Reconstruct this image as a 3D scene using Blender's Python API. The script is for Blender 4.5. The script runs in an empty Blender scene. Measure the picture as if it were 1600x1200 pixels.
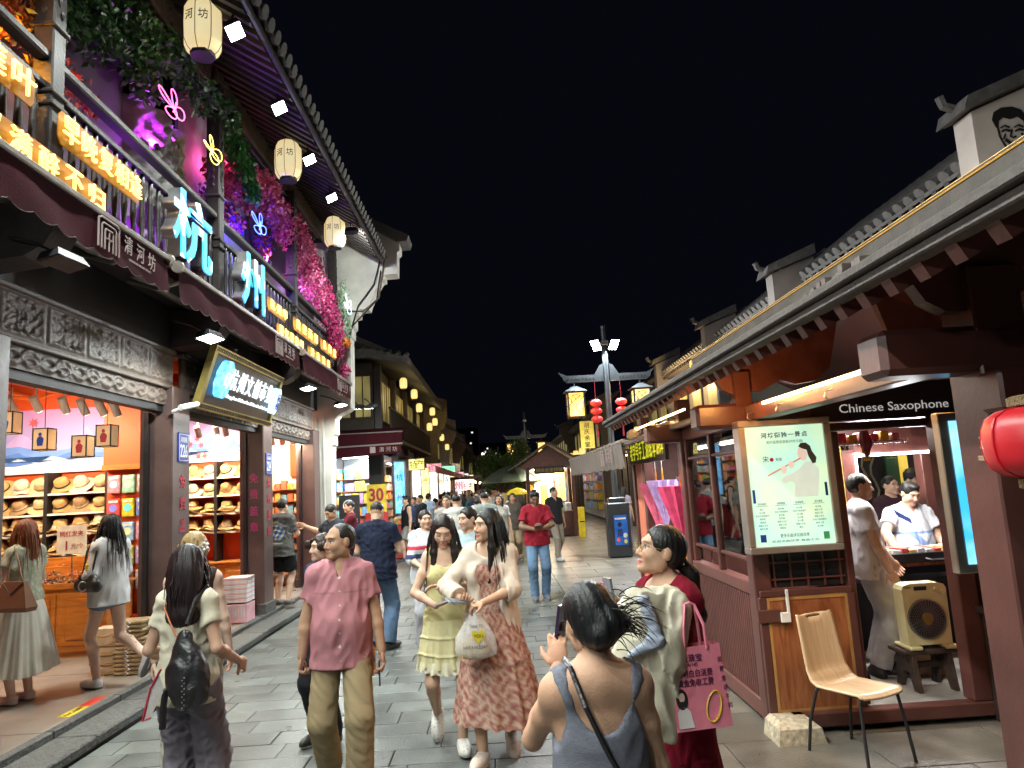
import bpy, math, random
import numpy as np
from mathutils import Vector, Matrix
random.seed(7); RN = np.random.default_rng(7)
PI = math.pi; R = math.radians
sc = bpy.context.scene
# ------------------------------------------------------------------ camera
cd = bpy.data.cameras.new('camera'); cam = bpy.data.objects.new('camera', cd); sc.collection.objects.link(cam); sc.camera = cam
cd.sensor_width = 36; cd.sensor_fit = 'HORIZONTAL'; cd.lens = 24.95; cd.clip_start = 0.05; cd.clip_end = 2000
def _basis():
    F = 1109.; rho = R(3.15)
    a = Vector(((780-800)/F, -(760-600)/F, 1)).normalized()
    w = Vector((-math.sin(rho), math.cos(rho), 0)); w = (w-a*a.dot(w)).normalized()
    x = w.cross(a)
    if x[0] < 0: x = -x
    return [Vector((x[i], a[i], w[i])) for i in range(3)]
_r, _u, _f = _basis()
CAMPOS = Vector((0, 0, 1.85))
cam.matrix_world = Matrix(((_r[0], _u[0], -_f[0], 0), (_r[1], _u[1], -_f[1], 0), (_r[2], _u[2], -_f[2], 1.85), (0, 0, 0, 1)))
# ------------------------------------------------------------------ night sky, moonlight, exposure
wd = bpy.data.worlds.new('World'); sc.world = wd; wd.use_nodes = True
_n = wd.node_tree.nodes; _l = wd.node_tree.links; _bg = _n['Background']
_sky = _n.new('ShaderNodeTexSky'); _sky.sky_type = 'NISHITA'; _sky.sun_disc = False; _sky.sun_elevation = R(-6); _sky.sun_rotation = R(60)
_mx = _n.new('ShaderNodeMix'); _mx.data_type = 'RGBA'; _mx.inputs[0].default_value = 0.93
_mx.inputs[7].default_value = (0.030, 0.031, 0.066, 1)
_l.new(_sky.outputs[0], _mx.inputs[6]); _l.new(_mx.outputs[2], _bg.inputs[0]); _bg.inputs[1].default_value = 0.042
sd = bpy.data.lights.new('moon', 'SUN'); sd.energy = 0.012; sd.angle = R(2); sd.color = (0.8, 0.88, 1)
so = bpy.data.objects.new('moon', sd); sc.collection.objects.link(so); so.rotation_euler = (R(50), 0, R(35))
vs = sc.view_settings; vs.view_transform = 'Standard'; vs.look = 'None'; vs.exposure = 0.75; vs.gamma = 1; vs.use_curve_mapping = False
cy = sc.cycles; cy.use_denoising = True
try: cy.denoiser = 'OPENIMAGEDENOISE'
except Exception: pass
cy.max_bounces = 5; cy.diffuse_bounces = 2; cy.glossy_bounces = 2; cy.transmission_bounces = 4; cy.transparent_max_bounces = 12
cy.caustics_reflective = False; cy.caustics_refractive = False; cy.sample_clamp_indirect = 4; cy.use_light_tree = True
# ------------------------------------------------------------------ lamps (most sit in a fixture built below, some have none)
def lamp(kind, loc, col, watts, size=0.3, aim=None, sy=None, spread=None):
    d = bpy.data.lights.new('lamp', kind); d.energy = watts; d.color = col
    if kind == 'AREA':
        d.size = size
        if sy: d.shape = 'RECTANGLE'; d.size_y = sy
        if spread: d.spread = R(spread)
    else: d.shadow_soft_size = size
    o = bpy.data.objects.new('lamp', d); sc.collection.objects.link(o); o.location = loc
    if aim is not None: o.rotation_euler = (Vector(aim)-Vector(loc)).to_track_quat('-Z', 'Y').to_euler()
    return o
# ------------------------------------------------------------------ naming and linking
COL = sc.collection; ORG = {}
def tag(o, label=None, cat=None, group=None, kind=None):
    if label: o['label'] = label
    if cat: o['category'] = cat
    if group: o['group'] = group
    if kind: o['kind'] = kind
    return o
def thing(name, label, cat, loc=(0, 0, 0), rz=0, group=None):
    o = bpy.data.objects.new(name, None); COL.objects.link(o); o.location = loc; o.rotation_euler = (0, 0, rz); o.empty_display_size = .1
    ORG[o.name] = Vector(loc) if rz == 0 else Vector((0, 0, 0))
    return tag(o, label, cat, group)
def link(name, me, mt=None, parent=None, loc=None, rot=None, scale=None):
    o = bpy.data.objects.new(name, me); COL.objects.link(o)
    if mt is not None and me is not None and not me.materials: me.materials.append(mt)
    if parent is not None: o.parent = parent; ORG[o.name] = ORG.get(parent.name, Vector())
    if loc is not None: o.location = Vector(loc)-(ORG.get(parent.name, Vector()) if parent else Vector())
    if rot is not None: o.rotation_euler = rot
    if scale is not None: o.scale = scale
    return o
def npmesh(V, Q, smooth=False, col=None, nv=4):
    V = np.asarray(V, np.float32); Q = np.asarray(Q, np.int32); me = bpy.data.meshes.new('mesh')
    me.vertices.add(len(V)); me.vertices.foreach_set('co', V.ravel())
    me.loops.add(Q.size); me.loops.foreach_set('vertex_index', Q.ravel())
    me.polygons.add(len(Q)); me.polygons.foreach_set('loop_start', np.arange(0, Q.size, Q.shape[1], dtype=np.int32))
    me.update(calc_edges=True)
    if smooth: me.polygons.foreach_set('use_smooth', np.ones(len(Q), bool))
    if col is not None:
        c = np.ones((len(V), 4), np.float32); c[:, :3] = col
        me.attributes.new('Col', 'FLOAT_COLOR', 'POINT').data.foreach_set('color', c.ravel())
    return me
class MB:
    def __init__(s): s.v = []; s.f = []
    def add(s, vs, fs):
        b = len(s.v); s.v += [tuple(v) for v in vs]; s.f += [tuple(i+b for i in f) for f in fs]; return s
    def box(s, x0, x1, y0, y1, z0, z1, ch=0):
        if ch <= 0:
            v = [(x, y, z) for z in (z0, z1) for y in (y0, y1) for x in (x0, x1)]
            return s.add(v, [(0, 2, 3, 1), (4, 5, 7, 6), (0, 1, 5, 4), (2, 6, 7, 3), (0, 4, 6, 2), (1, 3, 7, 5)])
        v = []; c = ch                                   # chamfered box: three nested octagon-ish shells
        for (z, k) in ((z0, c), (z0+c, 0), (z1-c, 0), (z1, c)):
            v += [(x0+k, y0+c, z), (x0+c, y0+k, z), (x1-c, y0+k, z), (x1-k, y0+c, z), (x1-k, y1-c, z), (x1-c, y1-k, z), (x0+c, y1-k, z), (x0+k, y1-c, z)]
        f = [tuple(range(7, -1, -1)), tuple(range(24, 32))]
        for r in range(3):
            for i in range(8): f.append((r*8+i, r*8+(i+1) % 8, r*8+8+(i+1) % 8, r*8+8+i))
        return s.add(v, f)
    def cyl(s, p0, p1, r0, r1=None, n=12, cap=True):
        r1 = r0 if r1 is None else r1; p0 = Vector(p0); p1 = Vector(p1); d = (p1-p0).normalized()
        a = d.orthogonal().normalized(); b = d.cross(a); v = []
        for p, r in ((p0, r0), (p1, r1)):
            v += [p+a*(r*math.cos(2*PI*i/n))+b*(r*math.sin(2*PI*i/n)) for i in range(n)]
        f = [(i, (i+1) % n, n+(i+1) % n, n+i) for i in range(n)]
        if cap: f += [tuple(range(n-1, -1, -1)), tuple(range(n, 2*n))]
        return s.add(v, f)
    def tube(s, path, r, n=6, closed=False):
        P = [Vector(p) for p in path]; m = len(P); v = []; prev = None
        for i, p in enumerate(P):
            d = (P[(i+1) % m]-P[i-1]) if closed else (P[min(i+1, m-1)]-P[max(i-1, 0)])
            if d.length < 1e-9: d = Vector((0, 0, 1))
            d.normalize()
            a = d.orthogonal().normalized() if prev is None else (prev-d*prev.dot(d)).normalized()
            prev = a; b = d.cross(a); rr = r[i] if isinstance(r, (list, tuple)) else r
            v += [p+a*(rr*math.cos(2*PI*k/n))+b*(rr*math.sin(2*PI*k/n)) for k in range(n)]
        f = []
        for i in range(m if closed else m-1):
            j = (i+1) % m
            f += [(i*n+k, i*n+(k+1) % n, j*n+(k+1) % n, j*n+k) for k in range(n)]
        if not closed: f += [tuple(range(n-1, -1, -1)), tuple(range((m-1)*n, m*n))]
        return s.add(v, f)
    def lathe(s, prof, c=(0, 0, 0), n=16, sx=1, sy=1, fn=None):
        v = []
        for r, z in prof:
            for i in range(n):
                a = 2*PI*i/n; k = fn(a, z) if fn else 1
                v.append((c[0]+r*k*sx*math.cos(a), c[1]+r*k*sy*math.sin(a), c[2]+z))
        f = [(j*n+i, j*n+(i+1) % n, (j+1)*n+(i+1) % n, (j+1)*n+i) for j in range(len(prof)-1) for i in range(n)]
        if prof[0][0] > 1e-6: f.append(tuple(range(n-1, -1, -1)))
        if prof[-1][0] > 1e-6: f.append(tuple(range((len(prof)-1)*n, len(prof)*n)))
        return s.add(v, f)
    def prism(s, poly, d0, d1, ax='y'):
        m = {'y': lambda a, b, d: (a, d, b), 'x': lambda a, b, d: (d, a, b), 'z': lambda a, b, d: (a, b, d)}[ax]
        n = len(poly); v = [m(a, b, d0) for a, b in poly]+[m(a, b, d1) for a, b in poly]
        f = [(i, (i+1) % n, n+(i+1) % n, n+i) for i in range(n)]+[tuple(range(n-1, -1, -1)), tuple(range(n, 2*n))]
        return s.add(v, f)
    def quad(s, a, b, c, d): return s.add([a, b, c, d], [(0, 1, 2, 3)])
    def grid(s, nu, nv, fn):
        v = [fn(i/(nu-1), j/(nv-1)) for j in range(nv) for i in range(nu)]
        return s.add(v, [(j*nu+i, j*nu+i+1, (j+1)*nu+i+1, (j+1)*nu+i) for j in range(nv-1) for i in range(nu-1)])
    def mesh(s, org=(0, 0, 0), smooth=False):
        me = bpy.data.meshes.new('mesh'); o = org
        me.from_pydata([(v[0]-o[0], v[1]-o[1], v[2]-o[2]) for v in s.v], [], s.f); me.update()
        if smooth: me.polygons.foreach_set('use_smooth', np.ones(len(me.polygons), bool)); 
        return me
    def build(s, name, mt, parent=None, smooth=False):
        return link(name, s.mesh(ORG.get(parent.name, Vector()) if parent else (0, 0, 0), smooth), mt, parent)
def box(name, mt, parent, *a, ch=0): return MB().box(*a, ch=ch).build(name, mt, parent)
def copies(name, me, parent, locs, mt=None, rots=None, scales=None):
    out = []
    for i, l in enumerate(locs):
        out.append(link(name, me, mt, parent, l, rots[i] if rots else None, scales[i] if scales else None))
    return out
def copy_tree(o, loc=None, rz=None, label=None, group=None):
    r = o.copy(); COL.objects.link(r); r.parent = None
    if loc is not None: r.location = loc
    if rz is not None: r.rotation_euler = (0, 0, rz)
    if label: r['label'] = label
    if group: r['group'] = group
    for ch in list(o.children):
        c = ch.copy(); COL.objects.link(c); c.parent = r
        for g in ch.children: d = g.copy(); COL.objects.link(d); d.parent = c
    return r
# ------------------------------------------------------------------ materials
MAT = {}
def nodes(name):
    m = bpy.data.materials.new(name); m.use_nodes = True; t = m.node_tree
    return m, t, t.nodes['Principled BSDF']
def mat(name, col=(.5, .5, .5), rough=.6, metal=0, var=.25, scale=6, bump=.15, bscale=40, em=None, es=1, spec=.5, stretch=(1, 1, 1), isl=0, attr=False, obj=0, coat=0, world=False, fold=0):
    if name in MAT: return MAT[name]
    m, t, b = nodes(name); N = t.nodes; L = t.links
    b.inputs['Roughness'].default_value = rough; b.inputs['Metallic'].default_value = metal; b.inputs['Specular IOR Level'].default_value = spec
    if coat: b.inputs['Coat Weight'].default_value = coat
    tc = N.new('ShaderNodeTexCoord'); mp = N.new('ShaderNodeMapping'); mp.inputs['Scale'].default_value = stretch; L.new(N.new('ShaderNodeNewGeometry').outputs['Position'] if world else tc.outputs['Object'], mp.inputs[0])
    nz = N.new('ShaderNodeTexNoise'); nz.inputs['Scale'].default_value = scale; nz.inputs['Detail'].default_value = 6; L.new(mp.outputs[0], nz.inputs[0])
    rg = N.new('ShaderNodeMapRange'); rg.inputs[1].default_value = .3; rg.inputs[2].default_value = .7; rg.inputs[3].default_value = 1-var; rg.inputs[4].default_value = 1+var*.6
    L.new(nz.outputs[0], rg.inputs[0]); fac = rg.outputs[0]
    if isl or obj:
        g = N.new('ShaderNodeNewGeometry') if isl else N.new('ShaderNodeObjectInfo')
        r2 = N.new('ShaderNodeMapRange'); k = isl or obj; r2.inputs[3].default_value = 1-k; r2.inputs[4].default_value = 1+k
        L.new(g.outputs['Random Per Island' if isl else 'Random'], r2.inputs[0])
        mu = N.new('ShaderNodeMath'); mu.operation = 'MULTIPLY'; L.new(fac, mu.inputs[0]); L.new(r2.outputs[0], mu.inputs[1]); fac = mu.outputs[0]
    if world:
        n3 = N.new('ShaderNodeTexNoise'); n3.inputs['Scale'].default_value = .55; n3.inputs['Detail'].default_value = 7; n3.inputs['Roughness'].default_value = .62; L.new(mp.outputs[0], n3.inputs[0]); r3 = N.new('ShaderNodeMapRange'); r3.inputs[1].default_value = .35; r3.inputs[2].default_value = .62; r3.inputs[3].default_value = .62; r3.inputs[4].default_value = 1.14; L.new(n3.outputs[0], r3.inputs[0]); m3 = N.new('ShaderNodeMath'); m3.operation = 'MULTIPLY'; L.new(fac, m3.inputs[0]); L.new(r3.outputs[0], m3.inputs[1]); fac = m3.outputs[0]
    vm = N.new('ShaderNodeVectorMath'); vm.operation = 'SCALE'; L.new(fac, vm.inputs['Scale'])
    if attr:
        at = N.new('ShaderNodeAttribute'); at.attribute_name = 'Col'; L.new(at.outputs['Color'], vm.inputs[0])
    else: vm.inputs[0].default_value = col[:3]
    L.new(vm.outputs[0], b.inputs['Base Color'])
    if bump:
        n2 = N.new('ShaderNodeTexNoise'); n2.inputs['Scale'].default_value = bscale; n2.inputs['Detail'].default_value = 4; L.new(mp.outputs[0], n2.inputs[0])
        bp = N.new('ShaderNodeBump'); bp.inputs['Strength'].default_value = bump; bp.inputs['Distance'].default_value = .02; L.new(n2.outputs[0], bp.inputs['Height']); L.new(bp.outputs[0], b.inputs['Normal'])
        if fold:
            n4 = N.new('ShaderNodeTexNoise'); n4.inputs['Scale'].default_value = 11; n4.inputs['Detail'].default_value = 3; n4.inputs['Distortion'].default_value = 2.2; L.new(mp.outputs[0], n4.inputs[0]); b4 = N.new('ShaderNodeBump'); b4.inputs['Strength'].default_value = fold; b4.inputs['Distance'].default_value = .05; L.new(n4.outputs[0], b4.inputs['Height']); L.new(b4.outputs[0], bp.inputs['Normal'])
        rr = N.new('ShaderNodeMapRange'); rr.inputs[3].default_value = max(.05, rough-.1); rr.inputs[4].default_value = min(1, rough+.1); L.new(nz.outputs[0], rr.inputs[0]); L.new(rr.outputs[0], b.inputs['Roughness'])
    if em is not None:
        b.inputs['Emission Color'].default_value = (*em[:3], 1); b.inputs['Emission Strength'].default_value = es
    MAT[name] = m; return m
def glow(name, col, s, var=0, scale=3, col2=None):
    if name in MAT: return MAT[name]
    m, t, b = nodes(name); N = t.nodes; L = t.links
    b.inputs['Base Color'].default_value = (*[min(.8, c*.6+.05) for c in col], 1); b.inputs['Roughness'].default_value = .4
    b.inputs['Emission Color'].default_value = (*col, 1); b.inputs['Emission Strength'].default_value = s
    if col2:
        tc = N.new('ShaderNodeTexCoord'); nz = N.new('ShaderNodeTexNoise'); nz.inputs['Scale'].default_value = scale; nz.inputs['Detail'].default_value = 3; L.new(tc.outputs['Object'], nz.inputs[0])
        cr = N.new('ShaderNodeValToRGB'); cr.color_ramp.elements[0].color = (*col, 1); cr.color_ramp.elements[1].color = (*col2, 1)
        cr.color_ramp.elements[0].position = .38; cr.color_ramp.elements[1].position = .62
        L.new(nz.outputs[0], cr.inputs[0]); L.new(cr.outputs[0], b.inputs['Emission Color'])
    MAT[name] = m; return m
def glass(name, tint=(1, 1, 1), gl=.12, rough=.02, alpha=0.06):
    if name in MAT: return MAT[name]
    m, t, b = nodes(name); N = t.nodes; L = t.links
    tr = N.new('ShaderNodeBsdfTransparent'); tr.inputs[0].default_value = (*tint, 1)
    g = N.new('ShaderNodeBsdfGlossy'); g.inputs['Roughness'].default_value = rough
    fr = N.new('ShaderNodeFresnel'); fr.inputs[0].default_value = 1.5
    ad = N.new('ShaderNodeMath'); ad.inputs[1].default_value = alpha; L.new(fr.outputs[0], ad.inputs[0])
    mx = N.new('ShaderNodeMixShader'); L.new(ad.outputs[0], mx.inputs[0]); L.new(tr.outputs[0], mx.inputs[1]); L.new(g.outputs[0], mx.inputs[2])
    L.new(mx.outputs[0], N['Material Output'].inputs[0]); MAT[name] = m; return m
def woodmat(name, c1, c2, scale=3, axis=(1, 1, 8), rough=.45):
    if name in MAT: return MAT[name]
    m, t, b = nodes(name); N = t.nodes; L = t.links; b.inputs['Roughness'].default_value = rough
    tc = N.new('ShaderNodeTexCoord'); mp = N.new('ShaderNodeMapping'); mp.inputs['Scale'].default_value = axis; L.new(tc.outputs['Object'], mp.inputs[0])
    nz = N.new('ShaderNodeTexNoise'); nz.inputs['Scale'].default_value = scale; nz.inputs['Detail'].default_value = 8; nz.inputs['Distortion'].default_value = 1.2; L.new(mp.outputs[0], nz.inputs[0])
    cr = N.new('ShaderNodeValToRGB'); cr.color_ramp.elements[0].color = (*c1, 1); cr.color_ramp.elements[1].color = (*c2, 1); cr.color_ramp.elements[0].position = .35; cr.color_ramp.elements[1].position = .65
    L.new(nz.outputs[0], cr.inputs[0]); L.new(cr.outputs[0], b.inputs['Base Color'])
    bp = N.new('ShaderNodeBump'); bp.inputs['Strength'].default_value = .08; L.new(nz.outputs[0], bp.inputs['Height']); L.new(bp.outputs[0], b.inputs['Normal'])
    MAT[name] = m; return m
# ------------------------------------------------------------------ lettering (flat print or raised letters, real geometry)
def textmesh(body, size=1, ext=.002, bold=0, vert=False, space=1.0):
    c = bpy.data.curves.new('t', 'FONT'); c.body = '\n'.join(body) if vert else body; c.size = size; c.extrude = ext; c.offset = bold
    c.align_x = 'CENTER'; c.align_y = 'CENTER'; c.space_character = space; c.space_line = .95*space; c.resolution_u = 3
    o = bpy.data.objects.new('t', c); me = bpy.data.meshes.new_from_object(o)
    bpy.data.objects.remove(o); bpy.data.curves.remove(c); me.materials.clear(); return me
def basis(o, ex, ey):                                     # matrix: text x along ex, text y along ey
    ex = Vector(ex).normalized(); ey = Vector(ey); ey = (ey-ex*ey.dot(ex)).normalized(); ez = ex.cross(ey)
    return Matrix(((ex[0], ey[0], ez[0], o[0]), (ex[1], ey[1], ez[1], o[1]), (ex[2], ey[2], ez[2], o[2]), (0, 0, 0, 1)))
def text(body, mt, parent, o, ex, ey, size, ext=.002, bold=0, vert=False, w=None, h=None, name='lettering', space=1.0):
    me = textmesh(body, size, ext, bold*size, vert, space)
    if len(me.vertices) == 0: return None
    co = np.empty(len(me.vertices)*3, np.float32); me.vertices.foreach_get('co', co); co = co.reshape(-1, 3)
    lo, hi = co.min(0), co.max(0); co[:, :2] -= (lo+hi)[:2]/2
    if w: co[:, 0] *= w/(hi-lo)[0]
    if h: co[:, 1] *= h/(hi-lo)[1]
    M = np.array(basis(o, ex, ey)); co = co@M[:3, :3].T+M[:3, 3]-np.array(ORG.get(parent.name, (0, 0, 0)) if parent else (0, 0, 0))
    me.vertices.foreach_set('co', co.ravel()); me.update()
    return link(name, me, mt, parent)
X_, Y_, Z_ = Vector((1, 0, 0)), Vector((0, 1, 0)), Vector((0, 0, 1))
# ================================================================== palette
M_slab = mat('paving_stone_grey', (.132, .143, .136), .31, var=.3, scale=4, bump=.25, bscale=60, obj=.2, world=True)
M_slabw = mat('paving_stone_warm', (.162, .146, .122), .31, var=.3, scale=4, bump=.25, bscale=60, obj=.2, world=True)
M_slabf = mat('paving_stones_far', (.128, .136, .128), .34, var=.28, scale=3, bump=.2, bscale=40, isl=.2, world=True)
M_joint = mat('mortar', (.03, .03, .028), .9)
M_kerb = mat('kerb_granite', (.075, .075, .07), .7, var=.5, scale=18, bump=.8, bscale=45, obj=.12)
M_tilefl = mat('shop_floor_tile', (.33, .29, .25), .22, var=.25, scale=1.6, bump=.03)
M_dk = mat('dark_lacquer_wood', (.035, .024, .024), .45, var=.3, scale=5, bump=.2, bscale=25)
M_col = mat('brown_painted_column', (.10, .062, .058), .42, var=.25, scale=4, bump=.12, bscale=50)
M_carve = mat('carved_grey_wood', (.13, .098, .08), .55, var=.35, scale=7, bump=.3, bscale=60)
M_blk = mat('soot_black_paint', (.012, .011, .012), .6)
M_rail = mat('balcony_wood', (.034, .028, .027), .45, var=.3, scale=8, bump=.2)
M_rafter = mat('eave_timber', (.05, .04, .037), .6, var=.35, scale=6, bump=.3)
M_tile = mat('grey_roof_tile', (.12, .112, .105), .75, var=.35, scale=9, bump=.5, isl=.1)
M_white = mat('whitewashed_plaster', (.62, .60, .55), .8, var=.22, scale=2.2, bump=.25, bscale=14)
M_awn = mat('maroon_awning_canvas', (.042, .007, .011), .95, spec=.08, var=.2, scale=5, bump=.3, bscale=120)
M_trim = mat('awning_aluminium', (.35, .31, .28), .35, metal=.6, var=.15)
M_print = mat('pale_canvas_print', (.30, .22, .21), .7, bump=0)
M_metal = mat('dark_metal', (.05, .05, .055), .4, metal=.7)
M_steel = mat('brushed_steel', (.45, .45, .46), .3, metal=.9, var=.2)
M_cable = mat('black_cable', (.012, .012, .012), .5, bump=0)
M_flood = glow('flood_lamp_glass', (.9, 1.0, .95), 30)
ORD = ['first', 'second', 'third', 'fourth', 'fifth', 'sixth', 'seventh', 'eighth', 'ninth', 'tenth', 'eleventh', 'twelfth', 'thirteenth', 'fourteenth', 'fifteenth', 'sixteenth', 'seventeenth', 'eighteenth']
# ================================================================== ground, paving, kerb
_g = MB().box(-300, 300, -60, 500, -.3, -.06).build('ground', mat('ground_earth', (.06, .06, .058), .85)); tag(_g, kind='structure')
pave = MB().box(-3.27, 9, -4, 120, -.055, -.014).build('street_pavement', M_joint); tag(pave, kind='structure')
def slabmesh(w, d):
    return MB().box(-w/2, w/2, -d/2, d/2, -.03, 0, ch=.003).mesh()
_sa, _sb = [slabmesh(.592, .288) for _ in 'ab'], slabmesh(.89, .588)
_cnt = 0; _far = MB(); _sel = []
y = -2.0; row = 0
while y < 60:
    off = (row % 3)*.2+(.07 if row % 2 else 0)
    x = -3.26-off
    while x < 1.0:
        x0 = max(x, -3.26); x1 = min(x+.6, 1.0)
        if x1-x0 > .02:
            w = x1-x0; cx = (x0+x1)/2; yc = y+.15
            vis = abs(cx/max(yc, .1)) < .75 and 4.0 < yc
            if vis and yc < 13.2 and _cnt < 205:
                _sel.append((cx, yc, w)); _cnt += 1
            elif yc < 4.0 or yc >= 4: _far.box(x0+.005, x1-.005, y+.006, y+.294, -.03, random.uniform(-.002, .001))
        x += .6
    y += .3; row += 1
_me0 = _sa[0]; _me0.materials.append(M_slab)
for cx, yc, w in _sel:
    link('paving_stone', _me0, None, pave, (cx, yc, random.uniform(-.0025, .0015)), (random.uniform(-.002, .002), random.uniform(-.002, .002), 0), ((w-.004)/.596, 1, 1))
_sb.materials.append(M_slabw); y = -2.0; row = 0; _cb = 0; _farw = MB()
while y < 60:
    x = 1.006-(.45 if row % 2 else 0)
    while x < 8:
        x0 = max(x, 1.006); x1 = x+.9; yc = y+.3
        if x1-x0 > .1:
            if 4 < yc < 16 and x0 < 4 and _cb < 60:
                link('paving_stone', _sb, None, pave, ((x0+x1)/2, yc, random.uniform(-.0025, .0015)), (0, 0, 0), ((x1-x0-.006)/.894, 1, 1)); _cb += 1
            else: _farw.box(x0+.005, x1-.005, y+.006, y+.594, -.03, random.uniform(-.002, .001))
        x += .9
    y += .6; row += 1
tag(_far.build('paving_stones', M_slabf, pave), kind='stuff')
tag(_farw.build('paving_stones', mat('paving_stones_far_warm', (.16, .144, .12), .34, var=.28, scale=3, bump=.2, bscale=40, isl=.2, world=True), pave), kind='stuff')
kerb = MB().box(-3.66, -3.29, -6, 60, -.05, .03).build('kerb', M_joint); tag(kerb, kind='structure')
_km = MB().box(-.17, .17, -.495, .495, -.08, 0, ch=.012).mesh(); _km.materials.append(M_kerb)
for i in range(24): link('kerb_stone', _km, None, kerb, (-3.44, 2.5+i, .095+random.uniform(-.004, .004)), (0, random.uniform(-.01, .01), 0))
_km2 = MB().box(-.04, .04, -.495, .495, -.14, 0, ch=.008).mesh(); _km2.materials.append(M_kerb)
for i in range(14): link('edge_stone', _km2, None, kerb, (-3.655, 2.5+i, .145))
sf = MB().box(-9.5, -3.70, -6, 14.9, -.05, .135).build('shop_floor', M_tilefl); tag(sf, kind='structure')
for i in range(14): box('floor_joint', M_joint, sf, -9.4, -3.71, 1+i*1.0, 1.004+i*1.0, .1352, .1362)
# ================================================================== carved relief
def relief(x, y0, y1, z0, z1, kind, t=.05, amp=.02):
    nu = max(20, int((y1-y0)/.012)); nv = max(8, int((z1-z0)/.012)); h = z1-z0; mb = MB()
    def f(u, v):
        yy = y0+u*(y1-y0); zz = z0+v*h
        if kind == 'scroll':
            s = yy*14; w = math.sin(s)*.28
            d = min(abs(v-.5-w)*h, abs(math.hypot((v-.5+w*.9)*h, (math.sin(s*.5+.8))*.03)-.03))
            a = amp*math.exp(-(d/.010)**2)+amp*.35*max(0, math.sin(s*3+v*9))*(abs(v-.5) < .38)
        else:
            n = max(1, round((y1-y0)/.62)); c = (u*n) % 1; cu = abs(c-.5)*2; cv = abs(v-.5)*2
            e = max(cu/.86, cv/.78)
            a = amp*.9*math.exp(-((e-1)*9)**2)
            if e < .93:
                q1 = abs(math.sin(yy*21+math.sin(zz*29)*1.9+math.sin(yy*9)*1.3)); q2 = abs(math.sin(zz*33+math.sin(yy*17)*2.1)); a += amp*(max(0, 1-q1*2.6)+max(0, 1-q2*2.8)*.8)+amp*.3*max(0, math.sin(yy*70+zz*50))*max(0, math.sin(zz*80-yy*40))
            elif e > 1.08: a += 0
        return (x+a, yy, zz)
    mb.grid(nu, nv, f)
    mb.box(x-t, x-.001, y0, y1, z0, z1); return mb
# ================================================================== the two-storey shop building on the left
bl = thing('shop_building', 'two-storey dark timber shop building with balcony of neon signs and white gable end', 'building', (-4.5, 8, 0))
CY = [-1.1, 2.0, 5.15, 8.31, 11.42, 14.5]
for c in CY:
    m = MB().box(-4.02, -3.65, c-.225, c+.225, .13, 3.2, ch=.012); m.build('column', M_col, bl)
    MB().box(-4.06, -3.62, c-.25, c+.25, .13, .3, ch=.01).build('column_base', M_kerb, bl)
for i in range(len(CY)-1):
    a, b = CY[i]+.2255, CY[i+1]-.2255
    relief(-3.70, a-.1, b+.1, 3.215, 3.585, 'panel').build('carved_panel', M_carve, bl, True)
    box('panel_rail', M_carve, bl, -3.80, -3.675, a-.14, b+.14, 3.586, 3.63, ch=.01)
    box('panel_rail', M_carve, bl, -3.80, -3.685, a-.14, b+.14, 3.172, 3.212, ch=.008)
    relief(-3.735, a, b, 2.985, 3.170, 'scroll').build('carved_frieze', M_carve, bl, True)
    box('shutter_box', M_blk, bl, -3.88, -3.76, a, b, 2.905, 2.983)
    box('shutter_rail', M_metal, bl, -3.95, -3.90, a-.004, a+.05, .14, 2.9); box('shutter_rail', M_metal, bl, -3.95, -3.90, b-.05, b+.004, .14, 2.9)
box('upper_wall', M_blk, bl, -3.95, -3.72, -3, 14.88, 3.632, 4.14)
box('side_wall', M_dk, bl, -9.5, -3.66, -3.2, -3.0, .13, 7)
for c in CY[:-1]:                                          # rounded corbels under the balcony
    m = MB(); P = [(-3.72, 3.66), (-3.35, 3.70), (-3.2, 3.78), (-3.12, 3.92), (-3.10, 4.1), (-3.72, 4.1)]
    m.prism(P, c-.14, c+.14).build('corbel', M_dk, bl)
box('balcony_floor', M_dk, bl, -4.8, -3.22, -3, 14.88, 4.142, 4.28)
# balcony
for c in (-1.3, 1.9, 5.15, 8.4, 11.65, 14.7):
    m = MB().box(-3.38, -3.22, c-.08, c+.08, 4.281, 7.05, ch=.012)
    for z in (4.9, 5.0, 5.55): m.box(-3.40, -3.20, c-.1, c+.1, z, z+.035, ch=.008)
    p = m.build('balcony_post', M_rail, bl)
    q = MB()
    for k in range(14):                                    # carved leaf chain on the post faces
        z = 5.65+k*.095; s = (-1)**k
        q.lathe([(.001, 0), (.022, .03), (.03, .05), (.014, .08), (.001, .09)], (-3.215, c+s*.018, z), 6, sx=.4); q.lathe([(.001, 0), (.022, .03), (.03, .05), (.014, .08), (.001, .09)], (-3.3, c-.083, z), 6, sy=.4)
    tag(q.build('carving', M_rail, p), kind='stuff')
PY = (-1.3, 1.9, 5.15, 8.4, 11.65, 14.7)
_bal = MB().lathe([(.022, 0), (.022, .08), (.03, .1), (.018, .13), (.03, .3), (.024, .5), (.034, .56), (.018, .6), (.022, .63), (.022, .76)], n=8).mesh(smooth=True); _bal.materials.append(M_rail)
for i in range(5):
    a, b = PY[i]+.081, PY[i+1]-.081
    box('handrail', M_rail, bl, -3.36, -3.24, a, b, 5.27, 5.345, ch=.015)
    box('mid_rail', M_rail, bl, -3.335, -3.265, a, b, 5.045, 5.10, ch=.008)
    box('foot_rail', M_rail, bl, -3.335, -3.265, a, b, 4.29, 4.33, ch=.008)
    if i > 0:
        n = 19
        copies('baluster', _bal, bl, [(-3.30, a+(k+.5)*(b-a)/n, 4.30) for k in range(n)])
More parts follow.
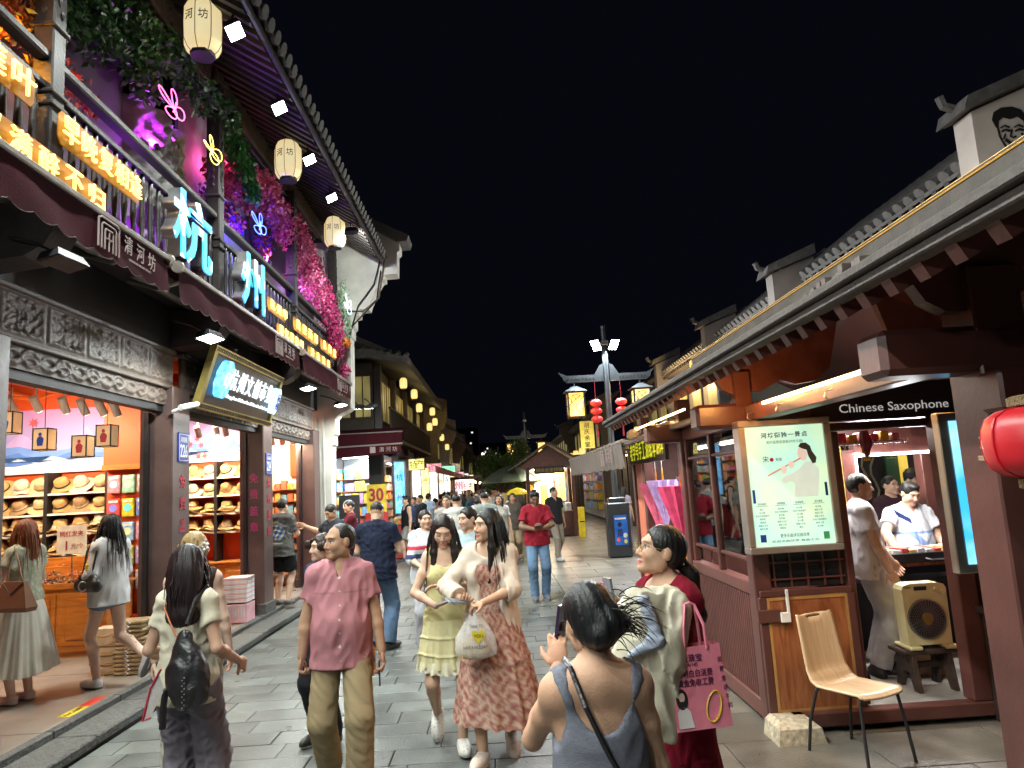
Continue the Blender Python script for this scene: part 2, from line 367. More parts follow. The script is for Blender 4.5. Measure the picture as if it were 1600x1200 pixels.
# upper frieze, soffit, rafters, tiles
for i in range(5):
    a, b = PY[i]+.081, PY[i+1]-.081
    relief(-3.33, a, b, 7.06, 7.40, 'panel', amp=.012).build('carved_frieze', M_carve, bl, True)
box('eave_beam', M_rafter, bl, -3.45, -3.28, -3, 14.88, 7.405, 7.52, ch=.01)
box('balcony_ceiling', M_blk, bl, -6.0, -3.46, -3, 14.88, 7.30, 7.36)
def slopebox(mb, x0, z0, x1, z1, y0, y1, t):
    n = Vector((-(z1-z0), 0, x1-x0)).normalized()*t
    if n.z < 0: n = -n
    P = [(x0, z0), (x1, z1), (x1+n.x, z1+n.z), (x0+n.x, z0+n.z)]
    return mb.prism(P, y0, y1)
slopebox(MB(), -2.26, 6.74, -6, 9.15, -3, 14.6, .05).build('soffit_board', M_rafter, bl)
for k in range(58): slopebox(MB(), -2.28, 6.675, -3.44, 7.42, 2.6+k*.205, 2.68+k*.205, .06).build('rafter', M_rafter, bl)
box('fascia_board', M_rafter, bl, -2.25, -2.215, -3, 14.6, 6.66, 6.80)
_tm = MB()
for t in range(2):
    a0 = Vector((-2.14, 0, 6.79)); d = Vector((-3.8, 0, 2.45)); n = 9; P = []
    for e in (0, 1):
        c = a0+d*e
        for i in range(n): an = PI*i/(n-1); P.append((c.x, .07*math.cos(an), c.z+.075*math.sin(an)+(.0 if e else 0)))
    _tm.add(P, [(i, i+1, n+i+1, n+i) for i in range(n-1)]+[tuple(range(n))]); break
_tm.cyl((-2.16, 0, 6.80), (-2.12, 0, 6.785), .078, .078, 10)
_tm.add([(-2.15, .07, 6.79), (-2.15, .15, 6.72), (-2.15, .11, 6.66), (-2.13, .15, 6.72)], [(0, 1, 2), (0, 2, 3)])
_tme = _tm.mesh(); _tme.materials.append(M_tile)
for k in range(56): link('roof_tile', _tme, None, bl, Vector((0, 2.7+k*.21, 0))+ORG[bl.name]*0, None).location = Vector((4.5, 2.7+k*.21-8, 0))
slopebox(MB(), -2.16, 6.79, -6, 9.27, -3, 14.6, .02).build('roof_pan', M_tile, bl)
# gable wall, white, stepped corbelling
GP = [(-3.46, 0), (-3.46, 2.05), (-3.44, 2.88), (-3.40, 2.92), (-3.40, 3.10), (-3.36, 3.14), (-3.36, 3.44), (-3.30, 3.52), (-3.2, 3.58), (-3.1, 3.61), (-3.02, 3.66), (-3.0, 4.23), (-2.99, 5.16), (-2.95, 5.18), (-2.95, 5.36), (-2.90, 5.40), (-2.90, 5.62), (-2.8, 5.64), (-2.8, 5.78), (-2.59, 5.78), (-2.56, 5.9), (-2.42, 6.2), (-2.3, 6.4), (-2.23, 6.42), (-2.23, 6.52), (-1.96, 6.53), (-1.94, 7.0), (-1.88, 7.05), (-1.88, 7.2), (-2.57, 7.62), (-4.2, 8.5), (-9.5, 8.9), (-9.5, 0)]
gw = MB().prism(GP, 14.90, 15.30).build('gable_wall', M_white, bl)
MB().prism([(-1.70, 7.22), (-1.66, 7.34), (-2.5, 7.80), (-4.2, 8.72), (-4.2, 8.5), (-2.57, 7.62), (-1.9, 7.205)], 14.78, 15.42).build('gable_coping', M_tile, bl)
for i, pth in enumerate([[(-3.1, 14.88, 5.75), (-2.7, 14.86, 5.72), (-2.35, 14.86, 6.0), (-2.2, 14.86, 6.9)], [(-3.15, 14.88, 5.2), (-2.75, 14.86, 5.6), (-2.4, 14.86, 5.95), (-2.3, 14.86, 6.6)], [(-3.1, 14.88, 4.9), (-2.8, 14.86, 5.85), (-2.45, 14.86, 6.3), (-2.3, 14.86, 6.85), (-2.15, 14.86, 6.9)]]):
    MB().tube(pth, .018, 5).build('cable', M_cable if i else M_carve, bl)
for x in (-3.95, -3.75, -3.6): MB().tube([(x, 14.87, .2), (x, 14.87, 3.5)], .03, 6).build('drain_pipe', M_white, bl)
# number plates and vertical characters on the columns
M_blue = mat('blue_enamel', (.02, .06, .35), .3, bump=0); M_whitep = mat('white_print', (.75, .75, .75), .6, bump=0); M_redp = mat('red_print', (.45, .02, .05), .55, bump=0)
def plate(num, y, z, lab):
    t = thing('number_plate', lab, 'sign', (-3.645, y, z))
    box('plate', M_blue, t, -3.649, -3.635, y-.13, y+.13, z-.17, z+.17, ch=.003)
    fr = MB(); fr.box(-3.634, -3.632, y-.118, y+.118, z+.147, z+.153); fr.box(-3.634, -3.632, y-.118, y+.118, z-.153, z-.147); fr.box(-3.634, -3.632, y-.118, y-.112, z-.147, z+.147); fr.box(-3.634, -3.632, y+.112, y+.118, z-.147, z+.147)
    fr.build('border', M_whitep, t)
    text('河坊街', M_whitep, t, (-3.633, y, z+.09), Y_, Z_, .07, .001, w=.17); text(num, M_whitep, t, (-3.633, y, z-.04), Y_, Z_, .2, .001, .012, w=.19, h=.15)
plate('226', 8.34, 2.51, 'blue house number plate 226 on the column beside the hat shop')
plate('224', 11.42, 2.42, 'blue house number plate 224 on the farther column')
for y, s, m, lab in ((8.34, '免费盖章', M_redp, 'red vertical characters on the column under plate 226'), (11.42, '免费盖章', M_redp, 'small red vertical characters under plate 224')):
    t = thing('column_lettering', lab, 'lettering', (-3.645, y, 1.8))
    for k, ch in enumerate(s): text(ch, m, t, (-3.645, y, 2.12-k*.25), Y_, Z_, .2, .004, .01, w=.15, h=.15)
t = thing('column_lettering', 'magenta vertical characters on the south face of the farther column', 'lettering', (-3.8, 11.19, 1.8))
M_mag = mat('magenta_print', (.5, .06, .22), .5, bump=0)
for k, ch in enumerate('免费盖章'): text(ch, M_mag, t, (-3.80, 11.19, 2.2-k*.25), X_, Z_, .2, .004, .01, w=.13, h=.15)
# awnings
def awning(y0, y1, x, z0, z1, lab, logo=True):
    t = thing('awning', lab, 'awning', (x-.3, (y0+y1)/2, z1))
    n = int((y1-y0)/.03); mb = MB()
    def f(u, v):
        yy = y0+u*(y1-y0); sc_ = .035*abs(math.sin(yy*PI/.24)); zz = z1-(z1-z0-.035+sc_)*(1-v)
        return (x+.008*math.sin(yy*7+v*3)+(1-v)*.015, yy, zz)
    mb.grid(n, 7, f); mb.build('valance', M_awn, t, True)
    hem = MB(); hem.tube([(x+.012+.008*math.sin((y0+i*.03)*7), y0+i*.03, z0+.035-.035*abs(math.sin((y0+i*.03)*PI/.24))) for i in range(int((y1-y0)/.03))], .004, 4); hem.build('piping', M_print, t)
    slopebox(MB(), x, z1+.0, -3.7, z1+.11, y0, y1, .015).build('canopy', M_awn, t)
    MB().box(x-.03, x+.03, y0-.01, y1+.01, z1-.008, z1+.045, ch=.01).build('front_rail', M_trim, t)
    MB().cyl((-3.5, y0+.1, z1+.02), (-3.5, y1-.1, z1+.02), .05, n=10).build('roller', M_trim, t)
    for yy in (y0+.3, y1-.3): MB().tube([(x-.03, yy, z1-.02), (-3.35, yy, z1-.1), (-3.65, yy, z1+.0)], .022, 6).build('folding_arm', M_trim, t)
    for yy in (y0-.02, y1+.02): MB().cyl((x, yy-.02, z1+.01), (x, yy+.02, z1+.01), .06, n=12).build('end_cap', M_trim, t)
    if logo:
        ly = y1-1.05; lg = MB(); zc = (z0+z1)/2+.02; xx = x+.026
        for k, (w, top) in enumerate(((.15, .125), (.105, .085), (.06, .045))):
            P = [(xx, ly-w, zc-.125), (xx, ly-w, zc+top-.02), (xx, ly-w*.75, zc+top), (xx, ly+w*.75, zc+top), (xx, ly+w, zc+top-.02), (xx, ly+w, zc-.125)]
            for a, b in zip(P, P[1:]): lg.cyl(a, b, .008, n=5)
        lg.cyl((xx, ly, zc-.125), (xx, ly, zc+.03), .008, n=5); lg.cyl((xx, ly-.05, zc-.03), (xx, ly+.05, zc-.03), .007, n=5)
        lg.build('logo', M_print, t)
        for k, ch in enumerate('清河坊'): text(ch, M_print, t, (xx, ly+.30+k*.2, zc+.03-k*.008), Y_, Z_, .16, .002, w=.13, h=.15)
        text('QINGHEFANG HISTORIC DISTRICT', M_print, t, (xx, ly+.5, zc-.09), Y_, Z_, .03, .001, w=.38)
    return t
awning(1.2, 6.50, -3.0, 3.80, 4.13, 'long maroon scalloped awning at the left edge, nearest of the three')
awning(6.75, 10.9, -3.0, 3.80, 4.13, 'maroon scalloped awning under the blue glowing characters, middle of three')
awning(11.15, 14.7, -3.0, 3.80, 4.13, 'maroon scalloped awning nearest the white gable end')
# flood lamps
def flood(loc, aim, lab, grp, w=.30, h=.22, watts=100, col=(.93, 1, .94), arm=(0, 0, .12), spread=None):
    d = (Vector(aim)-Vector(loc)).normalized(); a = d.cross(Z_); a = Vector((0, 1, 0)) if a.length < .1 else a.normalized(); u = a.cross(d).normalized()
    t = thing('flood_lamp', lab, 'floodlight', loc, 0, grp); c = Vector(loc)
    def pt(i, j, k): return c+a*i+u*j+d*k
    m = MB(); F8 = [(0, 2, 3, 1), (4, 5, 7, 6), (0, 1, 5, 4), (2, 6, 7, 3), (0, 4, 6, 2), (1, 3, 7, 5)]
    m.add([pt(i*w*s, j*h*s, k) for k, s in ((-.05, .42), (.02, .54)) for j in (-1, 1) for i in (-1, 1)], F8); m.build('housing', M_metal, t)
    m = MB(); m.add([pt(i*w*.48, j*h*.48, k) for k in (.0205, .024) for j in (-1, 1) for i in (-1, 1)], F8); m.build('lens', M_flood if watts else M_metal, t)
    m = MB(); m.tube([c-d*.04, c+Vector(arm)*.5-d*.05, c+Vector(arm)], .012, 6); m.build('bracket', M_metal, t)
    if watts: lamp('AREA', c+d*.032, col, watts, w*.9, c+d, h*.9, spread)
    return t
_ev = [-2.3, -.8, .7, 2.2, 3.7, 5.25, 6.72, 8.2, 9.6, 10.95, 12.5]
_nm = ['eleventh', 'tenth', 'ninth', 'eighth', 'seventh', 'sixth', 'nearest visible', 'second visible', 'third visible', 'fourth visible', 'farthest']
for i, y in enumerate(_ev): flood((-2.45, y, 6.62), ((.9, y+(.3 if y > 3 else .9), 0) if y < 12 else (-2.3, 15.2, 4.6)), _nm[i]+' white flood lamp under the tiled eave above the balcony', 'flood lamps under the eave', watts=70 if y < 12 else 26, w=.24, h=.16, arm=(0, 0, .2), spread=158)
for y, lab in ((-1.2, 'added unseen flood lamp under the awning behind the viewer'), (1.6, 'added unseen flood lamp under the awning beside the viewer'), (4.95, 'unlit flood lamp under the awning above the first bay'), (7.55, 'bright flood lamp above the corner of the market sign'), (11.5, 'flood lamp under the awning beyond the market sign'), (13.9, 'flood lamp under the awning beside the white gable wall')):  # first two are unseen, added to light the booth and faces
    flood((-3.02, y, 3.62), (-2.2, y-.1, 0) if y > 3 else (1.2, y+2.2, 1.2), lab, 'flood lamps under the awnings', watts=0 if 4 < y < 6 else 48 if y > 6 else 20, h=.16, arm=(-.4, 0, .2))
for x, lab in ((-3.0, 'left of the twin flood lamps past the gable wall'), (-2.72, 'right of the twin flood lamps past the gable wall')):
    flood((x, 15.6, 3.75), (x+.2, 16.6, 0), lab, 'twin flood lamps', watts=45, w=.2, h=.28, arm=(-.1, -.25, .15))
# eave lanterns
M_lant = glow('lantern_paper', (1.0, .76, .36), .45, col2=(1.0, .86, .5), scale=2)
def lantern(loc, lab, grp, s=1, txt='河坊', hang=.35, m=None, cat='lantern'):
    t = thing('hanging_lantern', lab, cat, loc, 0, grp); x, y, z = loc; n = 8
    prof = [(.11*s, -.29*s), (.155*s, -.25*s), (.19*s, -.17*s), (.195*s, 0), (.19*s, .17*s), (.155*s, .25*s), (.11*s, .29*s)]
    MB().lathe(prof, loc, n, fn=lambda a, zz: 1+.02*math.cos(8*a)).build('paper_shade', m or M_lant, t)
    rb = MB()
    for i in range(n):
        a = 2*PI*i/n; rb.tube([(x+r*1.02*math.cos(a), y+r*1.02*math.sin(a), z+zz) for r, zz in prof], .005*s, 4)
    rb.build('rib', mat('lantern_gold_rib', (.45, .32, .08), .5), t)
    MB().lathe([(.12*s, -.31*s), (.125*s, -.29*s), (.125*s, -.27*s), (.11*s, -.265*s)], loc, 12).build('bottom_rim', M_blk, t)
    MB().lathe([(.10*s, .27*s), (.115*s, .29*s), (.105*s, .31*s), (.02, .33*s)], loc, 12).build('top_rim', M_dk, t)
    MB().cyl((x, y, z+.3*s), (x, y, z+.3*s+hang), .006, n=4).build('hook', M_metal, t)
    if txt:
        mk = mat('ink_print', (.02, .015, .04), .6, bump=0)
        for k0 in (0, 4):
            for k, ch in enumerate(txt):
                aa = R(-112.5+45*(k+k0)); c = (x+.186*s*math.cos(aa), y+.186*s*math.sin(aa), z+.06*s)
                text(ch, mk, t, c, (-math.sin(aa), math.cos(aa), 0), Z_, .11*s, .002, w=.095*s, h=.11*s)
    return t
for y, lab in ((6.8, 'large cream paper lantern with characters hanging from the eave, nearest'), (9.8, 'cream paper lantern hanging from the eave above the blue glowing characters'), (12.75, 'cream paper lantern hanging beside the white gable end')):
    lantern((-2.8, y, 6.70), lab, 'cream lanterns under the eave')
# ================================================================== balcony dressing: foliage, neon, glowing characters
M_leaf = mat('leaf', attr=True, rough=.45, var=.2, bump=0)
M_stem = mat('vine_stem', (.05, .035, .02), .8)
def leafcloud(blobs, n, size, cols, droop=.3, seed=1, aspect=.5):
    g = np.random.default_rng(seed); B = np.array([b[:3] for b in blobs]); Rr = np.array([b[3] if not isinstance(b[3], tuple) else 1 for b in blobs])
    S = np.array([b[3] if isinstance(b[3], tuple) else (b[3],)*3 for b in blobs]); wts = S.prod(1)**.67; i = g.choice(len(B), n, p=wts/wts.sum())
    d = g.normal(size=(n, 3)); d /= np.linalg.norm(d, axis=1)[:, None]; d *= (g.random((n, 1))**.45)
    clump = g.normal(size=(n//14+1, 3))*.12; P = B[i]+d*S[i]; P += clump[g.integers(0, len(clump), n)]*.5*S[i]
    a = g.normal(size=(n, 3)); a[:, 2] -= droop*2; a /= np.linalg.norm(a, axis=1)[:, None]
    b = np.cross(a, g.normal(size=(n, 3))); b /= np.linalg.norm(b, axis=1)[:, None]; c = np.cross(a, b)
    s = size*(.6+.8*g.random((n, 1))); w = s*aspect
    V = np.stack([P, P+a*s*.5+b*w*.5+c*w*.18, P+a*s, P+a*s*.5-b*w*.5+c*w*.18], 1).reshape(-1, 3)
    Q = np.arange(4*n).reshape(n, 4); T = np.concatenate([Q[:, [0, 1, 2]], Q[:, [0, 2, 3]]])
    C = np.array(cols)[g.integers(0, len(cols), n)]*(.6+.7*g.random((n, 1)))
    return npmesh(V, T, False, np.repeat(C, 4, 0))
def plant(name, lab, cat, blobs, n, size, cols, stem=None, seed=1, droop=.3, aspect=.5, part='leaves', grp=None):
    t = thing(name, lab, cat, blobs[0][:3], 0, grp); me = leafcloud([tuple(np.array(b[:3])-np.array(blobs[0][:3]))+(b[3],) for b in blobs], n, size, cols, droop, seed, aspect)
    tag(link(part, me, M_leaf, t), kind='stuff')
    if stem:
        for s in stem: MB().tube(s, .012, 5).build('stem', M_stem, t)
    return t
GR = [(.06, .17, .05), (.09, .24, .08), (.035, .11, .04), (.13, .28, .10)]
PK = [(.75, .12, .30), (.65, .05, .22), (.85, .28, .42), (.8, .18, .4)]
plant('artificial_vine', 'dense green leafy vine arching over the balcony at the upper left', 'plant', [(-3.5, 5.5, 6.3, (.2, .45, .5)), (-3.5, 6.1, 6.45, (.22, .5, .5)), (-3.45, 6.8, 6.7, (.2, .5, .36)), (-3.4, 7.4, 6.85, (.2, .45, .25)), (-3.3, 8.0, 6.72, (.18, .4, .22)), (-3.2, 8.5, 6.72, (.14, .3, .2)), (-3.5, 7.0, 6.35, (.15, .4, .25))], 5200, .085, GR, [[(-3.45, 5.2, 6.9), (-3.45, 6.5, 7.0), (-3.35, 8.6, 6.95)]], 3)
plant('artificial_vine', 'bright green wisteria leaves hanging beside the balcony post', 'plant', [(-3.25, 8.9, 6.55, (.14, .25, .25)), (-3.22, 9.2, 6.35, (.12, .25, .25)), (-3.22, 9.5, 6.15, (.1, .2, .18))], 1500, .08, [(.06, .28, .06), (.09, .36, .09), (.04, .2, .06)], [[(-3.25, 8.5, 6.95), (-3.22, 9.4, 6.3)]], 4, droop=1)
plant('artificial_vine', 'orange and gold autumn leaves behind the balcony at the left edge', 'plant', [(-3.55, 4.4, 6.0, (.14, .5, .5)), (-3.55, 5.0, 5.8, (.14, .3, .5)), (-3.6, 5.45, 5.9, (.1, .25, .4))], 1600, .09, [(.75, .28, .02), (.8, .4, .03), (.6, .12, .02)], [[(-3.6, 4.2, 7), (-3.6, 5, 5.6)]], 5)
plant('artificial_vine', 'red leaves low behind the balcony handrail', 'plant', [(-3.55, 5.8, 5.55, (.1, .5, .14)), (-3.5, 8.8, 6.1, (.12, .2, .2))], 700, .06, [(.5, .02, .02), (.65, .05, .04)], None, 6)
plant('blossom_garland', 'large pink blossom garland hanging along the balcony ceiling', 'flowers', [(-3.4, 9.2, 6.2, (.2, .3, .35)), (-3.45, 9.9, 6.45, (.2, .5, .4)), (-3.35, 10.6, 6.55, (.2, .5, .38)), (-3.35, 11.3, 6.4, (.2, .5, .4)), (-3.3, 12.0, 6.3, (.2, .45, .5)), (-3.3, 12.6, 6.1, (.2, .4, .6)), (-3.3, 13.2, 5.9, (.2, .4, .6))], 9500, .055, PK, [[(-3.4, 8.6, 6.95), (-3.35, 11, 6.95), (-3.3, 13.5, 6.9)]], 7, droop=.6, aspect=.8, part='petals')
plant('blossom_garland', 'magenta and violet blossoms lower behind the balcony rail', 'flowers', [(-3.55, 9.0, 5.7, (.12, .4, .3)), (-3.55, 9.6, 5.8, (.12, .4, .2)), (-3.55, 11.0, 5.9, (.1, .3, .2))], 2000, .05, [(.45, .02, .35), (.6, .05, .2), (.2, .04, .6), (.7, .15, .05)], None, 8, aspect=.8, part='petals')
plant('blossom_garland', 'deep pink trailing blossoms at the end of the balcony', 'flowers', [(-3.2, 13.6, 5.6, (.2, .35, .5)), (-3.15, 14.1, 5.2, (.18, .3, .5)), (-3.15, 14.5, 4.9, (.12, .2, .3)), (-3.1, 14.7, 4.45, (.12, .15, .15))], 3000, .05, [(.6, .03, .2), (.75, .1, .3), (.4, .02, .12)], [[(-3.2, 13.5, 6.5), (-3.12, 14.6, 4.5)]], 9, droop=1, aspect=.7, part='petals')
plant('blossom_garland', 'white and green trailing flowers against the white gable wall', 'flowers', [(-3.05, 14.5, 6.0, (.12, .15, .35)), (-3.05, 14.65, 5.4, (.12, .12, .35))], 1100, .05, [(.55, .62, .5), (.25, .5, .2), (.6, .6, .6)], None, 10, droop=1, aspect=.6, part='petals')
plant('blossom_garland', 'small orange flowers at the foot of the trailing blossoms', 'flowers', [(-3.05, 14.6, 5.0, (.1, .15, .09))], 260, .06, [(.85, .3, .02)], None, 11, aspect=.8, part='petals')
# backdrop boards and rock panels behind the balcony
M_bd = mat('painted_backdrop', (.07, .06, .065), .7, var=.3, scale=2, bump=.3, bscale=8)
M_rock = mat('grey_sculpted_rock', (.24, .235, .22), .9, var=.4, scale=5, bump=.9, bscale=14)
for i, (a, b, c) in enumerate(((1.9, 7.05, 0), (8.35, 11.0, 0), (11.0, 14.8, 0))):
    box('backdrop_board', M_bd if i != 1 else mat('backdrop_lit_tone', (.28, .28, .34), .7), bl, -3.78, -3.74, a, b, 4.285, 7.29)  # middle board painted paler so the blue lamp light reads brighter
def rock(y0, y1, z0, z1, seed):
    g = np.random.default_rng(seed); ph = g.random(12)*6
    def f(u, v):
        yy = y0+u*(y1-y0); zz = z0+v*(z1-z0)
        a = sum(abs(math.sin(yy*(4+k*4.3)+zz*(3+k*3.7)*(-1)**k+ph[k]+1.3*math.sin(zz*5+k)))*.12/(1+k*.6) for k in range(7))
        return (-3.76+a*.9*(1-abs(u*2-1)**4), yy, zz)
    return MB().grid(60, 60, f)
rk = thing('rock_panel', 'grey sculpted rock panel behind the balcony balusters', 'rock panel', (-3.76, 7.7, 4.3)); rock(7.06, 8.34, 4.3, 6.2, 2).build('rock_face', M_rock, rk, True)
rk = thing('rock_panel', 'brown and grey bark-like rock column behind the balcony', 'rock panel', (-3.73, 11.2, 4.3))
MB().grid(40, 60, lambda u, v: (-3.735+.14*math.sin(PI*u)+.03*math.sin(u*40+v*9), 10.7+u*1.0, 4.3+v*2.2)).build('rock_face', mat('bark_rock', (.16, .10, .075), .9, var=.5, scale=4, bump=.9, bscale=12), rk, True)
tt = thing('wall_lettering', 'red brush characters on the white backdrop near the balcony end', 'lettering', (-3.73, 13.0, 5.2))
for k, ch in enumerate('见白塔'): text(ch, M_redp, tt, (-3.735, 12.9+.08*k, 5.95-k*.42), Y_, Z_, .4, .004, .02, w=.42, h=.38)
# wash lamps behind the rail (the coloured stage lamps of the balcony)
for wi, (y, z, c, w) in enumerate(((4.7, 5.3, (1, .4, .05), 14), (5.6, 5.4, (1, .25, .1), 4), (7.35, 5.75, (.6, .03, 1), 15), (7.8, 6.0, (.6, .05, 1), 6), (9.5, 5.35, (.06, .03, 1), 60), (9.0, 6.3, (1, .12, .35), 6), (11.2, 5.7, (.7, .2, .8), 10), (12.6, 5.5, (.6, .35, 1), 10))):
    t = thing('stage_lamp', '%s small coloured wash lamp from the left behind the balcony rail' % ORD[wi], 'lamp', (-3.55, y, z), 0, 'balcony wash lamps')
    MB().cyl((-3.50, y, z-.06), (-3.53, y, z-.005), .03, n=10).build('housing', M_metal, t)
    lamp('POINT', (-3.56, y, z+.03), c, w, .03)
for y, z in ((6.95, 4.65), (8.0, 4.6)): lamp('POINT', (-3.6, y, z), (.4, .02, 1), 5, .03)
# neon butterflies
def butterfly(c, s, col, lab, e=2.2, tilt=0, w2=None):
    t = thing('neon_butterfly', lab, 'neon sign', c); m = glow('neon_'+lab.split()[0], col, e)
    def wing(a0, L, w):
        P = []
        for k in range(14):
            th = 2*PI*k/14; x = L/2*(1-math.cos(th)); yv = w*math.sin(th)*(1-.3*math.cos(th))
            P.append((c[0]+.02*math.sin(th), c[1]+1.8*s*(x*math.cos(a0)-yv*math.sin(a0)), c[2]+s*(x*math.sin(a0)+yv*math.cos(a0))))
        return P
    for a0, L, w in ((tilt+R(50), .5, .15), (tilt+R(-25), .36, .12), (tilt+R(125), .5, .15), (tilt+R(205), .36, .12)):
        MB().tube(wing(a0, L, w), .014*s, 6, True).build('neon_tube', m, t)
    MB().tube([(c[0], c[1]-.05*s, c[2]-.12*s), (c[0], c[1], c[2]), (c[0], c[1]+.12*s, c[2]+.25*s)], .016*s, 6).build('body', m, t)
    return t
butterfly((-3.2, 7.05, 5.98), .40, (1, .12, .45), 'pink and white neon butterfly on the purple backdrop', 3, R(40))
butterfly((-3.2, 8.05, 6.0), .36, (1, .75, .15), 'yellow neon butterfly beside the balcony post', 3, R(-30))
butterfly((-3.2, 9.75, 5.7), .42, (.1, .2, 1), 'blue neon butterfly on the blue-lit backdrop', 2.5, R(30))
butterfly((-2.95, 14.5, 5.75), .5, (.8, .95, 1), 'white neon butterfly at the end of the balcony', 1.5, R(-10))
# yellow neon boards
M_neon = glow('neon_warm_yellow', (1, .66, .15), 1.5); M_acr = mat('amber_acrylic', (.30, .12, .01), .3, em=(1, .36, .02), es=.08, bump=0)
def neonboard(txt, y0, y1, zc, h, lab, x=-3.17, two=False):
    t = thing('neon_board', lab, 'neon sign', (x, (y0+y1)/2, zc)); L = y1-y0
    P = [(y0+.04, zc-h/2), (y1-.04, zc-h/2), (y1, zc-h/2+.05), (y1, zc+h/2-.05), (y1-.04, zc+h/2), (y0+.04, zc+h/2), (y0, zc+h/2-.05), (y0, zc-h/2+.05)]
    MB().prism(P, x-.008, x, 'x').build('acrylic_panel', M_acr, t)
    n = len(txt); st = L/n
    for k, ch in enumerate(txt): text(ch, M_neon, t, (x+.03, y0+(k+.5)*st, zc), Y_, Z_, .2, .010, -.004, w=min(st*.82, h*.9), h=h*.74, name='neon_character')
    for k in range(2): MB().cyl((x-.01, y0+L*(.25+.5*k), zc), (-3.262, y0+L*(.25+.5*k), zc), .008, n=5).build('standoff', M_steel, t)
neonboard('接天莲叶', 3.55, 4.80, 4.84, .27, 'yellow neon board at the upper left edge, upper row')
neonboard('最忆双满醉不归', 3.55, 5.72, 4.37, .24, 'longest yellow neon board, lower row at the left edge')
neonboard('早晚复相逢', 5.08, 6.30, 4.74, .27, 'yellow neon board of five characters between the post and the blue characters')
neonboard('杭州印', 9.95, 10.85, 4.65, .2, 'small yellow neon board just right of the blue characters')
neonboard('最忆是杭州', 10.38, 11.75, 4.36, .2, 'yellow neon board in the lower row beyond the blue characters')
neonboard('欲把西湖', 11.25, 12.75, 4.66, .22, 'yellow neon board in the upper row in front of the third post')
neonboard('淡妆浓抹', 12.1, 13.7, 4.36, .2, 'yellow neon board in the lower row nearest the gable wall')
neonboard('总相宜', 13.0, 14.25, 4.68, .22, 'yellow neon board in the upper row nearest the gable wall')
# the two big channel letters
def bigchar(ch, y, z, w, h, lab, seed):
    m, t_, b = nodes('letter_face_%d' % seed); N = t_.nodes; L = t_.links
    tc = N.new('ShaderNodeTexCoord'); vo = N.new('ShaderNodeTexVoronoi'); vo.inputs['Scale'].default_value = 7; L.new(tc.outputs['Object'], vo.inputs['Vector'])
    cr = N.new('ShaderNodeValToRGB'); e = cr.color_ramp.elements; e[0].color = (.02, .30, .9, 1); e[1].color = (.05, .85, .75, 1)
    for p, c in ((.3, (.5, .85, 1, 1)), (.5, (.02, .5, .95, 1)), (.7, (.75, .95, 1, 1)), (.86, (.9, .4, .12, 1)), (.92, (.03, .7, .75, 1))): q = e.new(p); q.color = c
    cr.color_ramp.interpolation = 'CONSTANT'
    L.new(vo.outputs['Color'], cr.inputs[0]); L.new(cr.outputs[0], b.inputs['Emission Color']); b.inputs['Emission Strength'].default_value = 1.35
    b.inputs['Base Color'].default_value = (.1, .2, .3, 1)
    t = thing('channel_letter', lab, 'illuminated sign', (-3.1, y, z))
    text(ch, M_steel, t, (-3.04, y, z), Y_, Z_, 1, .06, .018, w=w, h=h, name='metal_return')
    text(ch, m, t, (-2.972, y, z), Y_, Z_, 1, .006, .018, w=w, h=h, name='lit_face')
bigchar('杭', 7.02, 4.60, .92, .72, 'large glowing blue character on the balcony front, nearer of two', 1)
bigchar('州', 8.80, 4.58, .86, .70, 'large glowing blue character on the balcony front, farther of two', 2)
# the framed market sign
M_gold = mat('gold_fret', (.42, .33, .10), .35, metal=.7, var=.2); M_sgn = mat('sign_black', (.03, .026, .03), .3, bump=0); M_lit = glow('letter_white', (.85, .95, 1), 1.0)
ms = thing('market_sign', 'black shop sign with gold fretwork frame and white lit characters', 'sign', (-3.5, 9.65, 2.97))
_o = Vector((-3.52, 8.36, 2.97)); _e1 = Vector((0, 1, 0)); _e2 = Vector((.24, 0, .76)).normalized(); _e3 = _e1.cross(_e2); W_, H_ = 2.66, .79
def sp(a, b, c=0): return _o+_e1*a+_e2*b+_e3*c
def sbox(mb, a0, a1, b0, b1, c0, c1): return mb.add([sp(a, b, c) for c in (c0, c1) for b in (b0, b1) for a in (a0, a1)], [(0, 2, 3, 1), (4, 5, 7, 6), (0, 1, 5, 4), (2, 6, 7, 3), (0, 4, 6, 2), (1, 3, 7, 5)])
sbox(MB(), .05, W_-.05, .05, H_-.05, -.04, 0).build('board', M_sgn, ms)
for a in ((0, W_, 0, .085), (0, W_, H_-.085, H_), (0, .085, .086, H_-.086), (W_-.085, W_, .086, H_-.086)): sbox(MB(), *a, -.05, .03).build('frame', M_gold, ms)
_fr = MB(); k = .03
while k < W_-.03:
    for b in (.022, .055, H_-.064, H_-.03): sbox(_fr, k, k+.035, b, b+.012, .031, .037)
    sbox(_fr, k+.035, k+.045, .022, .067, .031, .037); sbox(_fr, k+.035, k+.045, H_-.064, H_-.018, .031, .037); k += .055
_fr.build('fretwork', M_sgn, ms)
def stext(s, m, a, b, w, h, c=.02, ext=.008, bold=.003, name='lettering'): return text(s, m, ms, sp(a, b, c), _e1, _e2, .3, ext, bold, w=w, h=h, name=name)
for k, ch in enumerate('杭州文创市集'): stext(ch, M_lit, .80+k*.285, .47, .22, .27, .03)
stext('Hangzhou Cultural and Creative Market', M_lit, 1.5, .24, 1.6, .06, .03)
M_badge = glow('badge_blue', (.05, .35, .9), 1.2, col2=(.25, .75, 1), scale=14)
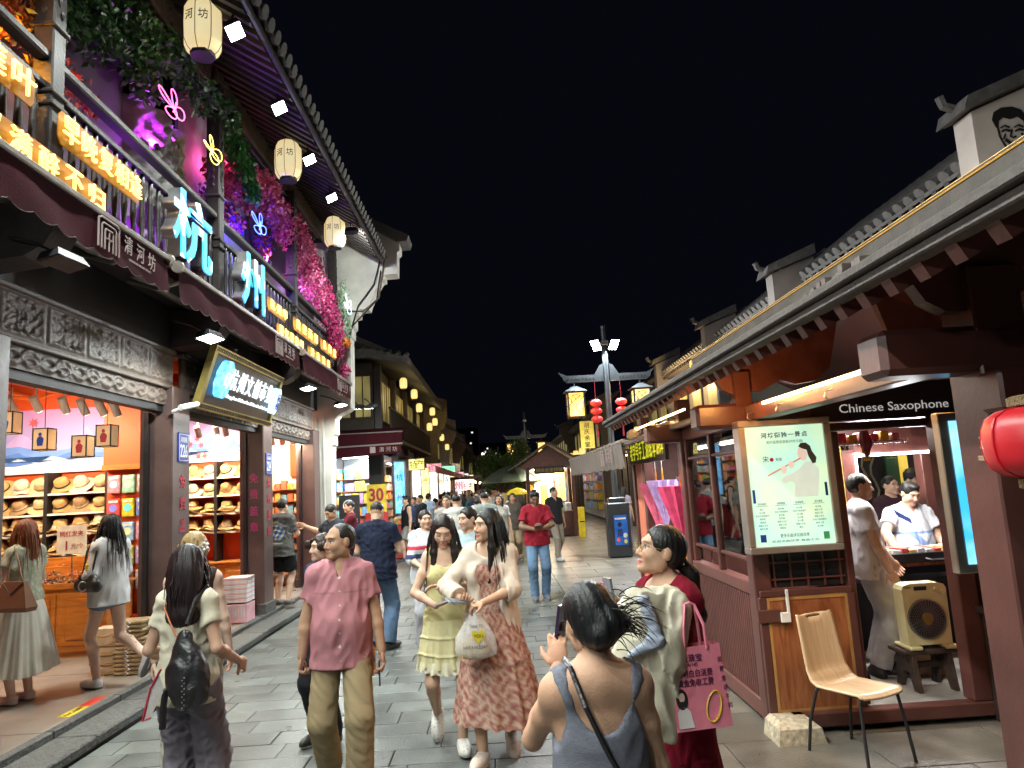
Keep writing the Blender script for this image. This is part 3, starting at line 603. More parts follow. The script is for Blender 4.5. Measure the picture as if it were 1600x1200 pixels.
def disc(a, b, ra, rb, m, name):
    mb = MB(); n = 18; mb.add([sp(a+ra*(1+.06*math.cos(9*2*PI*i/n))*math.cos(2*PI*i/n), b+rb*math.sin(2*PI*i/n), c) for c in (.001, .09) for i in range(n)], [(i, (i+1) % n, n+(i+1) % n, n+i) for i in range(n)]+[tuple(range(n, 2*n))]); mb.build(name, m, ms)
disc(.44, .43, .17, .24, M_badge, 'badge'); disc(2.48, .40, .1, .2, glow('badge_pale', (.45, .75, 1), 1.2), 'badge')
stext('印', M_lit, .44, .43, .18, .2, .1, .004); stext('杭', M_blue, 2.48, .46, .12, .13, .1, .004); stext('州', M_blue, 2.48, .33, .12, .13, .1, .004)
# camera on column
cc = thing('security_camera', 'small white security camera on the column beside the market sign', 'camera', (-3.6, 8.1, 2.95)); MB().cyl((-3.64, 8.05, 2.9), (-3.52, 8.05, 2.93), .02, n=8).build('arm', M_whitep, cc); MB().cyl((-3.52, 7.98, 2.93), (-3.46, 8.28, 3.0), .035, n=10).build('body', M_whitep, cc)
# ================================================================== hat shop interior
M_or = mat('orange_painted_wall', (.72, .082, .010), .55, var=.08, bump=.05); M_orb = mat('orange_ceiling_pipe', (.75, .14, .02), .5, var=.15)
M_shw = woodmat('orange_counter_wood', (.42, .13, .02), (.62, .22, .035), 2.5, (1, 1, 5), .3); M_shd = mat('shelf_board', (.55, .16, .05), .45)
iw = thing('shop_partition', 'orange partition wall with printed mountain mural in the hat shop', 'wall', (-5.8, 10.2, .135))
box('wall', M_or, iw, -9.4, -4.45, 10.16, 10.3, .136, 3.95); box('orange_panel', M_or, iw, -5.3, -4.5, 9.7, 9.76, 2.36, 3.9)
bw = MB().box(-9.5, -9.4, -3, 14.88, .136, 4.0).build('interior_wall', M_or); tag(bw, kind='structure')
ce = MB().box(-9.4, -4.03, -3, 14.88, 3.97, 4.1).build('shop_ceiling', mat('ceiling_orange_dark', (.35, .07, .015), .7)); tag(ce, kind='structure')
for k in range(9):
    box('ceiling_beam', M_orb, ce, -9.3, -4.1, 5.3+k*1.05, 5.4+k*1.05, 3.62, 3.80); MB().tube([(-8.8+k*.55, 5, 3.5), (-8.8+k*.55, 14, 3.5)], .03, 6).build('ceiling_pipe', M_orb, ce)
    MB().tube([(-9, 5.6+k, 3.8), (-6.5, 6.1+k, 3.45), (-4.3, 5.6+k, 3.8)], .025, 5).build('truss_bar', M_orb, ce)
def mural(lab, x0, x1, y, z0, z1, seed):
    t = thing('wall_mural', lab, 'mural', ((x0+x1)/2, y, z0)); g = random.Random(seed); w = x1-x0; h = z1-z0
    m, t_, b = nodes('mural_sky'); N = t_.nodes; L = t_.links; tc = N.new('ShaderNodeTexCoord'); sx = N.new('ShaderNodeSeparateXYZ'); cr = N.new('ShaderNodeValToRGB')
    mr = N.new('ShaderNodeMapRange'); mr.inputs[1].default_value = 0; mr.inputs[2].default_value = h; L.new(tc.outputs['Object'], sx.inputs[0]); L.new(sx.outputs[2], mr.inputs[0]); L.new(mr.outputs[0], cr.inputs[0])
    cr.color_ramp.elements[0].color = (.52, .42, .62, 1); cr.color_ramp.elements[1].color = (.52, .24, .48, 1); q = cr.color_ramp.elements.new(.45); q.color = (.32, .32, .66, 1); L.new(cr.outputs[0], b.inputs['Base Color']); b.inputs['Roughness'].default_value = .5
    L.new(cr.outputs[0], b.inputs['Emission Color']); b.inputs['Emission Strength'].default_value = .08
    box('backing', m, t, x0, x1, y-.02, y, z0, z1)
    for lay, (c, hh, bz) in enumerate((((.50, .36, .70), .55, .30), ((.16, .30, .72), .48, .18), ((.10, .22, .62), .36, .12), ((.45, .62, .85), .2, .1))):
        P = [(x0, z0+.06*lay)]; n = 9
        for i in range(n+1): P.append((x0+w*i/n, z0+h*(bz+hh*(g.random()*.6+.25*(i % 2)))))
        P.append((x1, z0+.06*lay)); P = [(a, min(b_, z1)) for a, b_ in P]
        MB().prism(P, y-.023-.003*lay, y-.0205-.003*lay).build('mountain', mat('mural_blue_%d' % lay, c, .5, bump=0, var=.15, em=c, es=.06), t)
    MB().prism([(x0, z0), (x1, z0), (x1, z0+h*.14), (x0+w*.6, z0+h*.2), (x0+w*.3, z0+h*.12), (x0, z0+h*.2)], y-.04, y-.037).build('cloud', mat('mural_cloud', (.8, .72, .82), .5, bump=0, em=(.8, .72, .82), es=.04), t)
    for k in range(9):
        cx, cz, r = x0+w*g.random()*.5, z0+h*(.1+.7*g.random()), .05+.04*g.random(); n = 14
        MB().prism([(cx+r*(1 if i % 2 == 0 else .42)*math.cos(2*PI*i/n), cz+r*(1 if i % 2 == 0 else .42)*math.sin(2*PI*i/n)) for i in range(n)], y-.046, y-.042).build('maple_leaf', mat('mural_maple', (.8, .10, .12), .5, bump=0), t)
mural('long printed mural of blue mountains and red maple leaves above the hats', -7.4, -5.32, 10.15, 2.40, 3.3, 3)
mural('printed mural of pink sky and mountains above the farther hat shelf', -6.2, -4.42, 13.15, 2.60, 3.6, 5)
# hats
HATC = [mat('straw_%d' % i, c, .75, var=.25, scale=12, bump=.6, bscale=130) for i, c in enumerate(((.62, .42, .17), (.70, .55, .30), (.42, .27, .13), (.75, .66, .48), (.55, .33, .12)))]
def hatmesh(kind):
    g = random.Random(kind); n = 22; pr = [(.001, .105), (.05, .10), (.075, .085), (.082, .05), (.086, .012)] if kind % 2 == 0 else [(.001, .12), (.04, .117), (.068, .095), (.08, .05), (.087, .01)]
    br = (.15, .17, .135, .16)[kind % 4]; wv = (.012, .022, .03, .008)[kind % 4]; pr += [(.10, .002), (br*.85, -.004), (br, -.008), (br*.998, -.014), (.1, -.004)]
    m = MB(); v = []; ph = g.random()*6
    for r, z in pr:
        for i in range(n):
            a = 2*PI*i/n; k = max(0, (r-.09)/(br-.09)); v.append((r*math.cos(a), r*math.sin(a), z+k*wv*math.sin(3*a+ph)*1.2-k*.02*(1 if kind == 2 else .2)))
    m.add(v, [(j*n+i, j*n+(i+1) % n, (j+1)*n+(i+1) % n, (j+1)*n+i) for j in range(len(pr)-1) for i in range(n)])
    return m.mesh(smooth=True)
def bandmesh():
    return MB().lathe([(.0845, .014), (.0885, .015), (.0870, .034), (.083, .034)], n=20).mesh(smooth=True)
HM = []
for k in range(4):
    for c in range(5):
        me = hatmesh(k); me.materials.append(HATC[c]); HM.append(me)
BM = [bandmesh() for _ in range(3)]
for b_, c in zip(BM, ((.03, .025, .03), (.5, .42, .3), (.22, .1, .05))): b_.materials.append(mat('hat_band_%.2f' % c[0], c, .6))
HK = ['round-crowned', 'wavy-brimmed', 'floppy', 'flat-brimmed']; HC = ['golden straw', 'pale straw', 'brown straw', 'cream', 'tan']
def hat(loc, i, tilt, lab, grp, rz=0):
    k = (i*7+3) % 4; c = (i*3+i//4) % 5
    h = thing('sun_hat', '%s %s hat, %s' % (HK[k], HC[c], lab), 'hat', loc, 0, grp); ORG[h.name] = Vector()
    h.rotation_euler = (tilt, 0, rz); h.scale = (1.12,)*3; link('crown_and_brim', HM[k*5+c], None, h); link('hat_band', BM[i % 3], None, h)
    if i % 3 == 1 and False: pass
    return h
def hatshelf(lab, x0, x1, y, zs, ncol, seed, per=3, place=''):
    t = thing('hat_shelf', lab, 'shelf', ((x0+x1)/2, y, .136)); cw = (x1-x0)/ncol; n = 0
    for z in zs: box('shelf_board', M_shd, t, x0, x1, y-.30, y-.005, z-.02, z); box('light_strip', mat('shelf_edge_white', (.75, .72, .66), .4, bump=0), t, x0, x1, y-.314, y-.301, z-.022, z+.006)
    for c in range(ncol+1): box('upright', M_blk, t, x0+c*cw-.025, x0+c*cw+.025, y-.318, y-.01, .136, zs[0]+.29)
    for r, z in enumerate(zs):
        for c in range(ncol):
            for k in range(per):
                hx = x0+cw*(c+(k+.5)/per); i = seed+n; n += 1; gr = random.Random(i)
                where = '%s from left, %s shelf %s' % (ORD[c*per+k], ORD[r], place)
                if r < 2: hat((hx, y-.17, z+.11), i, R(42+gr.uniform(-8, 8)), where, 'hats on the '+place+' shelves', gr.uniform(-.2, .2))
                else:
                    m = gr.choice((3, 4, 5))
                    for q in range(m): hat((hx+gr.uniform(-.01, .01), y-.18, z+.03+q*.028), i+q*11, R(gr.uniform(4, 14)), ('topmost, ' if q == m-1 else ORD[q]+' up, ')+where, 'hats on the '+place+' shelves', gr.uniform(-.3, .3))
    return t
hatshelf('orange hat shelf of four tiers behind the accessory counter', -6.95, -5.32, 10.15, (2.10, 1.83, 1.56, 1.29), 2, 0, place='behind the counter')
hatshelf('orange hat shelf above the cabinet seen through the second bay', -5.62, -4.45, 13.15, (2.30, 1.98, 1.66, 1.34), 2, 40, 2, place='in the second bay')
iw2 = thing('shop_partition', 'orange partition wall behind the second hat shelf', 'wall', (-5.8, 13.3, .135)); box('wall', M_or, iw2, -9.4, -4.3, 13.16, 13.3, .136, 3.95)
cb = thing('wood_cabinet', 'orange panelled wood cabinet under the farther hat shelf', 'cabinet', (-5, 12.9, .136)); box('carcass', M_shw, cb, -5.62, -4.45, 12.75, 13.14, .136, .80, ch=.01); box('cabinet_top', M_shw, cb, -5.66, -4.41, 12.70, 13.14, .802, .84, ch=.008)
for k in range(3): a = -5.58+k*.375; box('door', M_shw, cb, a, a+.345, 12.735, 12.752, .2, .74, ch=.006); box('door_panel', M_shw, cb, a+.05, a+.295, 12.722, 12.737, .26, .68, ch=.01)
# accessory counter
ct = thing('display_counter', 'orange panelled wood counter heaped with hair accessories', 'counter', (-6, 9, .136))
box('body', M_shw, ct, -8.2, -4.78, 8.90, 9.5, .20, .93); box('plinth', M_shw, ct, -8.2, -4.8, 8.93, 9.48, .137, .2); box('counter_top', M_shw, ct, -8.25, -4.74, 8.86, 9.55, .932, .965, ch=.008); box('front_lip', M_shw, ct, -8.25, -4.74, 8.86, 8.89, .966, 1.0)
for k in range(6): a = -8.12+k*.56; box('panel', M_shw, ct, a, a+.5, 8.885, 8.902, .27, .88, ch=.006); box('raised_panel', M_shw, ct, a+.06, a+.44, 8.870, 8.888, .33, .82, ch=.012)
for k in range(3): box('riser', M_shw, ct, -8.1, -4.9, 9.3+k*.1, 9.55+k*.1, .966, 1.06+k*.1)
_hp = MB(); g = random.Random(4); HPC = []
V = []; Q = []; C = []
for k in range(2600):
    x, yy = g.uniform(-8.1, -4.82), g.uniform(8.9, 9.6); z = .99+max(0, yy-9.25)*.55+.05*g.random(); s = g.uniform(.012, .03)
    d = np.array([[g.uniform(-1, 1) for _ in range(3)] for _ in range(3)]); d /= np.linalg.norm(d, axis=1)[:, None]; b = len(V); p = np.array((x, yy, z))
    V += [p-d[0]*s, p+d[0]*s, p-d[1]*s*.6, p+d[1]*s*.6, p-d[2]*s*.4, p+d[2]*s*.4]; Q += [(b, b+2, b+4), (b, b+4, b+3), (b, b+3, b+5), (b, b+5, b+2), (b+1, b+4, b+2), (b+1, b+3, b+4), (b+1, b+5, b+3), (b+1, b+2, b+5)]
    zone = int((x+8.2)*2.3+yy*3) % 6; c = [(.8, .75, .65), (.75, .6, .3), (.7, .12, .1), (.05, .05, .06), (.8, .35, .4), (.75, .45, .15)][zone if g.random() < .6 else g.randrange(6)]; C += [c]*6
hp = link('hair_accessories', npmesh(V, Q, False, np.array(C)), mat('glossy_trinkets', attr=True, rough=.3, var=.1, bump=0)); tag(hp, 'heap of small colourful hair clips and bands on the counter', 'hair accessories', None, 'stuff')
pc = thing('price_card', 'white price card with red characters standing on the counter', 'sign', (-5.28, 9.0, .97)); MB().cyl((-5.28, 9.02, .97), (-5.28, 9.02, 1.36), .008, n=6).build('stand', M_steel, pc)
box('card', mat('card_cream', (.8, .72, .6), .6, bump=0), pc, -5.46, -5.10, 9.0, 9.012, 1.34, 1.68)
text('网红发夹', M_redp, pc, (-5.28, 8.998, 1.58), X_, Z_, .08, .001, .01, w=.28, h=.07); text('1', M_redp, pc, (-5.34, 8.998, 1.44), X_, Z_, .15, .001, .02); text('元/个', M_redp, pc, (-5.21, 8.998, 1.43), X_, Z_, .07, .001)
st = thing('starburst_tag', 'yellow starburst price tag standing in the hair accessories', 'sign', (-5.62, 9.0, 1.0)); n = 20
MB().prism([(-5.62+(.075 if i % 2 else .1)*math.cos(2*PI*i/n), 1.27+(.075 if i % 2 else .1)*math.sin(2*PI*i/n)) for i in range(n)], 8.93, 8.94).build('star', mat('tag_yellow', (.85, .55, .02), .5, bump=0), st); MB().cyl((-5.62, 8.945, .98), (-5.62, 8.945, 1.2), .006, n=5).build('stick', M_whitep, st); text('特价', M_redp, st, (-5.62, 8.928, 1.27), X_, Z_, .07, .001)
# packet rack
rk = thing('packet_rack', 'orange peg rack of packaged souvenirs beside the column', 'rack', (-4.95, 9.65, .136)); box('back_panel', M_or, rk, -5.22, -4.60, 9.66, 9.69, .5, 2.36); box('base', M_or, rk, -5.22, -4.60, 9.45, 9.69, .137, .5); box('top_rail', M_orb, rk, -5.24, -4.58, 9.55, 9.70, 2.362, 2.43)
PCC = [('pink', (.8, .3, .35)), ('mint green', (.35, .65, .5)), ('grey', (.45, .43, .4)), ('red', (.75, .1, .1)), ('yellow', (.8, .6, .05)), ('blue', (.15, .3, .75)), ('orange', (.85, .35, .05)), ('sky blue', (.3, .55, .85)), ('rose', (.75, .35, .45)), ('cream', (.75, .7, .5)), ('lime', (.5, .65, .2)), ('violet', (.5, .35, .7)), ('teal', (.1, .45, .45)), ('coral', (.8, .3, .2)), ('white', (.75, .75, .75))]
for i, (cn, c) in enumerate(PCC):
    r, q = divmod(i, 3); x = -5.1+q*.19; z = 2.17-r*.31
    p = thing('souvenir_packet', '%s souvenir packet in the %s row of the rack, %s from left' % (cn, ORD[r], ORD[q]), 'packet', (x, 9.6, z), 0, 'packets on the rack')
    box('packet', mat('packet_'+cn.replace(' ', '_'), c, .25, var=.35, scale=22, bump=0), p, x-.08, x+.08, 9.59, 9.64, z-.12, z+.12, ch=.01); MB().cyl((x, 9.585, z), (x, 9.592, z), .05, n=14).build('emblem', mat('emblem_'+cn.replace(' ', '_'), [min(.85, k*1.4+.1) for k in c[::-1]], .3, bump=0), p)
    MB().cyl((x, 9.57, z+.105), (x, 9.66, z+.105), .004, n=4).build('hook', M_steel, p); box('label_strip', M_whitep, p, x-.06, x+.06, 9.586, 9.591, z+.07, z+.1)
# track spots and hanging box lanterns
M_spot = mat('spotlight_white', (.78, .72, .68), .4, bump=0); M_spl = glow('spot_lens', (1, .85, .62), 14)
tr = thing('light_track', 'white ceiling light track just inside the first bay', 'light track', (-6, 8.8, 3.5)); box('track', M_spot, tr, -8.0, -4.4, 8.74, 8.78, 3.50, 3.53)
def spot(x, y, z, aim, lab, watts=0):
    t = thing('track_spotlight', lab, 'spotlight', (x, y, z), 0, 'track spotlights in the hat shop'); c = Vector((x, y, z)); d = (Vector(aim)-c).normalized()
    MB().cyl(c-d*.1, c+d*.1, .05, n=14).build('can', M_spot, t); MB().cyl(c+d*.101, c+d*.104, .043, n=14).build('lens', M_spl, t); MB().tube([c+Vector((0, 0, .06)), c+Vector((0, 0, .2)), c+Vector((0, 0, .22))], .014, 6).build('bracket', M_spot, t)
    if watts: lamp('AREA', c+d*.11, (1, .80, .55), watts, .08, aim)
for k, (x, dz) in enumerate(((-6.55, .0), (-6.15, 0), (-5.92, -.02), (-5.62, -.02), (-5.28, -.06), (-5.05, -.1), (-4.83, -.12), (-4.66, -.14))):
    spot(x, 8.76, 3.20+dz*.9, (x+(.3, 0, .25, .15, -.05, .1, .2, 0)[k], 9.9, 1.6), '%s track spotlight from the left in the first bay' % ORD[k], 9 if k < 5 else 2)
for k, x in enumerate((-5.55, -5.25, -5.0, -4.75, -4.55)): spot(x, 12.0+.15*(k % 2), 3.05, (x, 13.0, 1.6), '%s track spotlight from the left in the second bay' % ORD[k], 8)
for k in range(3): spot(-4.4+k*.2, 14.0, 3.0, (-4.4+k*.2, 14.8, 1.6), '%s track spotlight from the left in the third bay' % ORD[k], 6)
M_lb = mat('kraft_lantern_paper', (.62, .42, .24), .7, em=(.8, .5, .25), es=.25)
for k, (x, z, y) in enumerate(((-5.75, 2.93, 8.5), (-5.40, 2.72, 8.6), (-5.0, 2.62, 8.7), (-4.66, 2.72, 8.6))):
    t = thing('box_lantern', '%s hanging square paper lantern from the left with a painted figure' % ORD[k], 'lantern', (x, y, z), 0, 'square lanterns in the hat shop'); s = .085; h = .125
    box('paper_box', M_lb, t, x-s, x+s, y-s, y+s, z-h, z+h)
    e = MB()
    for a in (-1, 1):
        for b in (-1, 1): e.box(x+a*s-.006, x+a*s+.006, y+b*s-.006, y+b*s+.006, z-h-.008, z+h+.008)
        for zz in (-h, h): e.box(x-s, x+s, y+a*s-.006, y+a*s+.006, z+zz-.006, z+zz+.006); e.box(x+a*s-.006, x+a*s+.006, y-s, y+s, z+zz-.006, z+zz+.006)
    e.build('frame', M_blk, t); MB().tube([(x, y, z+h), (x, y, 3.5)], .004, 4).build('cord', M_cable, t)
    f = MB(); f.prism([(x-.03, z-.08), (x+.03, z-.08), (x+.045, z+.0), (x+.02, z+.03), (x-.02, z+.03), (x-.04, z-.01)], y-s-.004, y-s-.002).prism([(x-.02+.02*math.cos(a)+.02, z+.055+.024*math.sin(a)) for a in [i*PI/5 for i in range(10)]], y-s-.004, y-s-.002); f.build('painted_figure', M_redp if k > 1 else M_blue, t)
# shop ceiling panels (lit, added to brighten the interior)
for x, y in ((-5.2, 6.8), (-7, 6.8), (-5.2, 11.8), (-4.9, 14.0)):
    t = thing('added_ceiling_panel', 'added lit ceiling panel in the hat shop at %.0f by %.0f metres' % (-x, y), 'ceiling light', (x, y, 3.6)); box('frame', M_spot, t, x-.45, x+.45, y-.18, y+.18, 3.56, 3.60); box('diffuser', glow('panel_warm', (1, .86, .66), 5), t, x-.42, x+.42, y-.15, y+.15, 3.555, 3.559); lamp('AREA', (x, y, 3.54), (1, .82, .6), 40, .8, (x, y, 0), .3)
# third bay goods
g = random.Random(9); sh = thing('goods_shelf', 'shelf of small boxed goods in the third bay beside the orange board', 'shelf', (-4.3, 14.7, .136))
box('back_board', M_whitep, sh, -5.0, -3.75, 14.86, 14.88, .14, 3.1); box('orange_board', M_or, sh, -4.28, -3.8, 14.80, 14.855, 2.3, 3.1)
for r in range(8): box('shelf_board', M_shd, sh, -4.95, -3.78, 14.6, 14.855, .35+r*.24, .365+r*.24)
for r in range(8):
    for k in range(9): c = g.choice(((.8, .6, .3), (.75, .2, .1), (.8, .75, .6), (.2, .5, .6), (.8, .45, .1))); h = g.uniform(.1, .18); box('goods_box', mat('goods_%.2f_%.2f' % c[:2], c, .4, var=.4, scale=25, bump=0), sh, -4.93+k*.127, -4.93+k*.127+.105, 14.64, 14.78, .366+r*.24, .366+r*.24+h)
# piles on the shop floor
for k in range(17):
    z = .14+.26+k*.022 if k else .14
    t = thing('plastic_basket', ('bottom deep white basket of the stack by the column' if k == 0 else '%s basket rim up in the nested pink and white stack' % ORD[k]), 'basket', (-3.86, 10.72, z), 0, 'nested baskets'); h = .26 if k == 0 else .02; c = M_whitep if k % 3 else mat('basket_pink', (.75, .42, .48), .4, bump=0)
    MB().box(-4.03, -3.69, 10.55, 10.89, z, z+h, ch=.008).build('basket_body', c, t); 
    if k == 0: 
        for q in range(8): box('slot', mat('basket_shadow', (.45, .45, .5), .5), t, -4.0+q*.04, -3.98+q*.04, 10.544, 10.549, .2, .38)
M_rat = mat('woven_rattan', (.5, .36, .2), .8, var=.4, scale=30, bump=.8, bscale=90); M_cord = mat('gold_cord', (.6, .35, .08), .5)
for s, (x, yy, n) in enumerate(((-4.22, 7.95, 5), (-3.95, 7.9, 13))):
    for k in range(n):
        h = .095 if s == 0 else .042; z = .14+k*h
        if s == 0:
            t = thing('gift_box', '%s cream gift box up in the stack on the shop floor' % ORD[k], 'box', (x, yy, z), 0, 'cream gift boxes'); box('box', mat('cream_card', (.68, .52, .38), .6), t, x-.13, x+.13, yy-.1, yy+.1, z, z+h-.004, ch=.006); MB().tube([(x-.13, yy-.105, z+.05), (x-.16, yy-.13, z+.03), (x, yy-.14, z+.015), (x+.13, yy-.105, z+.05)], .006, 5).build('cord_handle', M_cord, t)
        else:
            t = thing('woven_mat', '%s folded woven mat up in the tied pile by the column' % ORD[k], 'mat', (x, yy, z), 0, 'tied woven mats'); j = random.uniform(-.02, .02); MB().box(x-.15+j, x+.15+j, yy-.13, yy+.13, z, z+h-.004, ch=.012).build('mat', M_rat, t); MB().tube([(x+j-.02, yy-.135, z), (x+j+.03, yy-.15, z+.02), (x+j-.01, yy-.135, z+.04)], .006, 4).build('tie', M_whitep, t)
fs = thing('floor_sticker', 'red and yellow caution sticker on the shop floor edge', 'sticker', (-3.78, 6.6, .137)); MB().add([(-3.84, 6.40, .1375), (-3.73, 6.40, .1375), (-3.73, 6.70, .1375), (-3.84, 6.70, .1375)], [(0, 1, 2, 3)]).build('yellow_half', mat('sticker_yellow', (.75, .62, .03), .4, bump=0), fs); MB().add([(-3.84, 6.701, .1375), (-3.73, 6.701, .1375), (-3.73, 7.0, .1375), (-3.84, 7.0, .1375)], [(0, 1, 2, 3)]).build('red_half', mat('sticker_red', (.7, .05, .04), .4, bump=0), fs); text('小心台阶', M_blk, fs, (-3.785, 6.55, .139), Y_, (-1, 0, 0), .06, .0005, w=.26)
# ================================================================== vendor booth on the right
M_mar = mat('maroon_painted_timber', (.100, .037, .030), .35, var=.2, scale=4, bump=.06, bscale=30, world=True)
M_mar2 = mat('maroon_timber_worn', (.135, .048, .04), .42, var=.3, scale=8, bump=.12, bscale=40, world=True)
M_rf = mat('bitumen_roof_course', (.085, .073, .064), .75, var=.35, scale=6, bump=.35, bscale=50)
M_pane = glass('window_glass', (.95, .97, .96), alpha=.10)
M_led = glow('led_warm', (1, .62, .25), 9); M_ledw = glow('led_white', (.95, .97, 1), 7)
bo = thing('vendor_booth', 'maroon timber vendor booth with grey tiled roof on the right', 'booth', (2.9, 6, 0))
def bb(n, m, *a, ch=.008): return box(n, m, bo, *a, ch=ch)
for x, y, s in ((1.92, 2.72, .21), (1.84, 5.36, .13), (1.86, 7.18, .13), (4.3, 5.36, .14), (4.3, 7.18, .14), (1.86, 9.1, .13)): bb('post', M_mar, x, x+s, y, y+s, .04 if s < .2 else .02, 2.62)
for y in (2.73, 5.37, 7.19): bb('cross_beam', M_mar, 1.53, 4.5, y-.012, y+.19, 2.19, 2.375, ch=.025)
for y in (2.70,): bb('bracket_block', M_mar, 1.86, 1.98, y-.15, y-.022, 2.02, 2.17, ch=.012)
for y in (2.76, 5.40):
    P = [(1.50, 2.60), (1.72, 2.56), (1.76, 2.49), (1.84, 2.445), (1.93, 2.44), (1.98, 2.47), (2.06, 2.46), (2.22, 2.54), (2.34, 2.50), (2.5, 2.52), (2.62, 2.62), (2.8, 3.28), (2.55, 3.14)]
    MB().prism(P, y, y+.07).build('curved_brace', M_mar2, bo)
    MB().prism([(5.8-a, b) for a, b in P], y, y+.07).build('curved_brace', M_mar2, bo)
bb('lintel_beam', M_mar, 1.90, 2.02, 2.935, 5.345, 2.225, 2.345); bb('lintel_beam', M_mar, 1.88, 2.0, 5.57, 7.17, 2.20, 2.345); bb('lintel_beam', M_mar, 1.88, 2.0, 7.39, 9.1, 2.36, 2.46)
box('led_strip', M_led, bo, 1.885, 1.899, 3.3, 4.95, 2.315, 2.335); lamp('AREA', (1.86, 4.1, 2.33), (1, .5, .18), 16, .06, (1.75, 4.1, 1.5), 1.7)
box('led_strip', M_led, bo, 1.66, 1.675, 6.2, 9.0, 2.42, 2.435); lamp('AREA', (1.66, 7.6, 2.41), (1, .52, .2), 10, .06, (1.75, 7.6, 1.5), 2.6)
lamp('POINT', (1.72, 5.0, 2.40), (1, .42, .12), 9, .05)
for i, (x, y) in enumerate(((1.86, 3.9), (1.86, 4.6), (1.86, 5.15))): MB().tube([(x+.03, y, 2.28), (x-.01, y, 2.27), (x-.02, y, 2.24), (x, y, 2.225)], .005, 5).build('hook', M_steel, bo)
# roof: stepped courses, eave strips, ridge box with gold line, rafters
n = 6
for s in (-1, 1):
    for k in range(n):
        a, b = k/n, (k+1)/n+.03; x0, x1 = 1.36+1.5*a, 1.36+1.5*b; z0, z1 = 2.555+.80*a, 2.555+.80*b
        mb = MB(); P = [(x0, z0+.018), (x1, z1+.006), (x1, z1-.01), (x0, z0-.004)]; P = P if s < 0 else [(5.8-p, q) for p, q in P]
        mb.prism(P, 1.0, 8.85-.02*k).build('roof_course', M_rf, bo)
    sx = lambda v: v if s < 0 else 5.8-v
    for (xa, xb, za, zb) in ((1.33, 1.40, 2.535, 2.572), (1.36, 1.43, 2.495, 2.533)): box('eave_strip', M_rf, bo, min(sx(xa), sx(xb)), max(sx(xa), sx(xb)), 1.0, 8.85, za, zb, ch=.006)
    slopebox(MB(), sx(1.42), 2.505, sx(2.88), 3.29, 1.0, 8.8, .03).build('soffit_board', M_mar, bo)
for k in range(42): y = 1.1+k*.185; slopebox(MB(), 1.44, 2.44, 2.3, 2.90, y, y+.06, .07).build('rafter', M_mar2, bo)
bb('ridge_box', M_rf, 2.84, 2.96, 1.0, 9.9, 3.33, 3.48); box('ridge_line', mat('gold_trim', (.75, .45, .1), .4, metal=.3, em=(1, .55, .12), es=.35), bo, 2.825, 2.84, 1.0, 9.9, 3.478, 3.498); box('ridge_cap', M_rf, bo, 2.82, 2.98, 1.0, 9.9, 3.482, 3.492)
MB().tube([(2.83, 9.9, 3.36), (2.83, 9.98, 3.36), (2.83, 9.98, 3.46), (2.83, 9.92, 3.46), (2.83, 9.92, 3.40)], .012, 5).build('ridge_scroll', MAT['gold_trim'], bo)
g = random.Random(3); mb = MB()
for k in range(14): x = 1.44+g.random()*.04; y = 2.55+k*.04; mb.box(x-.05, x+.06, y, y+.035, 2.585, 2.61+g.random()*.035)
tag(mb.build('debris', M_carve, bo), kind='stuff')
# street side: lattice, window
bb('sill_beam', M_mar2, 1.87, 1.97, 5.5, 7.17, .92, 1.02); bb('base_beam', M_mar2, 1.87, 1.97, 5.5, 7.17, .03, .16)
sl = MB().box(-.01, .01, -.012, .012, 0, .76).mesh(); sl.materials.append(M_mar2)
copies('slat', sl, bo, [(1.895, 5.53+k*.047, .16) for k in range(35)]); box('lattice_back', M_blk, bo, 1.935, 1.95, 5.5, 7.17, .16, .92, )
for y in (5.50, 6.30, 7.10): bb('window_frame', M_mar, 1.885, 1.945, y, y+.06, 1.021, 2.2)
for z in (1.16, 2.0): bb('window_rail', M_mar, 1.895, 1.935, 5.565, 7.095, z, z+.03)
for a, b in ((5.562, 6.298), (6.362, 7.098)): box('pane', M_pane, bo, 1.912, 1.918, a, b, 1.2, 1.99); box('pane', M_pane, bo, 1.912, 1.918, a, b, 2.035, 2.2)
# end wall facing the camera
bb('threshold', M_mar, 1.98, 3.5, 5.25, 5.36, .04, .135); bb('door_head', M_mar, 1.98, 4.28, 5.38, 5.46, 2.12, 2.18)
bb('door_jamb', M_mar, 3.30, 3.44, 5.27, 5.40, .135, 2.19); bb('end_wall', M_mar, 3.46, 4.30, 5.40, 5.46, .05, 2.115); bb('inner_jamb', M_mar, 2.545, 2.60, 5.36, 5.44, .135, 2.115)
M_wp = woodmat('varnished_wood_panel', (.20, .06, .02), (.36, .13, .05), 4, (5, 1, .7), .3)
dp = thing('door_panel', 'varnished wood-grain door panel with pale edging below the lit poster', 'door', (2.2, 5.33, .07)); box('panel', M_wp, dp, 1.90, 2.50, 5.322, 5.345, .13, .93)
for a in ((1.86, 2.54, .07, .13), (1.86, 2.54, .935, .98), (1.845, 1.90, .131, .934), (2.50, 2.555, .131, .934)): box('rail', M_mar, dp, a[0], a[1], 5.315, 5.35, a[2], a[3], ch=.005)
for a in ((1.902, 2.498, .132, .152), (1.902, 2.498, .908, .928), (1.902, 1.922, .153, .907), (2.478, 2.498, .153, .907)): box('edging', mat('tan_edging', (.42, .22, .07), .4), dp, a[0], a[1], 5.316, 5.324, a[2], a[3])
box('latch', M_mar, dp, 1.82, 1.99, 5.29, 5.314, .76, .85, ch=.004); box('latch_hook', M_whitep, dp, 1.98, 2.05, 5.27, 5.289, .76, .83, ch=.003); box('latch_hook', M_whitep, dp, 2.03, 2.05, 5.27, 5.289, .83, .99, ch=.003)
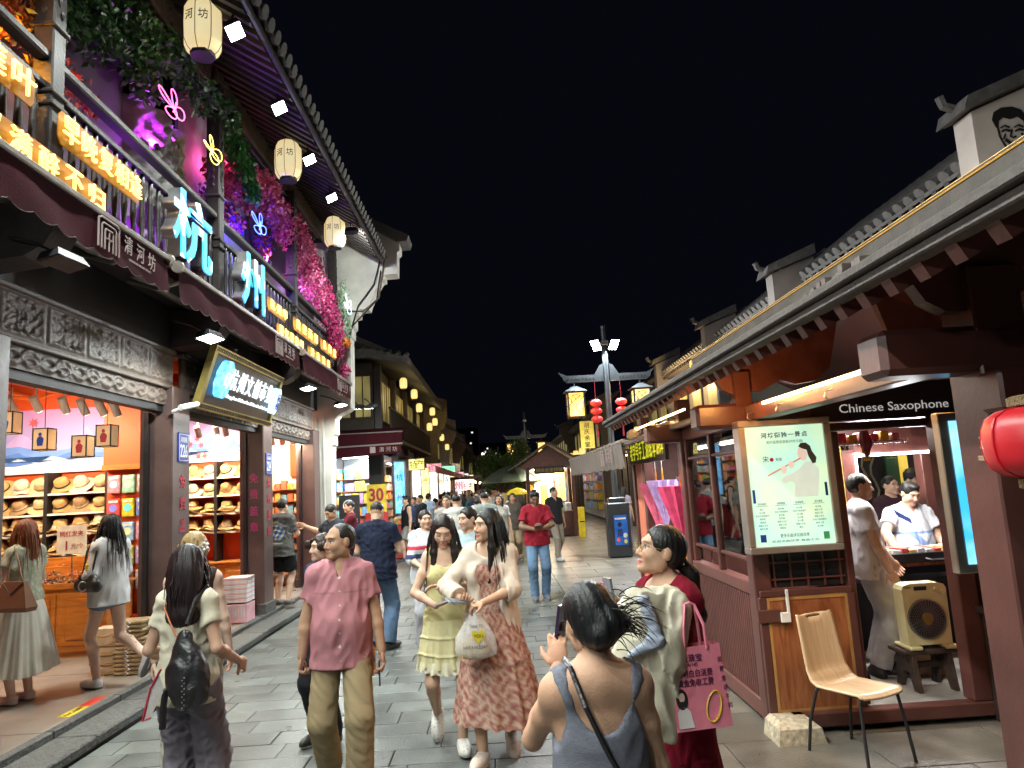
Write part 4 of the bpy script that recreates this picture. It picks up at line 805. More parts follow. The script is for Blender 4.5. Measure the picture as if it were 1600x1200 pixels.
lw = thing('lattice_window', 'dark lattice window strip behind the bottom of the lit poster', 'window', (2.2, 5.4, 1.0)); box('back', M_blk, lw, 1.97, 2.545, 5.41, 5.43, .985, 2.11)
for k in range(5): box('bar', M_mar2, lw, 2.0+k*.125, 2.014+k*.125, 5.39, 5.405, .985, 2.11)
for k in range(9): box('bar', M_mar2, lw, 1.975, 2.54, 5.385, 5.3899, 1.04+k*.12, 1.052+k*.12)
sb = thing('stone_base', 'pale stone block under the corner post of the booth', 'stone block', (1.98, 5.2, 0)); MB().add([(1.79, 5.05, 0), (2.12, 5.05, 0), (2.12, 5.34, 0), (1.79, 5.34, 0), (1.81, 5.07, .1), (2.10, 5.07, .1), (2.10, 5.34, .1), (1.81, 5.34, .1), (1.85, 5.16, .135), (2.06, 5.16, .135), (2.06, 5.34, .135), (1.85, 5.34, .135)], [(0, 1, 5, 4), (1, 2, 6, 5), (3, 0, 4, 7), (4, 5, 9, 8), (5, 6, 10, 9), (7, 4, 8, 11), (8, 9, 10, 11), (2, 3, 7, 6)]).build('block', mat('pale_granite', (.42, .36, .26), .75, var=.4, scale=30, bump=.4), sb)
# lit poster
ps = thing('lit_poster', 'pale green backlit poster of a flute player in an aluminium frame', 'poster', (2.19, 5.2, 1.25))
M_al = mat('champagne_aluminium', (.40, .35, .31), .35, metal=.7, var=.1, bump=.03)
for a in ((1.835, 2.545, 2.185, 2.235), (1.835, 2.545, 1.235, 1.285), (1.835, 1.885, 1.2851, 2.1849), (2.495, 2.545, 1.2851, 2.1849)): box('frame', M_al, ps, a[0], a[1], 5.17, 5.30, a[2], a[3], ch=.006)
m, t_, b = nodes('poster_backlit'); N = t_.nodes; L = t_.links; tc = N.new('ShaderNodeTexCoord'); nz = N.new('ShaderNodeTexNoise'); nz.inputs['Scale'].default_value = 2.2; L.new(tc.outputs['Object'], nz.inputs[0]); cr = N.new('ShaderNodeValToRGB'); cr.color_ramp.elements[0].color = (.33, .72, .62, 1); cr.color_ramp.elements[1].color = (.62, .78, .45, 1); cr.color_ramp.elements[0].position = .35; cr.color_ramp.elements[1].position = .68; L.new(nz.outputs[0], cr.inputs[0]); L.new(cr.outputs[0], b.inputs['Emission Color']); b.inputs['Emission Strength'].default_value = .68; b.inputs['Base Color'].default_value = (.3, .35, .3, 1); b.inputs['Roughness'].default_value = .15
box('backlit_sheet', m, ps, 1.886, 2.494, 5.192, 5.22, 1.286, 2.184)
M_ink = mat('poster_ink', (.03, .06, .2), .5, bump=0); M_ink2 = mat('poster_green_ink', (.08, .25, .2), .5, bump=0); M_gy = mat('poster_pale_suit', (.4, .45, .42), .6, em=(.55, .68, .6), es=.5, bump=0); M_sk = mat('poster_skin', (.4, .3, .24), .6, em=(.62, .5, .42), es=.6, bump=0); M_rd = mat('poster_flute', (.4, .15, .1), .6, em=(.55, .2, .15), es=.5, bump=0)
PY_ = 5.1905
text('河坊街独一景点', M_ink, ps, (2.19, PY_, 2.115), X_, Z_, .05, .0006, .02, w=.36, h=.042, space=1.25); text('和平笛萧音演奏(中外乐曲)', M_ink2, ps, (2.19, PY_, 2.06), X_, Z_, .03, .0006, w=.28, h=.028)
def flat(nm, m, P, d=0): MB().prism(P, PY_-.0008-d, PY_-.0002-d).build(nm, m, ps)
def el(cx, cz, rx, rz, n=16): return [(cx+rx*math.cos(2*PI*i/n), cz+rz*math.sin(2*PI*i/n)) for i in range(n)]
flat('portrait_coat', M_gy, [(2.22, 1.64), (2.40, 1.64), (2.42, 1.75), (2.43, 1.84), (2.38, 1.90), (2.33, 1.905), (2.29, 1.86), (2.24, 1.83), (2.16, 1.80), (2.13, 1.77), (2.15, 1.745), (2.21, 1.76), (2.235, 1.74)]); flat('portrait_hair', mat('poster_hair', (.06, .07, .08), .6, bump=0), [(2.29, 2.02), (2.31, 2.045), (2.35, 2.045), (2.38, 2.02), (2.39, 1.98), (2.42, 1.93), (2.41, 1.89), (2.385, 1.885), (2.36, 1.94), (2.35, 1.99), (2.31, 2.005)], .001); flat('portrait_face', M_sk, [(2.29, 2.015), (2.335, 2.005), (2.355, 1.96), (2.34, 1.915), (2.31, 1.91), (2.285, 1.93), (2.275, 1.965)], .0005)
flat('portrait_flute', M_rd, [(2.03, 1.815), (2.035, 1.805), (2.30, 1.925), (2.295, 1.935)], .0015); flat('portrait_hand', M_sk, el(2.16, 1.85, .022, .03), .002); flat('portrait_hand', M_sk, el(2.22, 1.885, .022, .028), .002); flat('seal', M_redp, el(2.075, 1.93, .015, .015), .0005)
text('宋', M_ink, ps, (2.03, PY_, 1.935), X_, Z_, .05, .0006); text('牧笛', M_ink, ps, (2.13, PY_, 1.93), X_, Z_, .025, .0006)
for q, x in enumerate((1.965, 2.11, 2.25, 2.395)):
    flat('heading_pill', M_ink2, [(x-.045, 1.585), (x+.045, 1.585), (x+.045, 1.588), (x-.045, 1.588)]); text(('民乐曲目', '经典歌曲', '影视歌曲', '流行歌曲')[q], M_ink, ps, (x, PY_, 1.602), X_, Z_, .018, .0005, w=.06)
    for r in range(7): text(random.Random(q*9+r).choice(('月光下的凤尾竹', '梅花三弄', '女儿情', '茉莉花', '但愿人长久', '我和我的祖国', '春江', '牧羊曲')), M_ink, ps, (x-.005, PY_, 1.562-r*.024), X_, Z_, .015, .0004)
text('更多乐曲详见曲目单', M_ink, ps, (2.19, PY_, 1.362), X_, Z_, .03, .0005, w=.22); text('欢迎点曲欣赏 每曲十元', M_ink, ps, (2.19, PY_, 1.322), X_, Z_, .018, .0005, w=.36)
for x, c in ((1.95, M_blue), (2.43, mat('poster_green', (.05, .4, .15), .5, bump=0))): flat('corner_square', c, [(x-.022, 1.32), (x+.022, 1.32), (x+.022, 1.375), (x-.022, 1.375)])
for x, z in ((1.912, 1.66), (2.468, 1.69)): flat('side_tab', M_blue, [(x-.01, z-.05), (x+.01, z-.05), (x+.01, z+.05), (x-.01, z+.05)])
ps.location = (2.19*.965, 5.2, 1.85-.6*.963); ps.scale = (.963, 1, .963)
# black sign over the door
ss = thing('door_sign', 'black sign board with white serif words above the booth doorway', 'sign', (2.95, 5.3, 2.24)); box('board', M_sgn, ss, 2.38, 3.62, 5.30, 5.335, 2.19, 2.46); text('Chinese Saxophone', mat('sign_white', (.75, .75, .74), .5, bump=0, em=(.8, .8, .78), es=.25), ss, (3.02, 5.297, 2.27), X_, Z_, .1, .001, w=.84, h=.085)
# narrow blue lit poster
bp = thing('lit_poster', 'narrow sky-blue lit poster beside the big right column', 'poster', (2.62, 4.1, 1.2)); box('frame', M_al, bp, 2.52, 2.83, 4.0, 4.06, 1.22, 2.12, ch=.006); box('lit_sheet', glow('poster_sky', (.04, .42, .85), 1.0, col2=(.35, .75, .95), scale=3), bp, 2.58, 2.78, 3.994, 3.999, 1.27, 2.07)
for k, ch in enumerate('中国葫芦丝'): text(ch, M_ink, bp, (2.71, 3.992, 1.78-k*.09), X_, Z_, .07, .0006)
# booth interior
bf = MB().box(1.98, 4.3, 5.37, 7.3, .04, .12).build('booth_floor', mat('grey_vinyl', (.32, .31, .29), .5, var=.3)); tag(bf, kind='structure')
iw = thing('booth_back_wall', 'maroon inner wall of the booth with a hatch framed in white light', 'wall', (3.3, 6.9, .12))
M_curt = woodmat('bamboo_gold', (.45, .26, .06), (.62, .4, .1), 6, (14, 14, .5), .5)
box('wall', M_mar2, iw, 2.0, 3.02, 6.9, 6.96, .121, 2.35); box('bamboo_panel', M_curt, iw, 3.021, 3.34, 6.88, 6.96, 1.0, 2.1); box('wall', M_mar2, iw, 3.021, 4.3, 6.9, 6.96, 2.101, 2.35); box('hatch_frame', M_mar2, iw, 3.341, 3.46, 6.87, 6.96, .95, 2.0); box('header', M_mar2, iw, 3.461, 4.30, 6.87, 6.96, 1.96, 2.1); box('apron', M_metal, iw, 3.021, 4.3, 6.9, 6.96, .121, .93)
box('led_strip', M_ledw, iw, 3.47, 4.28, 6.85, 6.868, 1.93, 1.955); box('led_strip', M_ledw, iw, 3.462, 3.475, 6.85, 6.868, .98, 1.929); lamp('AREA', (3.8, 6.8, 2.0), (.95, .97, 1), 16, .7, (3.7, 5.9, .9), .1); lamp('AREA', (3.85, 7.05, 1.98), (1, .95, .9), 14, .7, (4.2, 7.8, 1.2), .1)
tl = thing('tube_lamp', 'white tube lamp under the ceiling inside the booth', 'lamp', (3.0, 6.3, 2.3)); MB().cyl((2.5, 6.3, 2.3), (3.7, 6.3, 2.3), .018, n=8).build('tube', M_ledw, tl); lamp('AREA', (3.1, 6.3, 2.27), (1, .96, .9), 38, 1.2, (3.1, 6.3, 0), .05)
bc = thing('sales_counter', 'dark wooden counter along the hatch inside the booth', 'counter', (3.6, 6.6, .12)); box('top', M_wp, bc, 2.95, 4.29, 6.45, 6.86, .93, .965); box('shelf', M_dk, bc, 2.95, 4.29, 6.5, 6.86, .78, .80); box('side', M_dk, bc, 2.95, 2.99, 6.5, 6.86, .121, .929); box('edge', woodmat('worn_pine', (.35, .22, .09), (.5, .34, .16)), bc, 2.95, 3.5, 6.42, 6.449, .90, .965)
jc = thing('jewellery_case', 'open black case of beads and trinkets on the booth counter', 'display case', (3.85, 6.55, .966)); box('tray', M_metal, jc, 3.45, 4.25, 6.40, 6.80, .966, 1.05, ch=.006)
g = random.Random(8)
for r in range(2):
    for k in range(10): x = 3.49+k*.074; box('trinket_pad', mat('pad_%d' % (k % 4), ((.7, .7, .66), (.5, .08, .06), (.65, .45, .2), (.6, .6, .65))[k % 4], .4, var=.5, scale=60, bump=0), jc, x, x+.06, 6.43+r*.18, 6.57+r*.18, 1.051, 1.07+g.random()*.02)
MB().tube([(3.75, 6.395, 1.0), (3.78, 6.37, .99), (3.95, 6.37, .99), (3.98, 6.395, 1.0)], .008, 5).build('handle', M_steel, jc)
for k, (x, c) in enumerate(((3.05, (.35, .2, .45)), (3.25, (.3, .12, .2)))): t = thing('folded_cloth', ('purple' if k == 0 else 'plum')+' folded cloth under the booth counter', 'cloth', (x, 6.6, .80)); MB().grid(14, 10, lambda u, v: (x-.12+u*.34, 6.46+v*.3, .812+.05*abs(math.sin(u*5+v*3+k)))).build('cloth', mat('cloth_%d' % k, c, .8), t, True)
pr = thing('prize_shelf', 'white wire shelf of red and yellow trinkets above the booth doorway', 'shelf', (2.9, 5.9, 2.15)); box('shelf', M_spot, pr, 2.5, 3.4, 5.8, 6.0, 2.02, 2.035)
for k in range(9): x = 2.55+k*.09; box('trinket', mat('toy_%d' % (k % 3), ((.75, .06, .1), (.85, .55, .02), (.7, .2, .25))[k % 3], .4), pr, x, x+.07, 5.82, 5.95, 2.036, 2.10+.02*(k % 2), ch=.01)
for k in range(22): box('wire', M_spot, pr, 2.5+k*.042, 2.506+k*.042, 5.795, 5.799, 2.0, 2.05)
tg = thing('tassel', 'maroon and gold tassel hanging in the booth doorway', 'tassel', (2.92, 5.6, 2.1)); MB().tube([(2.92, 5.6, 2.12), (2.93, 5.6, 2.02), (2.92, 5.6, 1.9)], [.03, .05, .01], 7).build('knot', mat('maroon_silk', (.2, .01, .03), .5), tg)
for k in range(4): MB().tube([(2.9+k*.012, 5.59, 2.04), (2.885+k*.02, 5.59, 1.95), (2.9+k*.012, 5.59, 1.88)], .005, 4).build('cord', mat('gold_silk', (.75, .45, .04), .5), tg)
# box fan on a little bench
fb = thing('small_bench', 'small dark worn wooden bench under the fan', 'bench', (3.22, 5.72, .12)); M_ben = mat('worn_dark_bench', (.05, .03, .022), .6, var=.6, scale=12, bump=.5)
box('bench_top', M_ben, fb, 3.02, 3.45, 5.60, 5.85, .39, .425, ch=.008)
for x in (3.08, 3.36): MB().prism([(5.61, .39), (5.84, .39), (5.88, .121), (5.81, .121), (5.76, .25), (5.69, .25), (5.64, .121), (5.57, .121)], x, x+.03, 'x').build('leg', M_ben, fb)
box('stretcher', M_ben, fb, 3.111, 3.359, 5.71, 5.74, .27, .31)
fn = thing('box_fan', 'cream plastic box fan with round grille standing on the bench', 'fan', (3.25, 5.72, .426)); M_cr = mat('aged_cream_plastic', (.62, .55, .30), .4, var=.25, scale=5, bump=.05)
fx, fz, fy = 3.25, .66, 5.63
P = [(3.08, .455), (3.42, .455), (3.425, .87), (3.41, .90), (3.36, .915), (3.14, .915), (3.09, .90), (3.075, .87)]
MB().prism(P, fy, fy+.13).build('housing', M_cr, fn)
box('foot', M_cr, fn, 3.06, 3.16, 5.58, 5.82, .426, .454, ch=.008); box('foot', M_cr, fn, 3.34, 3.44, 5.58, 5.82, .426, .454, ch=.008)
MB().prism(el(fx-.01, fz-.01, .148, .148, 28), fy-.004, fy-.001).build('recess', M_blk, fn)
for k in range(9): MB().tube([(fx-.01+(.035+.0135*k)*math.cos(2*PI*i/30), fy-.012, fz-.01+(.035+.0135*k)*math.sin(2*PI*i/30)) for i in range(30)], .0022 if k < 8 else .007, 4, True).build('grille_ring', M_steel, fn)
_gb = MB()
for k in range(36): a = 2*PI*k/36; _gb.cyl((fx-.01+.04*math.cos(a), fy-.015, fz-.01+.04*math.sin(a)), (fx-.01+.145*math.cos(a+.35), fy-.015, fz-.01+.145*math.sin(a+.35)), .002, n=4)
tag(_gb.build('grille_bars', M_steel, fn), kind='stuff')
MB().cyl((fx-.01, fy-.025, fz-.01), (fx-.01, fy-.005, fz-.01), .042, .046, 20).build('hub', M_gold, fn)
box('handle_slot', M_blk, fn, 3.17, 3.27, fy-.003, fy-.0005, .862, .892)
for x in (3.33, 3.385): MB().cyl((x, fy-.025, .865-(x-3.33)*.4), (x, fy-.001, .865-(x-3.33)*.4), .018, n=12).build('knob', M_cr, fn)
text('Midea', M_blk, fn, (3.115, fy-.002, .89), X_, Z_, .025, .0005)
cx = thing('cardboard_box', 'brown cardboard carton behind the bench in the booth', 'box', (3.45, 6.2, .12)); box('carton', mat('cardboard', (.36, .24, .13), .8, var=.2), cx, 3.30, 3.62, 5.98, 6.35, .121, .46, ch=.004); box('tape', mat('packing_tape', (.45, .33, .2), .3), cx, 3.44, 3.48, 5.975, 5.979, .2, .458)
cx2 = thing('bag_pile', 'pile of grey cloth and white plastic bag on the carton', 'bag', (3.45, 6.15, .461)); MB().lathe([(.001, .3), (.08, .28), (.14, .2), (.15, .08), (.13, 0)], (3.45, 6.15, .461), 14, fn=lambda a, z: 1+.15*math.sin(3*a+z*20)).build('cloth', mat('grey_cloth', (.2, .19, .2), .8), cx2, True); MB().lathe([(.03, .2), (.05, .15), (.07, .05), (.06, 0)], (3.42, 6.0, .47), 10, fn=lambda a, z: 1+.25*math.sin(5*a+z*30)).build('plastic_bag', M_whitep, cx2, True)
for k in range(2): sh = thing('black_shoe', ('left' if k == 0 else 'right')+' one of the black shoes on the booth floor beside the bench', 'shoe', (2.9+.14*k, 6.1, .121)); MB().lathe([(.045, 0), (.05, .015), (.045, .05), (.03, .08), (.02, .085)], (2.9+.14*k, 6.1, .121), 12, sx=1, sy=2.6).build('upper', M_blk, sh, True)
cbn = thing('carved_cabinet', 'narrow dark carved wooden stand at the right of the booth door', 'cabinet', (3.46, 5.0, 0)); box('body', M_dk, cbn, 3.42, 3.56, 5.02, 5.25, .01, .75, ch=.006); box('cabinet_top', M_dk, cbn, 3.38, 3.60, 4.99, 5.25, .751, .80, ch=.006)
for k in range(4): box('carved_block', M_dk, cbn, 3.44, 3.54, 5.005, 5.019, .1+k*.15, .2+k*.15, ch=.006)
# backdrop beyond the hatch
scn = thing('carved_screen', 'dark carved openwork screen with a gold pillar behind the hatch customers', 'screen', (5.2, 10, 0)); box('back', M_blk, scn, 3.4, 6.6, 10.6, 10.65, 0, 3.2)
for k in range(11): MB().tube([(4.35+.12*k+.05*math.sin(i*1.3+k), 10.5, .5+i*.12) for i in range(20)], .018, 5).build('scroll_bar', M_carve, scn)
for k in range(14): MB().tube([(4.5+.1*(k % 6)+.07*math.cos(a), 10.48, .8+.16*k+.07*math.sin(a)) for a in [i*PI/5 for i in range(10)]], .012, 4, True).build('ring', M_carve, scn)
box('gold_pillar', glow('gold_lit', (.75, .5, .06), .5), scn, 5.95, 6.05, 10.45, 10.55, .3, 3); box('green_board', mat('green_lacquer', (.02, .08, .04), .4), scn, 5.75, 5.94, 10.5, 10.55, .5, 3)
for k, ch in enumerate('百草堂'): text(ch, M_gold, scn, (5.845, 10.495, 2.5-k*.25), X_, Z_, .17, .002)
lamp('POINT', (4.8, 9.2, 2.9), (1, .85, .6), 25, .15)
# wooden chair
M_ply = woodmat('bent_plywood', (.50, .36, .22), (.62, .47, .31), 3, (9, 1, .8), .38)
chair = thing('chair', 'bent plywood chair with black steel legs beside the booth door', 'chair', (2.23, 4.80, 0), R(22)); chair.scale = (.93, .95, .98)
def shell(u, v):                                            # v: 0 front of seat .. 1 top of back
    L = [(-.23, .435), (-.20, .455), (0, .445), (.14, .44), (.19, .46), (.225, .52), (.25, .65), (.285, .85), (.295, .88)]
    s = v*(len(L)-1); i = min(int(s), len(L)-2); f = s-i; a = L[i]; b = L[i+1]; yy = a[0]+(b[0]-a[0])*f; zz = a[1]+(b[1]-a[1])*f
    w = .20-.035*max(0, (v-.5)*2)-(.02 if v < .05 else 0); c = (u*2-1)
    return (c*w, yy-(.02*(1-c*c) if v > .55 else 0)*-1, zz-(.012*(1-c*c) if v < .5 else 0)-(.02*(1-c*c) if v > .97 else 0))
mb = MB(); nu, nv = 17, 41
V0 = [Vector(shell(i/(nu-1), j/(nv-1))) for j in range(nv) for i in range(nu)]
F0 = [(j*nu+i, j*nu+i+1, (j+1)*nu+i+1, (j+1)*nu+i) for j in range(nv-1) for i in range(nu-1) if not (35 <= j <= 36 and 5 <= i <= 10)]
mb.add(V0, F0); sh = mb.build('seat_shell', M_ply, chair, True); so_ = sh.modifiers.new('solidify', 'SOLIDIFY'); so_.thickness = .014; so_.offset = 0
for s in (-1, 1):
    MB().tube([(s*.15, -.2, .435), (s*.175, -.19, .41), (s*.20, -.215, .2), (s*.215, -.235, 0)], .011, 8).build('leg', M_blk, chair); MB().tube([(s*.15, .16, .43), (s*.17, .18, .40), (s*.195, .24, .2), (s*.205, .27, 0)], .011, 8).build('leg', M_blk, chair)
    MB().tube([(s*.15, -.2, .43), (s*.15, .16, .427)], .01, 6).build('side_tube', M_blk, chair)
MB().tube([(-.15, -.02, .425), (.15, -.02, .425)], .01, 6).build('cross_tube', M_blk, chair)
# red drum lantern and string
rl = thing('red_lantern', 'large red drum lantern with woven rims at the right edge', 'lantern', (1.86, 2.35, 1.9)); M_rl = mat('red_lacquer_skin', (.42, .010, .016), .42, var=.1, bump=.03, em=(.6, .01, .02), es=.03)
MB().lathe([(.10, -.118), (.15, -.108), (.185, -.085), (.20, -.05), (.205, 0), (.20, .05), (.185, .085), (.15, .108), (.10, .118)], (1.865, 2.35, 1.895), 40, fn=lambda a, z: 1-.012*abs(math.sin(6*a))).build('skin', M_rl, rl, True)
for z in (1.895+.118, 1.895-.118-.04): MB().lathe([(.10, 0), (.115, .005), (.115, .035), (.10, .04)], (1.865, 2.35, z), 20).build('woven_rim', mat('woven_rim', (.2, .14, .06), .8, bump=1, bscale=120), rl)
for k in range(8): a = 2*PI*k/8; MB().tube([(1.865+r*1.012*math.cos(a), 2.35+r*1.012*math.sin(a), 1.895+z) for r, z in ((.10, -.118), (.15, -.108), (.185, -.085), (.20, -.05), (.205, 0), (.20, .05), (.185, .085), (.15, .108), (.10, .118))], .004, 5).build('rib', M_rl, rl)
MB().tube([(1.865, 2.35, 2.06), (1.865, 2.35, 2.5)], .006, 5).build('cord', mat('red_cord', (.5, .02, .02), .6), rl)
cr_ = thing('twine', 'pale twine tied round the big column behind the red lantern', 'cord', (1.9, 2.7, 1.9)); M_tw = mat('jute_twine', (.5, .4, .24), .8)
for a in ([(1.91, 2.78, 1.93), (1.905, 2.70, 1.90), (2.0, 2.69, 1.885), (2.14, 2.69, 1.89)], [(1.91, 2.78, 1.89), (1.905, 2.70, 1.915), (2.0, 2.69, 1.92), (2.14, 2.69, 1.92)], [(1.91, 2.8, 1.855), (1.905, 2.70, 1.85), (2.02, 2.69, 1.84), (2.14, 2.69, 1.845)], [(1.91, 2.8, 1.845), (1.905, 2.70, 1.84), (2.02, 2.69, 1.832), (2.14, 2.69, 1.84)], [(2.0, 2.69, 1.84), (2.02, 2.68, 1.81)]): MB().tube(a, .005, 5).build('strand', M_tw, cr_)
# ================================================================== umbrella shop next door
us = thing('umbrella_shop', 'small lit umbrella stall next to the booth with a dark sign', 'stall', (2.6, 8.3, 0))
box('back_wall', mat('stall_white', (.7, .68, .66), .7), us, 3.3, 3.36, 7.3, 10.4, .03, 2.4); box('end_wall', M_mar2, us, 1.95, 3.3, 10.3, 10.4, .03, 2.4); box('stall_floor', mat('stall_floor', (.3, .28, .26), .5), us, 1.9, 3.3, 7.35, 10.4, .0, .05); box('ceiling', M_mar, us, 1.9, 3.3, 7.35, 10.4, 2.4, 2.45)
box('counter', M_mar2, us, 1.92, 2.3, 7.4, 8.9, .05, .82, ch=.01); box('salmon_door', mat('salmon_paint', (.62, .18, .10), .5), us, 1.88, 1.92, 9.35, 9.75, .05, 2.05); box('counter_edge', M_mar2, us, 1.88, 2.34, 7.38, 8.92, .822, .86)
box('post', M_mar, us, 1.86, 1.98, 9.8, 9.92, .02, 2.5)
box('ceiling_lamp', M_ledw, us, 2.2, 2.9, 8.3, 8.36, 2.37, 2.395); lamp('AREA', (2.5, 8.3, 2.35), (1, .93, .88), 45, .7, (2.4, 8.3, 0), 1.2)
usg = thing('stall_sign', 'dark stall sign with yellow calligraphy above the hanging umbrellas', 'sign', (1.84, 8.65, 2.2)); box('board', M_sgn, usg, 1.80, 1.84, 7.62, 9.72, 2.03, 2.36); M_yl = mat('yellow_calligraphy', (.6, .6, .04), .5, bump=0, em=(.75, .75, .03), es=.45)
for k, ch in enumerate('老字号手工油纸伞'): text(ch, M_yl, usg, (1.797, 9.55-k*.2, 2.19), -Y_, Z_, .2, .001, .01, w=.17, h=.22)
for k, ch in enumerate('油布伞'): text(ch, M_yl, usg, (1.797, 7.98-k*.12, 2.2), -Y_, Z_, .2, .001, w=.11, h=.2)
def umbrella(loc, col, lab, s=1):
    t = thing('paper_umbrella', lab, 'umbrella', loc, 0, 'paper umbrellas hung in the stall'); x, y, z = loc; M = mat('oiled_paper_%.2f_%.2f' % col[:2], col, .35, var=.25, scale=14, bump=.3); n = 24
    MB().lathe([(.02*s, -.5*s), (.06*s, -.35*s), (.15*s, -.08*s), (.19*s, .05*s), (.17*s, .05*s), (.05*s, -.3*s)], loc, n, fn=lambda a, q: 1+.10*math.cos(12*a)).build('canopy', M, t)
    MB().cyl((x, y, z-.6*s), (x, y, z+.18*s), .01, n=6).build('shaft', M_shw, t); MB().tube([(x, y, z+.18*s), (x, y, 2.38)], .003, 4).build('cord', M_whitep, t)
umbrella((1.98, 9.0, 1.72), (.80, .16, .28), 'pink paper umbrella hung farthest left in the stall', 1.1); umbrella((2.0, 8.72, 1.76), (.50, .36, .72), 'lilac paper umbrella hung between the pink ones', 1); umbrella((1.96, 7.72, 1.68), (.75, .08, .2), 'large deep pink pleated umbrella beside the booth window', 1.25); umbrella((2.2, 8.2, 1.8), (.35, .5, .7), 'pale blue umbrella behind the deep pink one', .8)
for k in range(14): y = 7.45+k*.1; t = thing('charm', '%s pink charm from the booth along the stall counter' % ORD[k], 'charm', (2.0, y, .861), 0, 'pink charms on the stall counter'); MB().lathe([(.03, 0), (.035, .03), (.02, .07), (.008, .1)], (2.0+.05*(k % 3), y, .861), 8).build('charm', mat('pink_charm_%d' % (k % 2), ((.8, .2, .35), (.8, .55, .6))[k % 2], .4), t)
# grey awning of the next stall
ga = thing('awning', 'grey-brown scalloped awning with pale logo on the right side of the street', 'awning', (1.8, 12, 2.3)); M_ga = mat('taupe_canvas', (.15, .12, .10), .8, var=.2, scale=6, bump=.2)
def gf(u, v): y = 8.45+u*6.4; return (1.48+.03*(1-v)+.008*math.sin(y*20), y, 2.30-(1-v)*(.30+.03*abs(math.sin(y*PI/.2))))
MB().grid(220, 6, gf).build('valance', M_ga, ga, True); slopebox(MB(), 1.48, 2.30, 2.3, 2.52, 8.45, 14.85, .015).build('canopy', M_ga, ga); MB().cyl((1.5, 8.43, 2.30), (1.5, 14.87, 2.30), .025, n=8).build('front_rail', M_trim, ga); MB().cyl((1.62, 8.38, 2.36), (1.62, 8.46, 2.36), .07, n=14).build('roller_cap', M_trim, ga)
MB().tube([(1.52, 8.5, 2.27), (1.75, 7.6, 2.33), (1.86, 6.2, 2.36)], .03, 6).build('folding_arm', M_trim, ga)
for k, ch in enumerate('清河坊'): text(ch, M_print, ga, (1.462, 9.62-k*.22, 2.17), -Y_, Z_, .18, .001, w=.15, h=.2)
lg = MB(); ly = 9.95
for w, tz in ((.12, .1), (.07, .05)):
    P = [(1.465, ly+w, 2.05), (1.46, ly+w, 2.17+tz-.02), (1.46, ly-w, 2.17+tz-.02), (1.465, ly-w, 2.05)]
    for a, b in zip(P, P[1:]): lg.cyl(a, b, .009, n=5)
lg.build('logo', M_print, ga)
# ================================================================== farther left: timber building beyond the alley and the row after it
M_wood2 = mat('old_brown_timber', (.042, .028, .021), .6, var=.35, scale=6, bump=.25); M_win = mat('window_dark_glass', (.03, .032, .03), .1, var=.2, bump=0); M_winl = glow('window_dim_warm', (.55, .45, .14), .2, col2=(.2, .17, .06), scale=3)
GOODS = [mat('shelf_goods_%d' % i, c, .45, var=.45, scale=9, bump=0) for i, c in enumerate(((.85, .4, .05), (.8, .1, .08), (.75, .72, .7), (.2, .45, .8), (.8, .65, .1), (.5, .3, .7), (.2, .6, .5)))]
M_shopw = mat('bright_shop_wall', (.72, .74, .8), .6, var=.1); M_tube = glow('shop_tube_white', (.9, .96, 1), 9); M_tubew = glow('shop_tube_warm', (1, .8, .5), 8)
def bay(par, y0, y1, x, depth, col, watts, seed, zt=2.75, south=False):
    g = random.Random(seed); w = y1-y0
    def bx(n, m, a0, a1, d0, d1, z0, z1):                    # a along the opening, d into the building
        return box(n, m, par, x-d1, x-d0, y0+a0, y0+a1, z0, z1) if not south else box(n, m, par, x+a0, x+a1, y0+d0, y0+d1, z0, z1)
    if south: w = y1
    bx('shop_back', M_shopw, 0, w, depth, depth+.05, .1, 3.0); bx('shop_ceiling', M_shopw, 0, w, .05, depth, 2.95, 3.0); bx('tube', M_tubew if col[2] < .7 else M_tube, w*.15, w*.85, depth*.4, depth*.4+.06, 2.9, 2.94)
    for r in range(6):
        bx('shelf', M_shd, .05, w-.05, depth-.3, depth-.001, .5+r*.36, .52+r*.36); k = .06
        while k < w-.2:
            q = g.uniform(.1, .3); bx('goods', g.choice(GOODS), k, min(k+q, w-.06), depth-.27, depth-.05, .521+r*.36, .521+r*.36+g.uniform(.16, .31)); k += q+.02
    c = (x-depth*.4, (y0+y1)/2, 2.86) if not south else (x+w/2, y0+depth*.4, 2.86)
    lamp('AREA', c, col, watts, min(1.5, w), (c[0]+(.5 if not south else 0), c[1]-(.3 if south else 0), 0), .3)
tb = thing('timber_building', 'brown timber two-storey building past the alley with dim windows', 'building', (-5, 24, 0))
box('upper_wall', M_wood2, tb, -8, -3.42, 20.0, 31.8, 3.35, 5.55); box('floor_beam', M_dk, tb, -8, -3.36, 19.94, 31.86, 3.1, 3.35)
for i in range(4):                                            # south windows
    x = -5.7+i*.58; f = box('window', M_wood2, tb, x, x+.52, 19.93, 19.995, 3.95, 5.2); box('pane', M_winl if i != 1 else M_win, f, x+.05, x+.47, 19.915, 19.929, 4.0, 5.15); box('glazing_bar', M_wood2, f, x+.245, x+.275, 19.905, 19.914, 4.0, 5.15)
for i in range(13):
    y = 20.3+i*.86; f = box('window', M_wood2, tb, -3.415, -3.36, y, y+.74, 3.95, 5.2); box('pane', M_winl, f, -3.355, -3.345, y+.06, y+.68, 4.0, 5.15); box('glazing_bar', M_wood2, f, -3.343, -3.335, y+.34, y+.40, 4.0, 5.15)
for y in (20.0, 22.9, 25.8, 28.8, 31.6): box('post', M_dk, tb, -3.40, -3.2, y, y+.2, .05, 5.5, ch=.01)
box('balcony_slab', M_dk, tb, -3.358, -2.95, 20, 31.8, 3.36, 3.46); box('handrail', M_wood2, tb, -3.0, -2.94, 20, 31.8, 4.2, 4.26)
